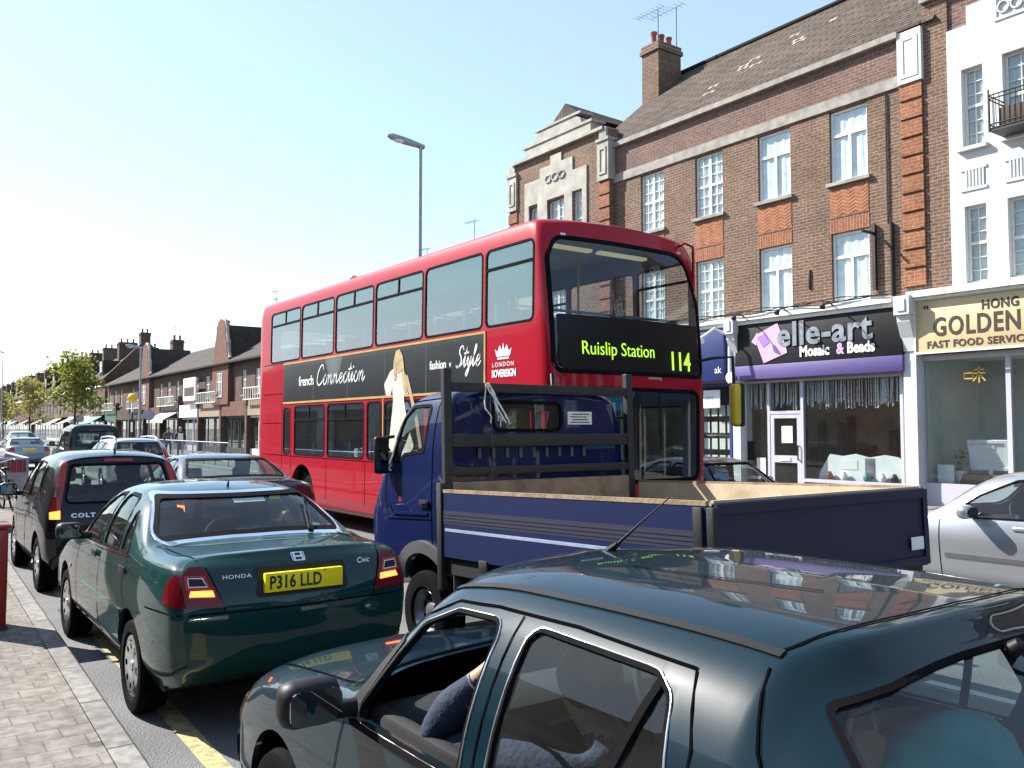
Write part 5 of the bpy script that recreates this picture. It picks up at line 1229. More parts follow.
HONDA = [
 [(.62, .07, .36), (.70, -.02, .46), (.735, -.05, .72), (.715, .045, .975), (.64, .115, 1.03), (.36, .085, 1.055), (0, .07, 1.062)],
 [(.70, .16, .30), (.775, .07, .44), (.80, .05, .72), (.765, .12, .98), (.675, .18, 1.032), (.38, .16, 1.058), (0, .15, 1.066)],
 [(.75, .5, .25), (.83, .45, .42), (.845, .45, .70), (.80, .48, .98), (.69, .50, 1.038), (.40, .48, 1.06), (0, .46, 1.068)],
 [(.75, .8, .25), (.835, .8, .42), (.85, .8, .70), (.805, .8, .975), (.735, .74, 1.048), (.46, .66, 1.054), (0, .62, 1.064)],
 [(.75, 1.35, .25), (.835, 1.35, .40), (.85, 1.35, .68), (.81, 1.35, .965), (.588, 1.36, 1.30), (.38, 1.33, 1.345), (0, 1.30, 1.358)],
 [(.75, 1.7, .25), (.835, 1.7, .40), (.85, 1.7, .67), (.815, 1.7, .955), (.56, 1.7, 1.34), (.36, 1.7, 1.382), (0, 1.7, 1.395)],
 [(.75, 2.1, .25), (.835, 2.1, .40), (.85, 2.1, .66), (.815, 2.1, .94), (.562, 2.1, 1.335), (.36, 2.1, 1.378), (0, 2.1, 1.392)],
 [(.75, 2.38, .25), (.835, 2.38, .40), (.85, 2.38, .66), (.81, 2.36, .925), (.575, 2.36, 1.295), (.38, 2.38, 1.335), (0, 2.40, 1.35)],
 [(.75, 2.9, .25), (.835, 2.9, .40), (.845, 2.9, .64), (.80, 2.9, .89), (.70, 2.9, .955), (.45, 3.0, .945), (0, 3.06, .945)],
 [(.74, 3.4, .25), (.825, 3.4, .40), (.835, 3.4, .62), (.79, 3.4, .82), (.67, 3.4, .865), (.4, 3.4, .88), (0, 3.4, .89)],
 [(.72, 3.95, .26), (.80, 3.95, .40), (.80, 3.95, .58), (.75, 3.9, .70), (.62, 3.92, .76), (.38, 3.95, .785), (0, 4.0, .795)],
 [(.58, 4.18, .30), (.66, 4.2, .40), (.68, 4.2, .55), (.64, 4.15, .64), (.55, 4.13, .68), (.33, 4.2, .70), (0, 4.24, .71)],
]
def scaled(st, sx=1, sy=1, sz=1, y0=0): return [[(x * sx, y * sy + y0, z * sz) for (x, y, z) in s] for s in st]

# ------------------------------------------------------------------ the green saloon in front
FW = [(2.70, .925), (1.87, .95), (1.95, 1.315), (2.13, 1.30), (2.42, 1.15)]
RW = [(1.80, .952), (1.30, .967), (1.42, 1.18), (1.52, 1.29), (1.62, 1.315), (1.88, 1.317)]
QW = [(1.255, .968), (1.03, .975), (1.20, 1.15), (1.345, 1.255)]
RG = rpoly([(-.69, 1.070)] + [(x, 1.096 - .026 * (x / .69) ** 2) for x in (-.55, -.4, -.2, 0, .2, .4, .55)] + [(.69, 1.070), (.548, 1.322), (-.548, 1.322)], [.06] + [0] * 7 + [.06, .06, .06])
WG = rpoly([(-.66, .965), (.66, .965), (.50, 1.30), (-.50, 1.30)], .06)
honda, hb = make_car('saloon_car', 'dark green saloon with yellow rear number plate beside the kerb', (2.06, 5.13, 0), HONDA, 'paint_teal', (.84, 3.32), .292,
                     [(FW, .05), (RW, .05), (QW, .02)], RG, WG, hw=.845, group='cars queuing away from the camera', ku=8, kv=6, seat_y=(2.0, 1.15), dash_y=2.62, front_lo=2.05, rear_hi=1.6)
def honda_details(t, bvh):
    seams(t, bvh, [[(1.86, .28), (1.85, .6), (1.845, .95)], [(2.72, .30), (2.76, .6), (2.74, .92)], [(.98, .66), (1.06, .80), (1.0, .97)], [(.42, .735), (.20, .745), (.06, .748)]], 'L', .008)
    seams(t, bvh, [[(1.86, .28), (1.85, .6), (1.845, .95)], [(2.72, .30), (2.76, .6), (2.74, .92)]], 'R', .008)
    seams(t, bvh, [[(-.80, .745), (0, .745), (.80, .745)], [(-.60, 1.06), (-.585, .99), (-.50, .77), (-.5, .75)], [(.60, 1.06), (.585, .99), (.50, .77), (.5, .75)]], 'B', .008)
    seams(t, bvh, [[(-.62, .10), (-.655, .3), (-.67, .62)], [(.62, .10), (.655, .3), (.67, .62)]], 'T', .007)
    lampset(t, bvh, 'tail_lamp', 'lamp_dark_red', [[(-.79, .785), (-.50, .775), (-.60, .995), (-.68, .995), (-.755, .93)]], 'B', .006, .012, .02)
    lampset(t, bvh, 'tail_lamp_side', 'lamp_dark_red', [[(.01, .785), (.13, .80), (.11, .92), (.07, .96), (.05, .95)]], 'L', .006, .012, .02, both=False); lampset(t, bvh, 'tail_lamp_side', 'lamp_dark_red', [[(.01, .785), (.13, .80), (.11, .92), (.07, .96), (.05, .95)]], 'R', .006, .012, .02, both=False)
    lampset(t, bvh, 'brake_light', 'lamp_lit', [[(-.70, .842), (-.555, .835), (-.565, .868), (-.69, .872)]], 'B', .011, .01, both=True)
    lampset(t, bvh, 'reversing_lamp', 'lamp_red', [[(-.715, .88), (-.575, .874), (-.605, .948), (-.715, .952)]], 'B', .009, .01)
    lampset(t, bvh, 'reversing_lens', 'lamp_clear', [[(-.70, .892), (-.592, .887), (-.615, .936), (-.70, .94)]], 'B', .0115, .006)
    lampset(t, bvh, 'reversing_inner', 'dark_trim', [[(-.695, .897), (-.598, .893), (-.62, .931), (-.695, .935)]], 'B', .0135, .004)
    drapeo('plate_recess', 'dark_trim', t, bvh, [rpoly([(-.31, .81), (.31, .81), (.31, .975), (-.31, .975)], .03)], 'B', .002, (), .004)
    h = Vector((0, min(bvh.ray_cast(Vector((x, -9, z)), Vector((0, 1, 0)))[0].y for x in (-.27, -.1, .1, .27) for z in (.83, .89, .95)), 0))
    p = B('number_plate', 'plate_yellow', t, (-.26, h.y - .016, .835, .26, h.y + .02, .946), bev=.003)
    text('plate_lettering', 'P316 LLD', .106, (-.235, h.y - .0175, .855), 'y', 'black_paint', p, ext=.0012, sx=.80, space=1.03, off=.0022)
    MB().lathe([(0, 0), (.006, 0)], 8, Matrix.Translation((-.13, h.y - .0175, .865)) @ Matrix.Rotation(R(90), 4, 'X')).lathe([(0, 0), (.006, 0)], 8, Matrix.Translation((.13, h.y - .0175, .935)) @ Matrix.Rotation(R(90), 4, 'X')).build('plate_screw', 'grey_trim', p)
    def on(x, z): return bvh.ray_cast(Vector((x, -9, z)), Vector((0, 1, 0)))[0].y
    q = MB()
    for s_ in ([(-.034, .995), (-.022, .995), (-.018, 1.030), (-.032, 1.030)], [(.034, .995), (.022, .995), (.018, 1.030), (.032, 1.030)], [(-.02, 1.008), (.02, 1.008), (.02, 1.016), (-.02, 1.016)]): drape(q, bvh, s_, 'B', .006, (), .006, .02)
    ring = rpoly([(-.042, .988), (.042, .988), (.046, 1.036), (-.046, 1.036)], .01)
    drape(q, bvh, ring, 'B', .006, [grow(ring, -.006)], .006, .02)
    q.build('badge', 'chrome', t)
    m_ = text('maker_lettering', 'HONDA', .03, (-.50, on(-.42, .93) - .004, .925), 'y', 'chrome', t, ext=.001, sx=1.5, space=1.1)
    drape_text(m_, bvh, 'B', .003); m_ = text('model_lettering', 'Civic', .045, (.40, on(.45, .94) - .004, .945), 'y', 'chrome', t, ext=.001, shear=.35, sx=1.1)
    drape_text(m_, bvh, 'B', .003)
    # handles, rub strips, mirrors
    for y in (1.06, 2.02):
        for sg, sd in ((-1, 'L'), (1, 'R')):
            hx = bvh.ray_cast(Vector((sg * 6, y, .872)), Vector((-sg, 0, 0)))[0].x
            d = B('door_handle', 'black_plastic', t, (hx - .012, y - .085, .850, hx + .02 * sg, y + .085, .895), bev=.015)
            d.scale = (1, 1, 1)
    for sg in 'LR': drapeo('rub_strip', 'paint_teal', t, bvh, [[(1.06, .555), (2.66, .54), (2.66, .60), (1.06, .615)]], sg, .010, (), .02)
    drapeo('sill_trim', 'dark_trim', t, bvh, [[(1.1, .28), (2.95, .27), (2.95, .32), (1.1, .33)]], 'L', .004, (), .01)
    drapeo('side_repeater', 'lamp_amber', t, bvh, [rpoly([(3.0, .64), (3.05, .64), (3.05, .67), (3.0, .67)], .012)], 'L', .008, (), .01)
    door_mirror(t, -.80, 2.42, 1.0, 'black_plastic', -1); door_mirror(t, .80, 2.42, 1.0, 'black_plastic', 1)
    drapeo('high_brake_light', 'lamp_red', t, bvh, [[(-.12, 1.10), (.12, 1.10), (.12, 1.115), (-.12, 1.115)]], 'B', -.03, (), .02)
    # waist chrome line and the bright rear-window moulding
    drapeo('window_moulding', 'chrome', t, bvh, [grow(RG, .024)], 'B', .003, [grow(RG, .009)], .006)
    seams(t, bvh, [[(2.72, .912), (1.85, .937), (1.02, .962)]], 'L', .016, 'waist_moulding', 'chrome', .008)
    seams(t, bvh, [[(3.1, .80), (2.0, .83), (1.0, .865), (.2, .90)]], 'L', .006, 'crease_line', 'paint_teal', .004)
    # rear wiper, aerial stub, sticker
    y0 = on(.40, 1.09)
    mb = MB(); mb.lathe([(0, .03), (.02, .03), (.024, 0)], 12, Matrix.Translation((.42, y0 - .01, 1.08)) @ Matrix.Rotation(R(40), 4, 'X'))
    mb.tube([(.42, y0 - .02, 1.095), (.50, on(.50, 1.18) - .02, 1.185), (.52, on(.52, 1.25) - .012, 1.26)], .007, 6)
    mb.tube([(.40, on(.40, 1.085) - .012, 1.095), (.46, on(.46, 1.18) - .012, 1.19), (.515, on(.51, 1.26) - .01, 1.28)], .006, 6)
    mb.build('rear_wiper', 'black_plastic', t, smooth=40)
    MB().tube([(0, 1.40, 1.36), (0, 1.39, 1.39), (.0, 1.38, 1.405)], [.012, .008, .006], 8).build('aerial_stub', 'black_plastic', t)
    drapeo('window_sticker', 'plate_white', t, bvh, [[(-.05, 1.28), (.20, 1.28), (.20, 1.305), (-.05, 1.305)]], 'B', -.011, (), 0)
    B('exhaust_pipe', 'steel', t, (.35, .02, .26, .42, .3, .31), bev=.02)
    MB().box(-.1, .9, 1.0, .2, 1.0, 1.10, bev=.03).build('parcel_shelf_box', 'dark_trim', t, smooth=40)
    lampset(t, bvh, 'headlamp', 'lamp_clear', [[(-.66, .60), (-.35, .60), (-.35, .69), (-.66, .68)]], 'F', .004, .01)
honda_details(honda, hb); honda.scale = (.94, 1, 1)
# ------------------------------------------------------------------ the dark car in the foreground
FG = [
 [(.62, .12, .34), (.70, .03, .45), (.735, .0, .66), (.715, .06, .88), (.64, .12, .935), (.4, .10, .945), (0, .08, .95)],
 [(.70, .25, .27), (.79, .18, .42), (.81, .17, .66), (.785, .2, .90), (.68, .24, .958), (.4, .22, .968), (0, .21, .975)],
 [(.74, .5, .25), (.82, .46, .42), (.832, .46, .66), (.80, .48, .91), (.665, .40, .99), (.42, .34, 1.0), (0, .31, 1.008)],
 [(.745, .95, .24), (.828, .95, .40), (.84, .95, .66), (.806, .95, .915), (.578, .93, 1.255), (.40, .885, 1.30), (0, .865, 1.318)],
 [(.745, 1.05, .24), (.83, 1.05, .40), (.84, 1.05, .66), (.808, 1.05, .915), (.568, 1.03, 1.322), (.40, .955, 1.372), (0, .925, 1.386)],
 [(.745, 1.35, .24), (.83, 1.35, .40), (.842, 1.35, .66), (.81, 1.35, .912), (.566, 1.35, 1.332), (.38, 1.35, 1.386), (0, 1.35, 1.402)],
 [(.745, 1.85, .24), (.83, 1.85, .40), (.842, 1.85, .65), (.81, 1.85, .905), (.57, 1.85, 1.325), (.38, 1.85, 1.382), (0, 1.85, 1.400)],
 [(.745, 2.22, .24), (.83, 2.22, .40), (.84, 2.22, .64), (.808, 2.22, .895), (.578, 2.22, 1.29), (.39, 2.26, 1.342), (0, 2.30, 1.362)],
 [(.745, 2.6, .24), (.825, 2.6, .40), (.835, 2.6, .62), (.80, 2.6, .868), (.735, 2.64, .92), (.47, 2.80, .915), (0, 2.88, .918)],
 [(.74, 3.1, .25), (.82, 3.1, .40), (.828, 3.1, .60), (.785, 3.1, .80), (.68, 3.1, .85), (.42, 3.1, .872), (0, 3.1, .885)],
 [(.72, 3.6, .26), (.80, 3.6, .40), (.80, 3.6, .57), (.755, 3.58, .70), (.64, 3.6, .762), (.4, 3.64, .79), (0, 3.68, .80)],
 [(.58, 3.84, .30), (.67, 3.87, .40), (.69, 3.87, .54), (.66, 3.82, .645), (.57, 3.79, .69), (.35, 3.87, .715), (0, 3.92, .725)],
]
GF = [(2.50, .872), (1.86, .885), (1.885, 1.262), (2.13, 1.250), (2.27, 1.19)]
GR = [(1.735, .888), (1.22, .895), (1.155, 1.02), (1.225, 1.225), (1.285, 1.258), (1.755, 1.268)]
GG = rpoly([(-.72, 1.012), (.72, 1.012), (.560, 1.262)] + [(x, 1.314 - .052 * (abs(x) / .56) ** 2.2) for x in (.5, .42, .34, .25, .15, .05, -.05, -.15, -.25, -.34, -.42, -.5)] + [(-.560, 1.262)], [.05, .05, .05] + [0] * 12 + [.05])
GW = rpoly([(-.68, .94), (.68, .94), (.52, 1.30), (-.52, 1.30)], .05)
fg, fb = make_car('hatchback_car', 'dark blue-green car nearest the camera with an open front window', (2.05, .12, 0), FG, 'paint_dark_teal', (.62, 3.12), .29,
                  [(GF, [.03, .02, .05, .08, .08]), (GR, [.03, .03, .03, .05, .05, .04])], GG, GW, hw=.84, group='cars queuing away from the camera', ku=9, kv=7, open_left=(0,), seat_y=(1.70, .98), dash_y=2.32, front_lo=2.0,
                  rear_hi=1.45, glassm='car_glass', seat_top=.98, sw=.006)
def fg_details(t, bvh):
    seams(t, bvh, [[(1.80, .26), (1.80, .93), (1.82, 1.285)], [(2.56, .28), (2.60, .6), (2.56, .88)], [(.95, .66), (1.07, .82), (1.10, .97), (1.125, 1.15), (1.19, 1.28)], [(1.19, 1.283), (1.6, 1.295), (1.95, 1.288), (2.16, 1.272), (2.30, 1.21), (2.56, .95)]], 'L', .006, both=False)
    seams(t, bvh, [[(-.548, 1.045), (-.50, 1.018), (-.4, .985), (-.2, .965), (0, .955), (.2, .965), (.4, .985), (.50, 1.018), (.548, 1.045)]], 'T', .008)
    for sd in 'LR': seam_tube('panel_gap', 'dark_void', t, bvh, [(1.035, 1.312), (1.02, 1.27), (.985, 1.18), (.915, 1.08), (.84, .98), (.77, .84)], sd, .0042, .001)
    seams(t, bvh, [[(-.70, 2.60), (-.67, 3.0), (-.62, 3.6)], [(.70, 2.60), (.67, 3.0), (.62, 3.6)]], 'T', .008)
    # roof gutter strips
    for sg in (-1, 1):
        drapeo('roof_gutter_strip', 'black_plastic', t, bvh, [band([(sg * .545, 1.03), (sg * .545, 1.5), (sg * .548, 2.0), (sg * .556, 2.26)], .020)], 'T', .006, (), .012, .05)
    seams(t, bvh, [[(-.16, 1.20), (-.22, 1.5), (-.25, 1.82)]], 'T', .010, 'roof_crease', 'black_rubber', .003)
    # roof aerial at the front of the roof, lying back
    mb = MB(); mb.tube([(-.04, 2.14, 1.37), (-.04, 2.08, 1.41)], [.018, .01], 8); mb.tube([(-.04, 2.08, 1.41), (-.04, 1.97, 1.49), (-.04, 1.84, 1.58)], [.006, .0032, .0022], 6)
    mb.build('roof_aerial', 'black_plastic', t, smooth=40)
    for sg, sd in ((-1, 'L'), (1, 'R')):
        door_mirror(t, sg * .80, 2.49, .945, 'black_plastic', sg, .20, .145)
        drapeo('mirror_sail', 'black_plastic', t, bvh, [[(2.58, .87), (2.50, .87), (2.35, 1.12), (2.38, 1.14)]], sd, .006, (), .012)
        drapeo('rub_strip', 'black_plastic', t, bvh, [[(1.06, .56), (2.80, .545), (2.80, .60), (1.06, .615)]], sd, .012, (), .02)
        drapeo('waist_rubber', 'black_rubber', t, bvh, [[(2.56, .845), (1.15, .866), (1.15, .880), (2.52, .862)]], sd, .009, (), .012)
        drapeo('quarter_light_bar', 'black_rubber', t, bvh, [band([(1.37, .89), (1.265, 1.25)], .022)], sd, .003, (), .012)
        seam_tube('window_moulding', 'alloy', t, bvh, grow(rpoly(GF, [.03, .02, .05, .08, .08]), .007), sd, .0028, .002, True)
        seam_tube('window_moulding', 'alloy', t, bvh, grow(rpoly(GR, [.03, .03, .03, .05, .05, .04]), .007), sd, .0028, .002, True)
        for y in (1.22, 1.98):
            hx = bvh.ray_cast(Vector((sg * 6, y, .82)), Vector((-sg, 0, 0)))[0].x
            B('door_handle', 'black_plastic', t, (hx - .012, y - .08, .80, hx + .022 * sg, y + .08, .84), bev=.012)
    lampset(t, bvh, 'headlamp', 'lamp_clear', [[(-.69, .52), (-.36, .52), (-.36, .635), (-.67, .62)]], 'F', .006, .012)
    lampset(t, bvh, 'indicator_lamp', 'lamp_amber', [[(3.80, .53), (3.70, .53), (3.70, .63), (3.79, .62)]], 'L', .006, .012, both=False)
    lampset(t, bvh, 'tail_lamp', 'lamp_dark_red', [[(-.78, .66), (-.50, .66), (-.50, .84), (-.76, .84)]], 'B', .006, .012)
    drapeo('bumper', 'black_plastic', t, bvh, [[(-.80, .36), (.80, .36), (.80, .52), (-.80, .52)]], 'B', .02, (), .03)
    drapeo('bumper', 'paint_dark_teal', t, bvh, [[(-.76, .33), (.76, .33), (.76, .47), (-.76, .47)]], 'F', .02, (), .03)
    def onB(x, z): return bvh.ray_cast(Vector((x, -9, z)), Vector((0, 1, 0)))[0].y
    mb = MB(); mb.lathe([(0, .03), (.016, .03), (.02, 0)], 10, Matrix.Translation((.02, onB(.02, 1.300) - .0, 1.300)) @ Matrix.Rotation(R(50), 4, 'X'))
    mb.tube([(.02, onB(.02, 1.30) - .03, 1.315), (.16, onB(.16, 1.22) - .015, 1.225), (.26, onB(.26, 1.16) - .012, 1.165)], .007, 6)
    mb.build('rear_wiper', 'black_plastic', t, smooth=40)
    # inside: door linings, rear seat, steering column, dome of the teal backrest
    for sg in (-1, 1):
        B('door_lining', 'dark_trim', t, (sg * .70, 1.94, .35, sg * .76, 2.5, .90), bev=.02)
        B('armrest', 'grey_trim', t, (sg * .62, 2.0, .70, sg * .70, 2.4, .76), bev=.02)
    B('interior_mirror', 'black_plastic', t, (-.11, 2.16, 1.20, .11, 2.19, 1.26), bev=.012)
fg_details(fg, fb)
mat('teal_cloth', (.03, .24, .27), .95, var=.15, vscale=14, bump=.25, bscale=260)
mb = MB()
mb.lathe([(0, .30), (.06, .293), (.12, .268), (.17, .222), (.20, .16), (.215, .06), (.22, -.1), (.21, -.25)], 28, Matrix.Translation((-.12, .93, .865)) @ Matrix.Diagonal((1.5, .55, 1, 1)))
mb.build('teal_seat_cover', 'teal_cloth', fg, smooth=60)

# passenger in the near front seat, elbow on the open window, hand raised to the pillar
pj = {
 'pelvis': (-.36, 1.70, .50, (.16, .13)), 'waist': (-.37, 1.66, .66, (.14, .115)), 'chest': (-.39, 1.67, .80, (.155, .12)), 'neckb': (-.41, 1.71, .93, (.085, .075)), 'neck': (-.425, 1.745, .98, .055), 'head': (-.44, 1.785, 1.06, (.078, .088)), 'crown': (-.44, 1.78, 1.14, (.07, .08)),
 'shl': (-.56, 1.73, .875, .072), 'ell': (-.69, 2.20, .85, .080), 'fal': (-.68, 2.12, .96, .074), 'wrl': (-.645, 2.01, 1.075, .034), 'hal': (-.61, 1.955, 1.135, .036),
 'shr': (-.235, 1.66, .86, .07), 'elr': (-.12, 1.85, .72, .05), 'wrr': (-.26, 2.02, .62, .032), 'har': (-.30, 2.07, .60, .034),
 'hipl': (-.47, 1.82, .50, .095), 'knl': (-.47, 2.18, .58, .07), 'fol': (-.47, 2.40, .34, .05), 'hipr': (-.26, 1.82, .50, .095), 'knr': (-.24, 2.18, .58, .07), 'for': (-.24, 2.40, .34, .05)}
for k, d in {'f1': (.035, -.02, .07), 'f2': (.045, -.03, .06), 'f3': (.05, -.036, .045), 'f4': (.05, -.036, .028)}.items():
    x, y, z = pj['hal'][:3]; pj[k + 'a'] = (x + d[0] * .4, y + d[1] * .8, z + .028, .0105); pj[k + 'b'] = (x + d[0], y + d[1], z + d[2] * .75, .0095); pj[k + 'c'] = (x + d[0] * 2.0, y + d[1] * .9, z + d[2] + .012, .008)
pj['t1'] = (-.60, 1.95, 1.175, .012); pj['t2'] = (-.575, 1.935, 1.205, .0095)
pe = [('pelvis', 'waist'), ('waist', 'chest'), ('chest', 'neckb'), ('neckb', 'neck'), ('neck', 'head'), ('head', 'crown'), ('chest', 'shl'), ('shl', 'ell'), ('ell', 'fal'), ('fal', 'wrl'), ('wrl', 'hal'),
      ('chest', 'shr'), ('shr', 'elr'), ('elr', 'wrr'), ('wrr', 'har'), ('pelvis', 'hipl'), ('hipl', 'knl'), ('knl', 'fol'), ('pelvis', 'hipr'), ('hipr', 'knr'), ('knr', 'for'), ('hal', 't1'), ('t1', 't2')]
for k in ('f1', 'f2', 'f3', 'f4'): pe += [('hal', k + 'a'), (k + 'a', k + 'b'), (k + 'b', k + 'c')]
def preg(c):
    if c.z > .965 and c.x > -.56 and c.y < 1.9: return 0
    if c.x < -.5 and c.z > 1.085: return 0
    if c.y > 2.0 and c.z < .66 and c.z > .57 and c.x > -.36 and c.x < -.24: return 0
    if c.z < .58: return 2
    return 1
passenger = thing('person', 'person in a blue shirt leaning an elbow on the open window of the nearest car', 'person', (2.05, .12, 0))
person_skin('body', pj, pe, 'pelvis', passenger, ('skin', 'blue_shirt', 'dark_trousers'), preg)
mb = MB(); mb.sphere((-.44, 1.76, 1.11), .1, 16, (.92, 1.0, .95)); mb.build('hair', 'dark_hair', passenger, smooth=60)
mb = MB(); mb.sphere((-.44, 1.88, 1.06), .018, 8, (.7, 1.2, 1.2)); mb.build('nose', 'skin', passenger, smooth=60)
wd = (Vector(pj['wrl'][:3]) - Vector(pj['fal'][:3])).normalized(); wp = Vector(pj['wrl'][:3]) - wd * .012
MB().lathe([(.030, -.008), (.034, -.007), (.034, .007), (.030, .008)], 20, Matrix.Translation(wp) @ wd.to_track_quat('Z', 'Y').to_matrix().to_4x4(), close=True).build('wristwatch', 'steel', passenger, smooth=40)
mb = MB(); mb.add([(-.765, 1.86, 1.06), (-.60, 1.70, .95), (-.40, 1.80, .78), (-.22, 1.82, .58), (-.765, 1.90, 1.05), (-.60, 1.74, .94), (-.40, 1.84, .77), (-.22, 1.86, .57)], [(0, 1, 5, 4), (1, 2, 6, 5), (2, 3, 7, 6)])
mb.build('seat_belt', 'grey_trim', fg)

# ------------------------------------------------------------------ black hatchback two cars ahead
COLT = [
 [(.62, .08, .36), (.70, -.01, .48), (.72, -.01, .66), (.70, .05, .95), (.60, .30, 1.42), (.36, .28, 1.475), (0, .25, 1.49)],
 [(.72, .2, .28), (.80, .12, .45), (.815, .12, .68), (.775, .16, .97), (.632, .38, 1.42), (.38, .34, 1.485), (0, .31, 1.505)],
 [(.75, .6, .24), (.84, .6, .42), (.845, .6, .70), (.80, .6, .97), (.645, .62, 1.44), (.38, .62, 1.515), (0, .62, 1.535)],
 [(.75, 1.2, .24), (.84, 1.2, .42), (.845, 1.2, .68), (.81, 1.2, .96), (.64, 1.2, 1.45), (.38, 1.2, 1.53), (0, 1.2, 1.55)],
 [(.75, 1.9, .24), (.84, 1.9, .42), (.845, 1.9, .66), (.81, 1.9, .95), (.62, 1.9, 1.43), (.38, 1.9, 1.505), (0, 1.9, 1.525)],
 [(.75, 2.3, .24), (.84, 2.3, .42), (.845, 2.3, .66), (.81, 2.3, .93), (.62, 2.3, 1.36), (.40, 2.33, 1.43), (0, 2.36, 1.45)],
 [(.75, 2.9, .24), (.84, 2.9, .42), (.84, 2.9, .64), (.80, 2.9, .91), (.70, 3.0, .98), (.45, 3.15, 1.0), (0, 3.22, 1.0)],
 [(.72, 3.5, .26), (.80, 3.5, .42), (.80, 3.5, .60), (.75, 3.5, .75), (.62, 3.5, .82), (.4, 3.52, .85), (0, 3.54, .86)],
 [(.58, 3.78, .32), (.66, 3.82, .42), (.68, 3.82, .56), (.64, 3.76, .66), (.55, 3.74, .72), (.33, 3.8, .74), (0, 3.84, .75)],
]
CF = [(2.62, .965), (1.75, .985), (1.72, 1.41), (2.02, 1.385), (2.35, 1.22)]
CR = [(1.66, .985), (1.02, 1.0), (.90, 1.2), (1.02, 1.40), (1.64, 1.415)]
CQ = [(.86, 1.05), (.64, 1.11), (.70, 1.36), (.86, 1.37)]
CG = rpoly([(-.62, .99), (.62, .99), (.53, 1.40), (-.53, 1.40)], .06)
CW = rpoly([(-.66, 1.0), (.66, 1.0), (.54, 1.38), (-.54, 1.38)], .06)
colt, cb = make_car('hatchback_car', 'black hatchback with tall red tail lamps ahead of the green saloon', (2.10, 10.35, 0), scaled(COLT, .90, .9, 1), 'paint_black', (.60, 2.79), .30,
                    [([(a * .9, b) for a, b in CF], .05), ([(a * .9, b) for a, b in CR], .05), ([(a * .9, b) for a, b in CQ], .03)], [(a * .9, b) for a, b in CG], [(a * .9, b) for a, b in CW], hw=.76, group='cars queuing away from the camera', seat_y=(1.7, .9), dash_y=2.2, front_lo=1.9, seat_top=1.12, glassm='car_glass')
lampset(colt, cb, 'tail_lamp', 'lamp_red', [[(-.69, .90), (-.60, .92), (-.585, 1.0), (-.50, 1.42), (-.55, 1.43), (-.612, 1.22), (-.662, 1.0)]], 'B', .008, .012, .02)
lampset(colt, cb, 'brake_light', 'lamp_lit', [[(-.69, .83), (-.60, .83), (-.60, .92), (-.69, .90)]], 'B', .010, .012, .02)
lampset(colt, cb, 'reversing_lamp', 'grey_trim', [[(-.643, 1.06), (-.598, 1.06), (-.58, 1.16), (-.62, 1.16)]], 'B', .012, .012, .02)
drapeo('high_brake_light', 'lamp_red', colt, cb, [[(-.15, 1.425), (.15, 1.425), (.14, 1.455), (-.14, 1.455)]], 'B', .01, (), .02)
def cyB(b, x, z): return b.ray_cast(Vector((x, -9, z)), Vector((0, 1, 0)))[0].y
cl_ = text('model_lettering', 'COLT', .06, (-.50, -.1, .845), 'y', 'lamp_clear', colt, ext=.002, sx=1.3, space=1.25, off=.003)
drape_text(cl_, cb, 'B', .004); B('number_plate', 'plate_yellow', colt, (-.26, cyB(cb, 0, .72) - .03, .66, .26, cyB(cb, 0, .72) - .012, .77), bev=.003)
seams(colt, cb, [[(1.53, .28), (1.52, .95)], [(2.36, .30), (2.38, .9)], [(.88, .66), (.93, .85), (.88, 1.0)]], 'L', .008)
for sg in (-1, 1):
    door_mirror(colt, sg * .72, 2.15, 1.04, 'black_plastic', sg, .2, .16)
    for y in (.95, 1.64):
        hx = cb.ray_cast(Vector((sg * 6, y, .90)), Vector((-sg, 0, 0)))[0].x
        B('door_handle', 'paint_black', colt, (hx - .012, y - .08, .88, hx + .02 * sg, y + .08, .92), bev=.012)
MB().tube([(0, .42, 1.51), (0, .40, 1.56)], .012, 8).tube([(0, .40, 1.56), (0, .30, 1.72)], .004, 6).build('roof_aerial', 'black_plastic', colt)
for x in (-.36, .36): pass

# ------------------------------------------------------------------ the rest of the queue
grey, gb = make_car('saloon_car', 'graphite saloon between the black hatchback and the red bus', (4.08, 11.6, 0), scaled(HONDA, 1.04, 1.06, 1.02), 'paint_graphite', (.78, 3.54), .30,
                    [([(a * 1.06, b * 1.02) for a, b in FW], .05), ([(a * 1.06, b * 1.02) for a, b in RW], .05), ([(a * 1.06, b * 1.02) for a, b in QW], .02)],
                    [(a * 1.04, b * 1.02) for a, b in RG], [(a * 1.04, b * 1.02) for a, b in WG], hw=.88, group='cars queuing away from the camera', seat_y=(2.1, 1.2), dash_y=2.8, front_lo=2.2, ku=5, kv=4)
lampset(grey, gb, 'tail_lamp', 'lamp_dark_red', [[(-.83, .80), (-.5, .79), (-.55, 1.0), (-.78, .98)]], 'B', .006, .02)
for sg in (-1, 1): door_mirror(grey, sg * .84, 2.56, 1.0, 'paint_graphite', sg)
B('number_plate', 'plate_yellow', grey, (-.26, cyB(gb, 0, .9) - .02, .84, .26, cyB(gb, 0, .9) - .006, .95), bev=.003)
text('plate_lettering', 'V', .0001, (0, 5, 0), 'y', 'black_paint', grey) if False else None

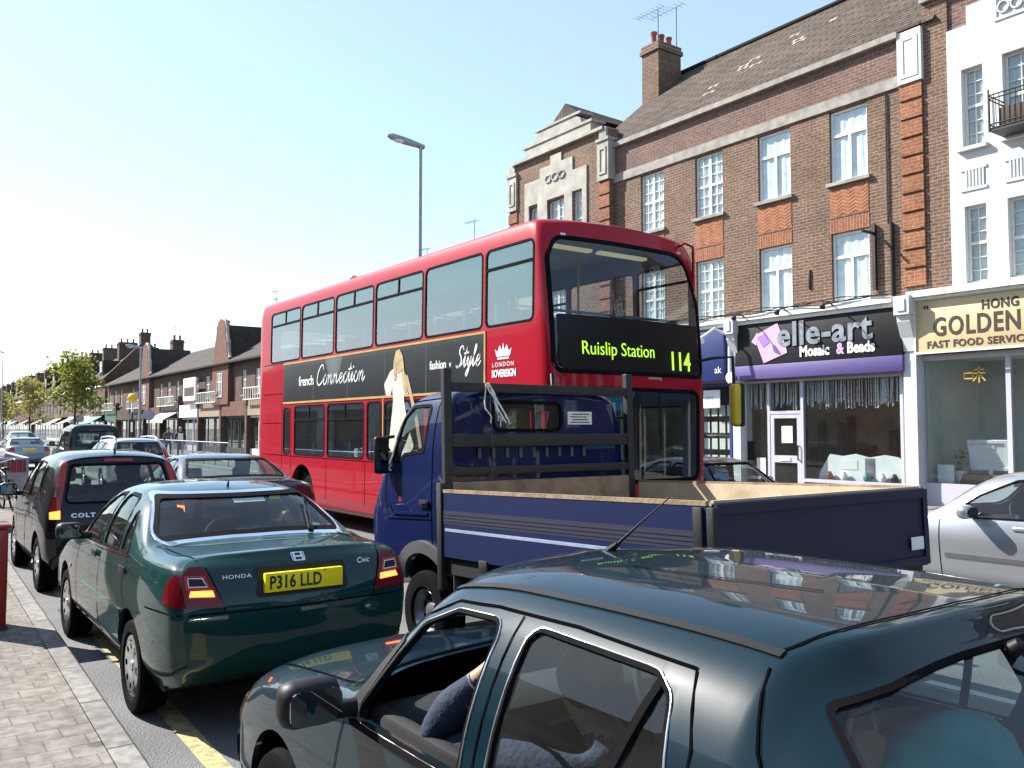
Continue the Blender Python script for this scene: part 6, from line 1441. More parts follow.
EST = [
 [(.66, .08, .36), (.74, .0, .5), (.76, .0, .72), (.73, .05, .98), (.61, .38, 1.40), (.36, .36, 1.45), (0, .34, 1.465)],
 [(.76, .3, .28), (.85, .2, .45), (.865, .2, .72), (.82, .24, 1.0), (.64, .50, 1.42), (.38, .46, 1.475), (0, .44, 1.49)],
 [(.78, .9, .25), (.87, .9, .42), (.88, .9, .72), (.84, .9, 1.0), (.63, .9, 1.44), (.38, .9, 1.50), (0, .9, 1.515)],
 [(.78, 2.2, .25), (.87, 2.2, .42), (.88, 2.2, .70), (.84, 2.2, .98), (.62, 2.2, 1.43), (.38, 2.2, 1.50), (0, 2.2, 1.515)],
 [(.78, 2.8, .25), (.87, 2.8, .42), (.88, 2.8, .68), (.84, 2.8, .96), (.62, 2.75, 1.37), (.4, 2.8, 1.43), (0, 2.83, 1.445)],
 [(.78, 3.4, .25), (.87, 3.4, .42), (.87, 3.4, .66), (.82, 3.4, .93), (.72, 3.45, 1.0), (.46, 3.55, 1.0), (0, 3.6, 1.0)],
 [(.75, 4.2, .27), (.83, 4.2, .42), (.83, 4.2, .6), (.78, 4.2, .75), (.64, 4.2, .82), (.4, 4.22, .85), (0, 4.24, .86)],
 [(.6, 4.5, .32), (.68, 4.54, .42), (.70, 4.54, .56), (.66, 4.48, .66), (.56, 4.46, .72), (.34, 4.52, .74), (0, 4.56, .75)]]
EW = [([(3.1, 1.0), (2.2, 1.02), (2.2, 1.40), (2.6, 1.38), (2.9, 1.22)], .05), ([(2.12, 1.02), (1.3, 1.03), (1.32, 1.40), (2.12, 1.41)], .05), ([(1.22, 1.04), (.62, 1.06), (.72, 1.36), (1.24, 1.40)], .05)]
EG = rpoly([(-.64, 1.03), (.64, 1.03), (.54, 1.39), (-.54, 1.39)], .05)
EWS = rpoly([(-.66, 1.03), (.66, 1.03), (.54, 1.36), (-.54, 1.36)], .06)
est, eb = make_car('estate_car', 'pale silver estate car with raised roof rails in the queue beside the dark off-roader', (5.75, 26.0, 0), EST, 'paint_pale_silver', (.85, 3.6), .31, EW, EG, EWS, hw=.88, group='cars queuing away from the camera',
                   seat_y=(2.3, 1.3), dash_y=3.0, front_lo=2.5, ku=4, kv=4, glassm='car_glass_dark', seat_top=1.1)
for sg in (-1, 1):
    MB().tube([(sg * .56, .55, 1.47), (sg * .56, .7, 1.54), (sg * .56, 1.6, 1.56), (sg * .56, 2.5, 1.53), (sg * .56, 2.65, 1.44)], .022, 8).build('roof_rail', 'paint_pale_silver', est, smooth=50)
    door_mirror(est, sg * .84, 2.9, 1.05, 'paint_pale_silver', sg)
lampset(est, eb, 'tail_lamp', 'lamp_red', [[(-.84, .80), (-.66, .80), (-.66, 1.0), (-.62, 1.25), (-.70, 1.2), (-.80, 1.0)]], 'B', .008, .02)
B('number_plate', 'plate_yellow', est, (-.26, cyB(eb, 0, .85) - .02, .8, .26, cyB(eb, 0, .85) - .006, .91), bev=.003)
SUV = [
 [(.70, .02, .42), (.78, -.02, .5), (.82, -.02, .75), (.80, .0, 1.10), (.70, .12, 1.72), (.45, .1, 1.80), (0, .08, 1.82)],
 [(.80, .15, .38), (.87, .10, .5), (.89, .10, .75), (.87, .12, 1.10), (.76, .2, 1.80), (.45, .2, 1.90), (0, .2, 1.92)],
 [(.82, 1.4, .36), (.88, 1.4, .5), (.895, 1.4, .75), (.88, 1.4, 1.10), (.77, 1.4, 1.83), (.45, 1.4, 1.94), (0, 1.4, 1.96)],
 [(.82, 2.4, .36), (.88, 2.4, .5), (.895, 2.4, .75), (.88, 2.4, 1.10), (.75, 2.4, 1.74), (.45, 2.4, 1.82), (0, 2.4, 1.84)],
 [(.82, 2.75, .36), (.88, 2.75, .5), (.895, 2.75, .75), (.87, 2.75, 1.08), (.72, 2.72, 1.64), (.45, 2.76, 1.74), (0, 2.8, 1.76)],
 [(.82, 3.3, .36), (.88, 3.3, .5), (.89, 3.3, .75), (.85, 3.3, 1.05), (.76, 3.22, 1.12), (.45, 3.32, 1.13), (0, 3.35, 1.13)],
 [(.78, 4.3, .38), (.84, 4.35, .5), (.85, 4.35, .75), (.80, 4.3, .98), (.70, 4.3, 1.04), (.4, 4.35, 1.06), (0, 4.35, 1.07)]]
SW = [([(2.98, 1.14), (2.15, 1.15), (2.15, 1.66), (2.6, 1.63)], .05), ([(2.05, 1.15), (1.25, 1.15), (1.25, 1.68), (2.05, 1.68)], .05), ([(1.15, 1.15), (.30, 1.15), (.36, 1.66), (1.15, 1.68)], .05)]
SG = rpoly([(-.66, 1.15), (.66, 1.15), (.60, 1.68), (-.60, 1.68)], .05)
suv, sb_ = make_car('off_road_car', 'tall boxy dark green off-roader towering over the cars in the queue', (6.1, 34.5, 0), SUV, 'paint_dark_green', (.9, 3.5), .36, SW, SG, rpoly([(-.68, 1.17), (.68, 1.17), (.62, 1.60), (-.62, 1.60)], .05), hw=.895,
                    group='cars queuing away from the camera', seat_y=(2.1, 1.2), dash_y=2.85, front_lo=2.6, ku=4, kv=4, glassm='car_glass_dark', seat_top=1.3, floor=.5)
lampset(suv, sb_, 'tail_lamp', 'lamp_red', [[(-.86, .85), (-.76, .85), (-.76, 1.10), (-.86, 1.10)]], 'B', .008, .02)
drapeo('spare_wheel_cover', 'black_plastic', suv, sb_, [[(.28 * math.cos(a), .98 + .28 * math.sin(a)) for a in np.linspace(0, 6.283, 24, endpoint=False)]], 'B', .16, (), .16)
for sg in (-1, 1): door_mirror(suv, sg * .87, 2.95, 1.2, 'black_plastic', sg, .2, .2)
bag = thing('bag', 'crumpled brown bag behind the rear glass of the nearest car', 'bag', (1.72, 1.12, 1.0)); mb = MB(); mb.sphere((0, 0, .04), .11, 14, (1.1, .7, 1.0)); mb.sphere((.09, .02, .0), .09, 12, (1, .8, .8))
mat('brown_bag', (.20, .12, .085), .85, var=.3, vscale=12, bump=.5, bscale=25); mb.build('body', 'brown_bag', bag, smooth=60); MB().tube([(-.06, 0, .12), (-.03, 0, .19), (.04, 0, .19), (.06, 0, .12)], .009, 6).build('handle', 'brown_bag', bag, smooth=60)
def far_car(label, x, y, pm, sx=1.0, sy=1.0, sz=1.0, rz=0, ku=4, kv=4, group='cars queuing away from the camera', name='saloon_car', lamps=True, wst='cover'):
    f = lambda P: [(a * sy, b * sz) for a, b in P]; g = lambda P: [(a * sx, b * sz) for a, b in P]
    t, b = make_car(name, label, (x, y, 0), scaled(HONDA, sx, sy, sz), pm, (.74 * sy, 3.34 * sy), .295, [(f(FW), .05), (f(RW), .05), (f(QW), .02)], g(RG), g(WG), hw=.845 * sx, rz=rz, group=group,
                    seat_y=(2.0 * sy, 1.15 * sy), dash_y=2.62 * sy, front_lo=2.05 * sy, ku=ku, kv=kv, wstyle=wst)
    if lamps:
        lampset(t, b, 'tail_lamp', 'lamp_red', [[(-.80 * sx, .80 * sz), (-.55 * sx, .79 * sz), (-.58 * sx, .98 * sz), (-.75 * sx, .97 * sz)]], 'B', .006, .02)
        lampset(t, b, 'headlamp', 'lamp_clear', [[(-.66, .58), (-.35, .58), (-.35, .67), (-.64, .66)]], 'F', .006, .012)
    B('number_plate', 'plate_yellow', t, (-.26, cyB(b, 0, .87) - .02, .82, .26, cyB(b, 0, .87) - .006, .93), bev=.003)
    for sg in (-1, 1): door_mirror(t, sg * .80 * sx, 2.42 * sy, 1.0 * sz, pm, sg)
    return t, b
far_car('light blue saloon with red tail lamps far up the queue', 4.9, 42.5, 'paint_light_blue', 1.0, 1.0, 1.0)
far_car('silver saloon behind the light blue one, by the left edge of the picture', 2.2, 36.5, 'paint_pale_silver', 1.0, 1.0, .98)
far_car('pale van-high car at the far end of the queue', 6.2, 56, 'paint_pale_silver', 1.0, 1.0, 1.16)
far_car('dark car at the far end of the queue beside the first tree', 4.6, 66, 'paint_graphite')
# silver saloon beyond the truck's tailgate, and the dark car parked at the far kerb
silver, svb = far_car('silver saloon at the right edge beyond the truck tailgate', 9.33, 1.65, 'paint_silver', 1.0, 1.08, 1.0, ku=7, kv=6, group='cars on the far side of the road')
seams(silver, svb, [[(1.86 * 1.08, .28), (1.845 * 1.08, .95)], [(2.72 * 1.08, .30), (2.75 * 1.08, .9)]], 'L', .008)
for y in (1.06 * 1.08, 2.02 * 1.08):
    hx = svb.ray_cast(Vector((-6, y, .86)), Vector((1, 0, 0)))[0].x
    B('door_handle', 'paint_silver', silver, (hx - .02, y - .085, .845, hx + .012, y + .085, .885), bev=.015)
drapeo('rub_strip', 'grey_trim', silver, svb, [[(1.15, .555), (2.9, .54), (2.9, .58), (1.15, .595)]], 'L', .010, (), .02)
far_car('dark saloon parked at the far kerb behind the truck', 10.45, 11.4, 'paint_graphite', 1.0, 1.0, .97, rz=180, group='cars on the far side of the road')
# ------------------------------------------------------------------ red double-decker bus
mat('bus_inner', (.55, .56, .58), .8, var=.08)
mat('bus_floor', (.09, .1, .13), .8)
mat('moquette', (.03, .06, .17), .95, var=.4, vscale=25)
mat('bus_black', (.005, .005, .006), .25, spec=.2, var=.1)
mat('ad_black', (.014, .015, .018), .30, var=.3, vscale=1.5, coat=.4)
mat('ad_gold', (.45, .30, .09), .4, var=.15)
mat('ad_dress', (.62, .57, .46), .7, var=.25, vscale=9)
mat('ad_skin', (.42, .26, .17), .7, var=.15, vscale=9)
mat('ad_hair', (.42, .30, .14), .7, var=.35, vscale=15)
mat('led_lime', (.55, 1.0, .05), .5, emit=.4, var=.02)
mat('tube_light', (.75, .68, .40), .5, emit=.25, var=.02)
glass('bus_clear_glass', (.95, .97, .97), 1.4, .01)
BW = 1.42
def bst(y, zo=0, w=BW, top=4.55, dy=(0,) * 7, sill=.30):
    return [(w - .06, y + dy[0], sill), (w, y + dy[1], .42), (w, y + dy[2], 2.3), (w - .012, y + dy[3], 4.10), (w - .10, y + dy[4], top - .10), (w * .5, y + dy[5], top - .02), (0, y + dy[6], top)]
BUS = [bst(0, w=1.31, top=4.49, dy=(.06, .01, .0, .16, .24, .22, .2)), bst(.05, w=1.375, top=4.51, dy=(.05, .01, .0, .15, .24, .22, .2)), bst(.16, w=1.412, top=4.53, dy=(.02, .0, .0, .12, .2, .2, .2)), bst(.5), bst(5), bst(10.0), bst(10.2, w=1.40, top=4.54), bst(10.3, w=1.32, top=4.49)]
bus = thing('double_decker_bus', 'red double-decker bus showing route 114 coming towards the camera', 'bus', (6.5 + BW, 8.35, 0))
V_, F_ = loft(BUS, 4, 6, (.10, .02), 12)
bbody, bbv = shell_obj('body', V_, F_, 'paint_red', 'bus_inner', .04)
UW = [(9.52, 7.92), (7.85, 6.33), (6.25, 4.74), (4.66, 3.08), (3.01, 1.45), (1.37, .30)]
LW = [(8.16, 6.69), (6.57, 5.06), (4.94, 4.42), (4.30, 3.05), (2.90, 1.55)]
wins = [rpoly([(a, 3.15), (b, 3.15), (b, 4.19), (a, 4.19)], .09) for a, b in UW] + [rpoly([(a, 1.28), (b, 1.28), (b, 2.23), (a, 2.23)], .08) for a, b in LW] + [rpoly([(1.38, .95), (.45, 1.05), (.42, 2.12), (1.38, 2.12)], .1), rpoly([(8.75, 1.28), (8.40, 1.28), (8.40, 2.20), (8.75, 2.20)], .08)]
FGL = rpoly([(-1.325, 2.50), (1.325, 2.50), (1.325, 3.55), (1.08, 4.22), (-1.18, 4.22), (-1.325, 3.95)], [.14, .14, .3, .35, .2, .3], 6)
FLO = rpoly([(-1.21, 1.10), (1.21, 1.10), (1.22, 2.30), (-1.22, 2.30)], .12, 5)
BRG = rpoly([(-.95, 3.2), (.95, 3.2), (.95, 4.0), (-.95, 4.0)], .12)
c = MB()
for w in wins: c.prism(w, 'X', -2, -.3); c.prism(w, 'X', .3, 2)
for wy in (2.25, 7.75):
    arc = [(wy + .58 * math.cos(a), .52 + .58 * math.sin(a)) for a in np.linspace(0, 6.283, 40, endpoint=False)]
    c.prism(arc, 'X', -2, -.95); c.prism(arc, 'X', .95, 2)
apply_cut(bbody, c.build('cutter', 'dark_void'))
c = MB(); c.prism(FGL, 'Y', -2, .26 + .3); c.prism(FLO, 'Y', -2, .45); c.prism(BRG, 'Y', 9.6, 12); apply_cut(bbody, c.build('cutter', 'dark_void'))
shade(bbody.data, 35); bbody.parent = bus
for i, w in enumerate(wins):
    for sd in 'LR':
        f = drapeo('window_seal', 'black_rubber', bus, bbv, [grow(w, .012)], sd, .004, [grow(w, -.022)], .015, .25)
        drapeo('window', 'bus_glass' if sd == 'L' else 'bus_clear_glass', f, bbv, [grow(w, -.004)], sd, -.008, (), 0, .3)
        if i in (0, 1, 2, 3, 5, 6, 7, 9, 10) :
            ys = [p[0] for p in w]; zs = [p[1] for p in w]; a, b, t_ = max(ys), min(ys), max(zs); zr = t_ - .27
            mb = MB(); drape(mb, bbv, [(a - .01, zr - .02), (b + .01, zr - .02), (b + .01, zr + .02), (a - .01, zr + .02)], sd, .006, (), .015, .3)
            if i != 5: drape(mb, bbv, [((a + b) / 2 - .018, zr), ((a + b) / 2 + .018, zr), ((a + b) / 2 + .018, t_), ((a + b) / 2 - .018, t_)], sd, .005, (), .015, .3)
            mb.build('vent_bar', 'black_rubber', f)
f = drapeo('window_seal', 'black_rubber', bus, bbv, [grow(FGL, .025)], 'F' if False else 'B', .004, [grow(FGL, -.03)], .02, .2)
drapeo('upper_windscreen', 'bus_front_glass', f, bbv, [grow(FGL, -.004)], 'B', -.006, (), 0, .15)
f = drapeo('window_seal', 'black_rubber', bus, bbv, [grow(FLO, .02)], 'B', .004, [grow(FLO, -.03)], .02, .2)
drapeo('lower_windscreen', 'bus_front_glass', f, bbv, [grow(FLO, -.004)], 'B', -.006, (), 0, .15)
f = drapeo('window_seal', 'black_rubber', bus, bbv, [grow(BRG, .02)], 'F', .004, [grow(BRG, -.03)], .02, .2)
drapeo('rear_window', 'bus_glass', f, bbv, [grow(BRG, -.004)], 'F', -.006, (), 0, .3)
# the black lower half of the front glass carries the destination
DB = rpoly([(-1.24, 2.53), (1.24, 2.53), (1.24, 3.22), (-1.24, 3.22)], [.12, .12, .02, .02], 5)
db = drapeo('destination_box', 'black_paint', bus, bbv, [DB], 'B', -.03, (), .02, .15)
drapeo('destination_panel', 'bus_black', bus, bbv, [DB], 'B', .0, (), .004, .15)
def fy(x, z): return bbv.ray_cast(Vector((x, -9, z)), Vector((0, 1, 0)))[0].y
drape_text(text('destination_lettering', 'Ruislip Station', .245, (-.93, -.1, 2.725), 'y', 'led_lime', bus, ext=.002, sx=.88, space=1.0, off=-.001), bbv, 'B', .012)
drape_text(text('route_number', '114', .36, (.58, -.1, 2.58), 'y', 'led_lime', bus, ext=.002, sx=.86, off=.004), bbv, 'B', .012)
text('front_lettering', 'TLA31', .055, (-.12, fy(0, 2.44) - .008, 2.42), 'y', 'ad_gold', bus, ext=.001) if False else None
B('fleet_number_plate', 'ad_gold', bus, (.18, fy(.3, 2.44) - .008, 2.42, .42, fy(.3, 2.44) - .001, 2.47))
drapeo('band_below_glass', 'paint_red', bus, bbv, [[(-1.24, 2.33), (1.24, 2.33), (1.24, 2.44), (-1.24, 2.44)]], 'B', .012, (), .02, .15)
# advertisement on the side
AD = [(8.75, 2.33), (1.40, 2.33), (1.40, 3.07), (8.75, 3.07)]
ad = drapeo('advert_panel', 'ad_black', bus, bbv, [AD], 'L', .008, (), .012, .4)
cols = [8.75, 7.20, 5.70, 4.28, 2.95, 1.40]
mb = MB()
for y in cols[1:-1]: drape(mb, bbv, [(y - .008, 2.33), (y + .008, 2.33), (y + .008, 3.07), (y - .008, 3.07)], 'L', .0105, (), .003, .4)
mb.build('panel_joint', 'grey_trim', ad)
mb = MB()
for z0, z1 in ((3.075, 3.105), (2.285, 2.322)): drape(mb, bbv, [(8.75, z0), (1.36, z0), (1.36, z1), (8.75, z1)], 'L', .012, (), .015, .4)
drape(mb, bbv, [(1.36, 2.285), (1.395, 2.285), (1.395, 3.105), (1.36, 3.105)], 'L', .0122, (), .015, .4)
drape(mb, bbv, [(4.36, 1.3), (4.33, 1.3), (4.33, 2.28), (4.36, 2.28)], 'L', .008, (), .01, .4)
mb.build('advert_frame', 'ad_gold', ad)
sx_ = -BW - .011
def btxt(n, s, size, y, z, m='ad_white', **k): return text(n, s, size, (sx_, y, z), 'x', m, ad, ext=.001, **k)
btxt('advert_lettering', 'french', .26, 7.92, 2.62, sx=1.12, space=.98, off=.003)
CURS = {'C': (.80, [(.72, .80), (.62, .98), (.38, .98), (.12, .62), (.10, .22), (.32, .0), (.58, .06), (.80, .22)]), 'o': (.52, [(.0, .2), (.14, .42), (.32, .50), (.14, .44), (.08, .18), (.22, .0), (.40, .10), (.44, .34), (.32, .50), (.40, .42), (.52, .40)]),
 'n': (.62, [(.0, .40), (.08, .50), (.12, .40), (.10, .0), (.14, .28), (.28, .48), (.38, .44), (.38, .10), (.46, .0), (.62, .2)]), 'e': (.48, [(.0, .15), (.22, .24), (.36, .38), (.28, .50), (.14, .42), (.10, .16), (.22, .0), (.36, .04), (.48, .2)]),
 'c': (.46, [(.0, .2), (.12, .42), (.30, .50), (.36, .40), (.28, .48), (.12, .38), (.10, .14), (.22, .0), (.36, .05), (.46, .2)]), 't': (.36, [(.0, .2), (.2, .62), (.24, .92), (.16, .4), (.14, .08), (.22, .0), (.36, .2)]), 'i': (.28, [(.0, .2), (.12, .48), (.10, .10), (.16, .0), (.28, .2)]),
 'S': (.66, [(.58, .82), (.46, .98), (.26, .92), (.22, .70), (.44, .46), (.48, .20), (.26, .0), (.04, .10), (.3, .02), (.66, .2)]), 'y': (.50, [(.0, .2), (.10, .46), (.12, .12), (.24, .04), (.36, .44), (.28, -.20), (.14, -.44), (.08, -.28), (.30, .0), (.50, .2)]), 'l': (.30, [(.0, .2), (.2, .72), (.22, .98), (.12, .86), (.10, .1), (.16, .0), (.30, .2)])}
def cursive(word, y, z, h, w=.022, sx=1.0):
    mb = MB(); x = 0
    for ch_ in word:
        adv, pts = CURS[ch_]; P = np.array(pts); tt = np.linspace(0, len(P) - 1, len(P) * 4); q = []
        for t in tt:
            i = min(int(t), len(P) - 2); f_ = t - i; p0, p1, p2, p3 = P[max(0, i - 1)], P[i], P[i + 1], P[min(len(P) - 1, i + 2)]
            q.append(.5 * (2 * p1 + (p2 - p0) * f_ + (2 * p0 - 5 * p1 + 4 * p2 - p3) * f_ ** 2 + (3 * p1 - p0 - 3 * p2 + p3) * f_ ** 3))
        path = [(y - (x + p[0] * sx + p[1] * .28) * h, z + p[1] * h) for p in q]
        for a, b in zip(path[:-1], path[1:]):
            if (Vector(a) - Vector(b)).length > 1e-5: mb.prism(band([a, b], w), 'X', -BW - .0135, -BW - .0105)
        for a in path: mb.prism([(a[0] + w * .5 * math.cos(k * 1.047), a[1] + w * .5 * math.sin(k * 1.047)) for k in range(6)], 'X', -BW - .0136, -BW - .0105)
        if ch_ == 't': mb.prism(band([(y - (x + .02 + .18) * h, z + .62 * h), (y - (x + .42 + .18) * h, z + .66 * h)], w), 'X', -BW - .0134, -BW - .0105)
        if ch_ == 'i': mb.prism([(y - (x + .2 + .18) * h + w * .8 * math.cos(k), z + .72 * h + w * .8 * math.sin(k)) for k in range(6)], 'X', -BW - .0134, -BW - .0105)
        x += adv * sx
    return mb.build('advert_lettering', 'ad_white', ad)
cursive('Connection', 7.08, 2.60, .36, .026, 1.08)
btxt('advert_lettering', 'fashion', .175, 2.84, 2.665, sx=.95, space=1.0, off=.003)
btxt('advert_lettering', 'v', .14, 2.29, 2.67)
cursive('Style', 2.12, 2.65, .30, .022, .92)
def adfig(n, m, polys, off): return drapeo(n, m, ad, bbv, polys, 'L', off, (), .002, .15)
adfig('advert_dress', 'ad_dress', [rpoly([(4.22, 2.30), (4.30, 2.50), (4.10, 2.70), (3.92, 2.76), (3.72, 2.72), (3.56, 2.62), (3.48, 2.34), (3.62, 2.30), (3.70, 2.45), (4.02, 2.45), (4.08, 2.30)], .05)], .011)
adfig('advert_dress', 'ad_dress', [rpoly([(4.02, 2.46), (3.66, 2.46), (3.62, 2.20), (3.50, 1.85), (3.30, 1.52), (3.45, 1.40), (3.72, 1.46), (3.95, 1.38), (4.12, 1.50), (4.06, 1.85), (3.98, 2.2)], .06)], .013)
adfig('advert_figure', 'ad_skin', [rpoly([(3.95, 2.66), (3.70, 2.66), (3.70, 2.96), (3.90, 2.96)], .1), band([(3.55, 2.60), (3.40, 2.3), (3.22, 1.9), (3.10, 1.5)], .09)], .015)
adfig('advert_hair', 'ad_hair', [rpoly([(3.98, 2.55), (3.97, 2.85), (3.90, 3.02), (3.77, 3.04), (3.67, 2.92), (3.60, 2.62), (3.50, 2.38), (3.60, 2.32), (3.69, 2.55), (3.72, 2.82), (3.80, 2.88), (3.86, 2.80), (3.89, 2.55)], .04)], .017)
adfig('advert_shoe', 'ad_white', [rpoly([(3.95, 1.36), (3.45, 1.34), (3.5, 1.46), (3.8, 1.48)], .03)], .016)
# operator's crest and name
cr = [(1.07, 2.86)]
ptc = [(1.10, 2.74), (.80, 2.74), (.76, 2.84), (.82, 2.80), (.87, 2.89), (.92, 2.81), (.95, 2.92), (.98, 2.81), (1.03, 2.89), (1.08, 2.80), (1.14, 2.84)]
drapeo('crest', 'ad_white', bus, bbv, [ptc, [(1.08, 2.70), (.82, 2.70), (.82, 2.725), (1.08, 2.725)]], 'L', .004, (), .002, .1)
text('operator_lettering', 'LONDON', .085, (-BW - .006, 1.20, 2.605), 'x', 'ad_white', bus, ext=.001, sx=1.1, space=1.35)
text('operator_lettering', 'SOVEREIGN', .135, (-BW - .006, 1.21, 2.47), 'x', 'ad_white', bus, ext=.001, sx=.78, off=.004)
# lower body: grey skirt, seams, vents, lamps
drapeo('skirt', 'grey_trim', bus, bbv, [[(8.35, .33), (2.9, .33), (2.9, .50), (8.35, .50)]], 'L', .006, (), .012, .4)
seams(bus, bbv, [[(9.9, 3.12), (8.78, 3.12)], [(9.9, 2.5), (8.8, 2.5)], [(9.9, 1.25), (6.7, 1.24), (3, 1.24)], [(8.82, .45), (8.82, 2.3)], [(8.34, .45), (8.34, 2.3)], [(9.95, 1.9), (8.86, 1.9)], [(6.6, .5), (6.6, 1.22)], [(5.0, .5), (5.0, 1.22)]], 'L', .012)
for sg in (-1, 1):
    for wy in (2.25, 7.75):
        wheel(bus, sg * 1.16, wy, .48, .28, 'steel', 'steel')
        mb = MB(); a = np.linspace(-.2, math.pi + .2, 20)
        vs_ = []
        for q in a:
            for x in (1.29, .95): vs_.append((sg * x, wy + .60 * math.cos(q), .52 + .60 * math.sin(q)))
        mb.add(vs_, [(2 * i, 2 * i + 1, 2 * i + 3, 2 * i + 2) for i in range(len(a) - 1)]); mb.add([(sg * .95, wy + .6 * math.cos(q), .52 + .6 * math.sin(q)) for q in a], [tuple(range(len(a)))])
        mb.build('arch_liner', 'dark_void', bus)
for x in (-.95, .95): lampset(bus, bbv, 'headlamp', 'lamp_clear', [rpoly([(x - .16, .62), (x + .16, .62), (x + .16, .82), (x - .16, .82)], .05)], 'B', .01, .02, both=False)
for x in (-1.05, 1.03): lampset(bus, bbv, 'marker_lamp', 'lamp_clear', [rpoly([(x - .04, 4.24), (x + .04, 4.24), (x + .04, 4.27), (x - .04, 4.27)], .012)], 'B', .006, .012, both=False)
B('number_plate', 'plate_white', bus, (-.26, fy(0, .5) - .02, .45, .26, fy(0, .5) - .006, .56), bev=.003)
# interior
B('lower_floor', 'bus_floor', bus, (-1.22, .35, .45, 1.22, 9.8, .5))
B('upper_floor', 'bus_floor', bus, (-1.24, .30, 2.36, 1.24, 9.85, 2.42))
B('dashboard', 'dark_trim', bus, (-1.15, .25, .9, 1.15, .75, 1.12), bev=.04)
B('driver_partition', 'dark_trim', bus, (-1.15, 1.38, .5, .0, 1.42, 2.3))
steering_wheel(bus, -.55, .85, 1.18, .24, 30)
seat(bus, -.6, 1.15, 1.0, .5, 'moquette', True, 1.6)
B('front_shelf', 'bus_black', bus, (-1.2, .16, 3.10, 1.2, .42, 3.16))
for x0 in (-1.05, .0): B('ceiling_light', 'tube_light', bus, (x0 + .1, .75, 4.24, x0 + 1.0, .85, 4.28))
MB().tube([(-1.22, .40, 3.32), (1.22, .40, 3.32)], .02, 8).build('front_grab_rail', 'rail_teal', bus, smooth=50)
for y in (1.5, 3.1, 4.7, 6.3):
    for x in (-.32, .32): MB().tube([(x, y, 2.42), (x, y, 4.38)], .016, 8).build('grab_pole', 'rail_yellow', bus, smooth=50)
def bus_seat():
    mb = MB(); mb.box(-.44, 0, .36, .44, .42, .46, bev=.04); s = mb.build('seat', 'moquette', bus, smooth=40)
    mb = MB(); mb.box(-.44, .40, .46, -.01, .50, 1.05, bev=.05); mb.box(.01, .40, .46, .44, .50, 1.05, bev=.05); mb.build('backrest', 'moquette', s, smooth=40)
    mb = MB(); mb.tube([(-.4, .5, 1.0), (-.4, .5, 1.10), (.4, .5, 1.10), (.4, .5, 1.0)], .014, 6); mb.box(-.03, .1, 0, .03, .3, .36); mb.build('seat_frame', 'steel', s, smooth=40)
    return s
bs = bus_seat(); first = True
for z, ys in ((2.42, [1.0 + .82 * k for k in range(10)]), (.5, [3.2 + .82 * k for k in range(7)])):
    for y in ys:
        for x in (-.76, .76):
            s = bs if first else copy_tree(bs, bus)
            s.location = (x, y, z); first = False
for (x, y, z, n) in ((-.5, .30, 3.17, 'folded_newspaper'), (.25, .30, 3.17, 'folded_newspaper')):
    B(n, 'paper', bus, (x, y - .1, z, x + .35, y + .08, z + .05), bev=.01)
# mirrors: nearside arm with its yellow-backed head, offside stub
mb = MB(); mb.tube([(1.22, .10, 2.72), (1.45, -.10, 2.78), (1.72, -.20, 2.80), (1.74, -.20, 2.42)], .022, 8); ma = mb.build('mirror_arm', 'black_plastic', bus, smooth=50)
MB().box(1.66, -.30, 1.83, 1.84, -.17, 2.42, bev=.04).build('mirror_head', 'rail_yellow', ma, smooth=50)
MB().box(1.76, -.31, 1.82, 1.86, -.14, 2.43, bev=.03).build('mirror_case', 'black_plastic', ma, smooth=50)
mb = MB(); mb.tube([(-1.24, .12, 2.42), (-1.36, .0, 2.45), (-1.38, -.05, 2.2)], .025, 8); mo = mb.build('mirror_arm', 'black_plastic', bus, smooth=50)
MB().box(-1.47, -.12, 1.75, -1.29, -.02, 2.25, bev=.04).build('mirror_head', 'black_plastic', mo, smooth=50)
mb = MB(); mb.tube([(1.10, .3, 4.36), (1.12, .12, 4.40), (1.26, .10, 4.36), (1.29, .12, 4.1), (1.31, .14, 3.5)], .022, 8); mb.build('corner_guard_rail', 'paint_red', bus, smooth=50)
mb = MB(); mb.tube([(-.2, .13, 2.30), (-.25, .0, 1.5)], .012, 6); mb.tube([(.6, .13, 2.30), (.5, .0, 1.5)], .012, 6); mb.build('wiper', 'black_plastic', bus)

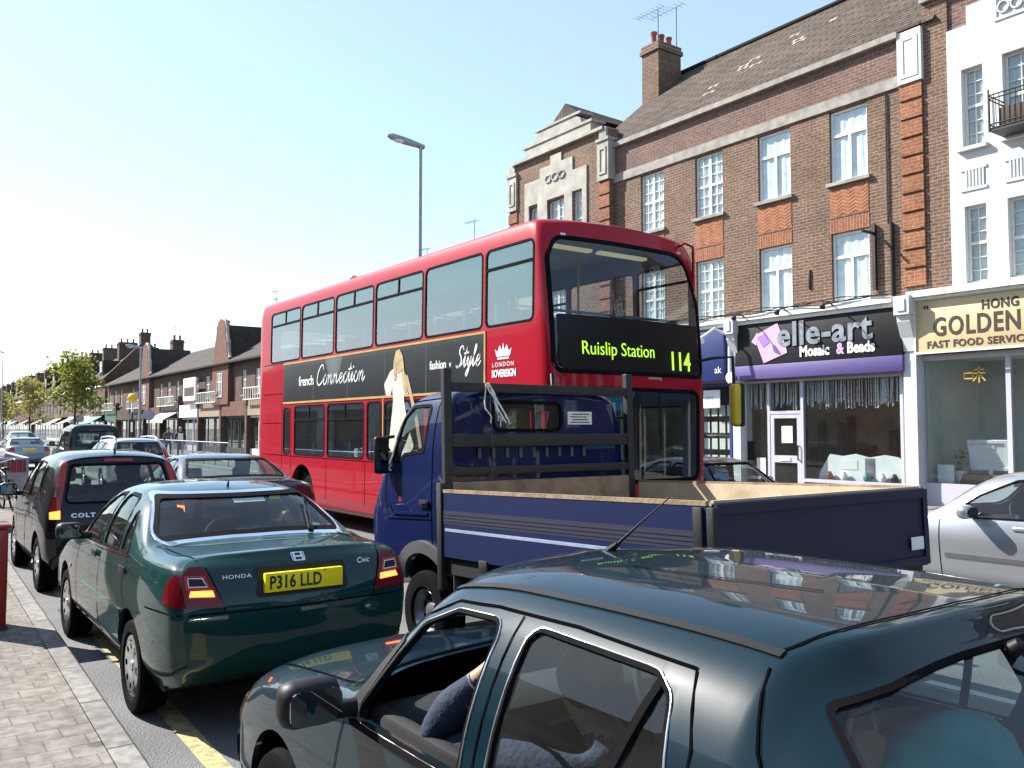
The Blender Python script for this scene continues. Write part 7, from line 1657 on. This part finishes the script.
# ------------------------------------------------------------------ blue dropside truck
TY = 4.6
truck = thing('dropside_truck', 'blue dropside truck with a black headboard and an empty open bed', 'truck', (4.45, TY, 0), 0, 'cars queuing away from the camera', rx=-1.95)
def tw(y, r): return r + .034 * y
worn('truck_panel_blue', (.004, .010, .058), (.022, .028, .06), .34, 5, .6); MATS['truck_panel_blue'].node_tree.nodes['Principled BSDF'].inputs['Specular IOR Level'].default_value = .2
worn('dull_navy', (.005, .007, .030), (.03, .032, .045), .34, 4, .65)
mat('plywood', (.46, .37, .25), .8, var=.25, vscale=4, bump=.15)
mat('old_wood', (.25, .18, .115), .85, var=.35, vscale=6, bump=.3)
mat('stripe_white', (.26, .30, .42), .5, var=.12, vscale=14)
mat('black_steel', (.010, .010, .011), .6, var=.35, vscale=8, bump=.08)
CAB = [
 [(.80, 1.16, .66), (.86, 1.14, .80), (.88, 1.14, 1.2), (.885, 1.14, 1.62), (.79, 1.15, 2.06), (.5, 1.14, 2.14), (0, 1.14, 2.155)],
 [(.84, 1.24, .60), (.92, 1.22, .80), (.94, 1.22, 1.2), (.935, 1.22, 1.62), (.83, 1.22, 2.10), (.5, 1.22, 2.175), (0, 1.22, 2.19)],
 [(.84, 1.6, .60), (.925, 1.6, .80), (.945, 1.6, 1.2), (.94, 1.6, 1.60), (.835, 1.6, 2.105), (.5, 1.6, 2.185), (0, 1.6, 2.20)],
 [(.84, 1.9, .60), (.925, 1.9, .80), (.945, 1.9, 1.2), (.94, 1.9, 1.58), (.825, 1.86, 2.06), (.5, 1.90, 2.13), (0, 1.92, 2.145)],
 [(.84, 2.15, .58), (.92, 2.2, .78), (.935, 2.2, 1.2), (.925, 2.15, 1.55), (.875, 2.18, 1.60), (.55, 2.36, 1.52), (0, 2.42, 1.50)],
 [(.80, 2.45, .50), (.88, 2.48, .70), (.89, 2.48, 1.1), (.87, 2.38, 1.38), (.80, 2.40, 1.44), (.5, 2.52, 1.42), (0, 2.56, 1.42)],
 [(.70, 2.58, .45), (.76, 2.62, .60), (.78, 2.62, 1.0), (.76, 2.52, 1.25), (.70, 2.52, 1.32), (.42, 2.6, 1.32), (0, 2.64, 1.32)]]
V_, F_ = loft(CAB, 6, 6, (.02, .06), 10)
cabo, cbv = shell_obj('cab', V_, F_, 'paint_truck_blue', 'dull_navy', .03)
TWN = rpoly([(2.03, 1.575), (1.88, 1.585), (1.82, 1.64), (1.49, 1.66), (1.44, 2.035), (1.76, 2.04), (1.90, 1.95)], [.02, .06, .06, .03, .05, .06, .08])
TRW = rpoly([(-.50, 1.82), (.20, 1.82), (.20, 2.05), (-.50, 2.05)], .07)
TWS = rpoly([(-.80, 1.60), (.80, 1.60), (.74, 2.05), (-.74, 2.05)], .06)
c = MB(); c.prism(TWN, 'X', -2, -.3); c.prism(TWN, 'X', .3, 2)
arc = [(1.52 + .43 * math.cos(a), .42 + .43 * math.sin(a)) for a in np.linspace(0, 6.283, 40, endpoint=False)]
c.prism(arc, 'X', -2, -.6); c.prism(arc, 'X', .6, 2); apply_cut(cabo, c.build('cutter', 'dark_void'))
c = MB(); c.prism(TRW, 'Y', -2, 1.25); c.prism(TWS, 'Y', 1.75, 9); apply_cut(cabo, c.build('cutter', 'dark_void'))
shade(cabo.data, 35); cabo.parent = truck
for sd in 'LR':
    f = drapeo('window_seal', 'black_rubber', truck, cbv, [grow(TWN, .012)], sd, .004, [grow(TWN, -.014)], .012, .1)
    drapeo('window', 'car_glass', f, cbv, [grow(TWN, -.004)], sd, -.006, (), 0, .1)
    seams(truck, cbv, [[(1.38, .85), (1.36, 1.4), (1.33, 2.08)], [(1.36, 1.12), (2.1, 1.10), (2.16, 1.3), (2.14, 1.55)], [(1.33, 2.085), (1.78, 2.08), (1.98, 1.86), (2.14, 1.55)]], sd, .010)
    drapeo('door_crease', 'paint_truck_blue', truck, cbv, [band([(1.42, 1.165), (2.02, 1.15), (2.06, 1.20)], .02)], sd, .010, (), .02)
    drapeo('arch_flare', 'grey_trim', truck, cbv, [[(1.52 + .53 * math.cos(a), .42 + .53 * math.sin(a)) for a in np.linspace(.25, 2.9, 20)] + [(1.52 + .435 * math.cos(a), .42 + .435 * math.sin(a)) for a in np.linspace(2.9, .25, 20)]], sd, .035, (), .06, .06)
    sg = -1 if sd == 'L' else 1
    hx = cbv.ray_cast(Vector((sg * 6, 1.45, 1.24)), Vector((-sg, 0, 0)))[0].x
    B('door_handle', 'black_plastic', truck, (hx - .01, 1.40, 1.215, hx + .018 * sg, 1.54, 1.275), bev=.01)
    drapeo('door_badge', 'chrome', truck, cbv, [[(1.42, 1.245), (1.50, 1.245), (1.50, 1.265), (1.42, 1.265)]], sd, .026, (), .004)
    # tall door mirror on its arms
    o = MB(); o.tube([(sg * .92, 2.10, 1.50), (sg * 1.0, 2.13, 1.50)], .014, 8); o.tube([(sg * .88, 2.10, 1.80), (sg * 1.0, 2.12, 1.78)], .014, 8); o.tube([(sg * 1.0, 2.13, 1.48), (sg * 1.0, 2.12, 1.82)], .012, 8)
    arm = o.build('mirror_arm', 'black_plastic', truck, smooth=40)
    MB().box(sg * .95, 2.06, 1.48, sg * 1.08, 2.12, 1.80, bev=.035).build('mirror_head', 'black_plastic', arm, smooth=50)
    MB().prism(rpoly([(sg * .962, 1.50), (sg * 1.068, 1.50), (sg * 1.068, 1.78), (sg * .962, 1.78)], .03), 'Y', 2.053, 2.062).build('mirror_glass', 'mirror', arm)
f = drapeo('window_seal', 'black_rubber', truck, cbv, [grow(TRW, .014)], 'B', .006, [grow(TRW, -.014)], .012, .1)
drapeo('rear_window', 'car_glass', f, cbv, [grow(TRW, -.004)], 'B', -.006, (), 0, .1)
f = drapeo('window_seal', 'black_rubber', truck, cbv, [grow(TWS, .014)], 'F', .006, [grow(TWS, -.014)], .012, .1)
drapeo('windscreen', 'car_glass', f, cbv, [grow(TWS, -.004)], 'F', -.006, (), 0, .1)
def cy_(x, z): return cbv.ray_cast(Vector((x, -9, z)), Vector((0, 1, 0)))[0].y
nb = B('notice', 'paper', truck, (.27, cy_(.4, 1.92) - .006, 1.87, .54, cy_(.4, 1.92) - .002, 1.98))
for k in range(4): B('notice_lettering', 'dark_trim', nb, (.30 + .02 * (k % 2), cy_(.4, 1.92) - .008, 1.885 + .023 * k, .51 - .015 * (k % 3), cy_(.4, 1.92) - .0065, 1.893 + .023 * k))
mb = MB()
for k in range(9): mb.box(-.66 + k * .135, cy_(0, 1.63) - .006, 1.60, -.63 + k * .135, cy_(0, 1.63) - .001, 1.68)
mb.build('louvre_slots', 'grey_trim', truck)
MB().box(.08, 1.74, 1.68, .34, 1.79, 2.05, bev=.02).build('yellow_stand_in', 'rail_yellow', truck, smooth=40)  # added yellow and red blocks stand in for sunlit things beyond the cab
MB().box(.36, 1.74, 1.68, .47, 1.78, 2.04, bev=.02).build('red_stand_in', 'red_stand_in', truck, smooth=40)
for x in (-.45, .45): seat(truck, x, 1.50, 1.15, .55, top=1.70)
B('dashboard', 'dark_trim', truck, (-.85, 2.0, 1.3, .85, 2.3, 1.52), bev=.05)
steering_wheel(truck, .42, 1.92, 1.52, .2, 40)
# chassis, bed, boards
mb = MB(); mb.box(-.42, -1.5, .55, -.32, 2.3, .72); mb.box(.32, -1.5, .55, .42, 2.3, .72); mb.build('chassis_rails', 'black_steel', truck)
B('bed_frame', 'black_steel', truck, (-1.0, -1.56, .74, 1.0, 1.06, .86))
B('bed_floor', 'old_wood', truck, (-.98, -1.54, .866, .98, 1.04, .90))
def side_board(sg):
    s = MB(); x = sg * 1.03
    prof = [(0, .87), (.022, .87), (.022, 1.345), (.0, 1.345)]
    s.prism([(x - sg * a if False else x - sg * (.022 - a), z) for a, z in prof], 'Y', -1.57, 1.05)
    o = s.build('side_board', 'truck_panel_blue', truck)
    B('top_rail', 'old_wood', o, (x - sg * .024, -1.57, 1.347, x + sg * .003, 1.05, 1.372))
    B('board_lining', 'plywood', o, (x - sg * .045, -1.55, .90, x - sg * .026, 1.03, 1.355))
    B('side_stripe', 'stripe_white', o, (x + sg * .001, -1.5, 1.052, x - sg * .008, 1.03, 1.082)) if False else None
    m2 = MB(); m2.box(x - sg * .012, -1.52, 1.060, x + sg * .002, 1.02, 1.082, bev=.001); m2.build('side_stripe', 'stripe_white', o)
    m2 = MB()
    m2.box(x - sg * .010, -1.56, 1.115, x + sg * .0012, 1.04, 1.215)  # flush dark band: the shade of a recess put into the colour
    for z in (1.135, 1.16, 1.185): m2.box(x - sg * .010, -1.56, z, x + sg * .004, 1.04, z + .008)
    m2.build('board_recess_shade', 'dull_navy', o)
    for y in (-1.1, -.3, .5):
        B('hinge', 'black_steel', o, (x - sg * .01, y - .05, .80, x + sg * .014, y + .05, .885), bev=.004)
    B('corner_latch', 'black_steel', o, (x - sg * .01, -1.55, 1.12, x + sg * .018, -1.49, 1.34), bev=.004)
    return o
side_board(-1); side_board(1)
tg = MB(); tg.box(-1.0, -1.60, .87, 1.0, -1.578, 1.36, bev=.004); tgo = tg.build('tailboard', 'dull_navy', truck)
B('board_lining', 'plywood', tgo, (-.98, -1.577, .90, .98, -1.555, 1.372))
B('tailboard_frame', 'dull_navy', tgo, (-1.0, -1.615, 1.30, 1.0, -1.602, 1.355), (-1.0, -1.615, .88, 1.0, -1.602, .93), (-1.0, -1.614, .932, -.95, -1.602, 1.298), (.95, -1.614, .932, 1.0, -1.602, 1.298))
B('rating_plate', 'plate_white', tgo, (.78, -1.622, .98, .92, -1.616, 1.06), bev=.002)
B('tailboard_latch', 'black_steel', tgo, (-1.035, -1.62, 1.12, -1.002, -1.57, 1.34), bev=.006)
for x in (-.85, .85): B('tail_lamp', 'lamp_red', truck, (x - .12, -1.60, .74, x + .12, -1.56, .84), bev=.01)
hb_ = thing('x', 'x', 'x') if False else None
mb = MB(); mb.box(-1.0, 1.055, .80, -.93, 1.11, 2.30, bev=.006); mb.build('headboard_post', 'black_steel', truck)
mb = MB(); mb.box(.90, 1.055, .80, .97, 1.11, 2.32, bev=.006); mb.build('headboard_post', 'black_steel', truck)
for z0, z1 in ((2.12, 2.195), (1.69, 1.79), (1.47, 1.535)): B('headboard_rail', 'black_steel', truck, (-.928, 1.06, z0, .898, 1.10, z1), bev=.004)
B('headboard_plank', 'old_wood', truck, (-.928, 1.06, .90, .898, 1.09, 1.42))
mb = MB()
rr_ = random.Random(3)
for k in range(7):
    p = Vector((-.62 + rr_.uniform(-.02, .02), 1.03, 2.19)); pts = [p]
    for j in range(5): p = p + Vector((rr_.uniform(-.01, .05), rr_.uniform(-.02, .01), -.045 - rr_.uniform(0, .03))); pts.append(p)
    mb.tube(pts, .006, 5)
mb.build('tie_rope', 'white_cloth', truck, smooth=50)
MB().tube([(-.60, 1.02, 2.16), (-.60, 1.01, 1.9), (-.58, 1.02, 1.6), (-.59, 1.03, 1.42)], .004, 5).build('tie_string', 'grey_trim', truck)
B('gutter_post', 'black_steel', truck, (-1.045, 1.055, .62, -1.0, 1.12, 1.42), bev=.005)
# running gear under the bed
B('mudguard', 'grey_trim', truck, (-.95, .98, .42, -.62, 1.05, .86), bev=.015)
mb = MB(); mb.lathe([(0, .02), (.09, .02), (.10, .0), (.10, -.3), (0, -.3)], 20, Matrix.Translation((-.93, .83, .62)) @ Matrix.Rotation(R(-90), 4, 'Y')); mb.build('air_filter', 'black_plastic', truck, smooth=40)
mb = MB()
for k in range(10):
    a = 2 * math.pi * k / 10; mb.box(-.955, .83 + .05 * math.cos(a) - .006, .62 + .05 * math.sin(a) - .006, -.951, .83 + .05 * math.cos(a) + .006, .62 + .05 * math.sin(a) + .006)
mb.build('filter_holes', 'galvanised', truck)
B('battery_box', 'black_plastic', truck, (-.95, .2, .48, -.55, .66, .72), bev=.02); B('fuel_tank', 'black_steel', truck, (.5, -.2, .45, .95, .7, .74), bev=.04)
B('side_lamp', 'lamp_amber', truck, (-.965, 1.0, .74, -.945, 1.045, .79), bev=.006)
for sg in (-1, 1):
    wheel(truck, sg * .84, 1.52, .33, .2, 'steel', 'steel').location.z = tw(1.52, 0)
    for x in (.86, .64): wheel(truck, sg * x, -.75, .33, .18, 'steel', 'steel').location.z = tw(-.75, 0)
MB().tube([(-.86, -.75, .33), (.86, -.75, .33)], .06, 10).build('axle', 'black_steel', truck)

# ------------------------------------------------------------------ people sitting in the vehicles
def sitter(label, x, y, z, top, hair, group='people sitting in the vehicles'):
    t = thing('person', label, 'person', (x, y, z), 0, group)
    J = {'pel': (0, 0, .10, (.15, .12)), 'wai': (0, -.03, .27, (.14, .11)), 'che': (0, -.06, .44, (.175, .115)), 'nkb': (0, -.06, .57, (.08, .07)), 'nek': (0, -.05, .62, .052), 'hed': (0, -.02, .715, (.074, .088)), 'crn': (0, -.025, .79, (.066, .078)),
         'sl': (-.19, -.05, .52, .065), 'el': (-.23, .12, .30, .048), 'wl': (-.13, .34, .36, .032), 'ml': (-.12, .40, .38, .036), 'sr': (.19, -.05, .52, .065), 'er': (.23, .12, .30, .048), 'wr': (.13, .34, .36, .032), 'mr': (.12, .40, .38, .036),
         'hl': (-.11, .12, .10, .09), 'kl': (-.12, .46, .14, .065), 'al': (-.12, .62, -.2, .045), 'hr': (.11, .12, .10, .09), 'kr': (.12, .46, .14, .065), 'ar': (.12, .62, -.2, .045)}
    E_ = [('pel', 'wai'), ('wai', 'che'), ('che', 'nkb'), ('nkb', 'nek'), ('nek', 'hed'), ('hed', 'crn'), ('che', 'sl'), ('sl', 'el'), ('el', 'wl'), ('wl', 'ml'), ('che', 'sr'), ('sr', 'er'), ('er', 'wr'), ('wr', 'mr'), ('pel', 'hl'), ('hl', 'kl'), ('kl', 'al'), ('pel', 'hr'), ('hr', 'kr'), ('kr', 'ar')]
    person_skin('body', J, E_, 'pel', t, ('skin', top, 'dark_trousers'), lambda c: 0 if (c.z > .60 or (c.y > .33 and c.z > .30)) else (2 if c.z < .16 else 1))
    MB().sphere((0, -.045, .765), .098, 14, (.92, 1.0, .95)).build('hair', hair, t, smooth=60); MB().sphere((0, .072, .715), .017, 6, (.7, 1, 1.2)).build('nose', 'skin', t, smooth=60)
    return t
sitter('driver of the dark green saloon, seen through its rear glass', 2.06 + .36, 5.13 + 2.02, .42, 'white_cloth', 'dark_hair')
sitter('driver of the black hatchback behind its headrest', 2.10 + .34, 10.35 + 1.72, .50, 'grey_jacket', 'dark_hair')
p_ = sitter('bus driver in a white shirt behind the lower windscreen', 6.5 + BW - .6, 8.35 + 1.22, .95, 'white_cloth', 'dark_hair'); p_.rotation_euler.z = math.pi
p_ = sitter('passenger in a pale top at a lower window of the red bus', 6.5 + BW - .95, 8.35 + 5.85, .88, 'white_cloth', 'grey_hair'); p_.rotation_euler.z = math.pi
p_ = sitter('passenger in a dark jacket on the top deck of the red bus', 6.5 + BW - .95, 8.35 + 3.7, 2.80, 'dark_jacket', 'dark_hair'); p_.rotation_euler.z = math.pi
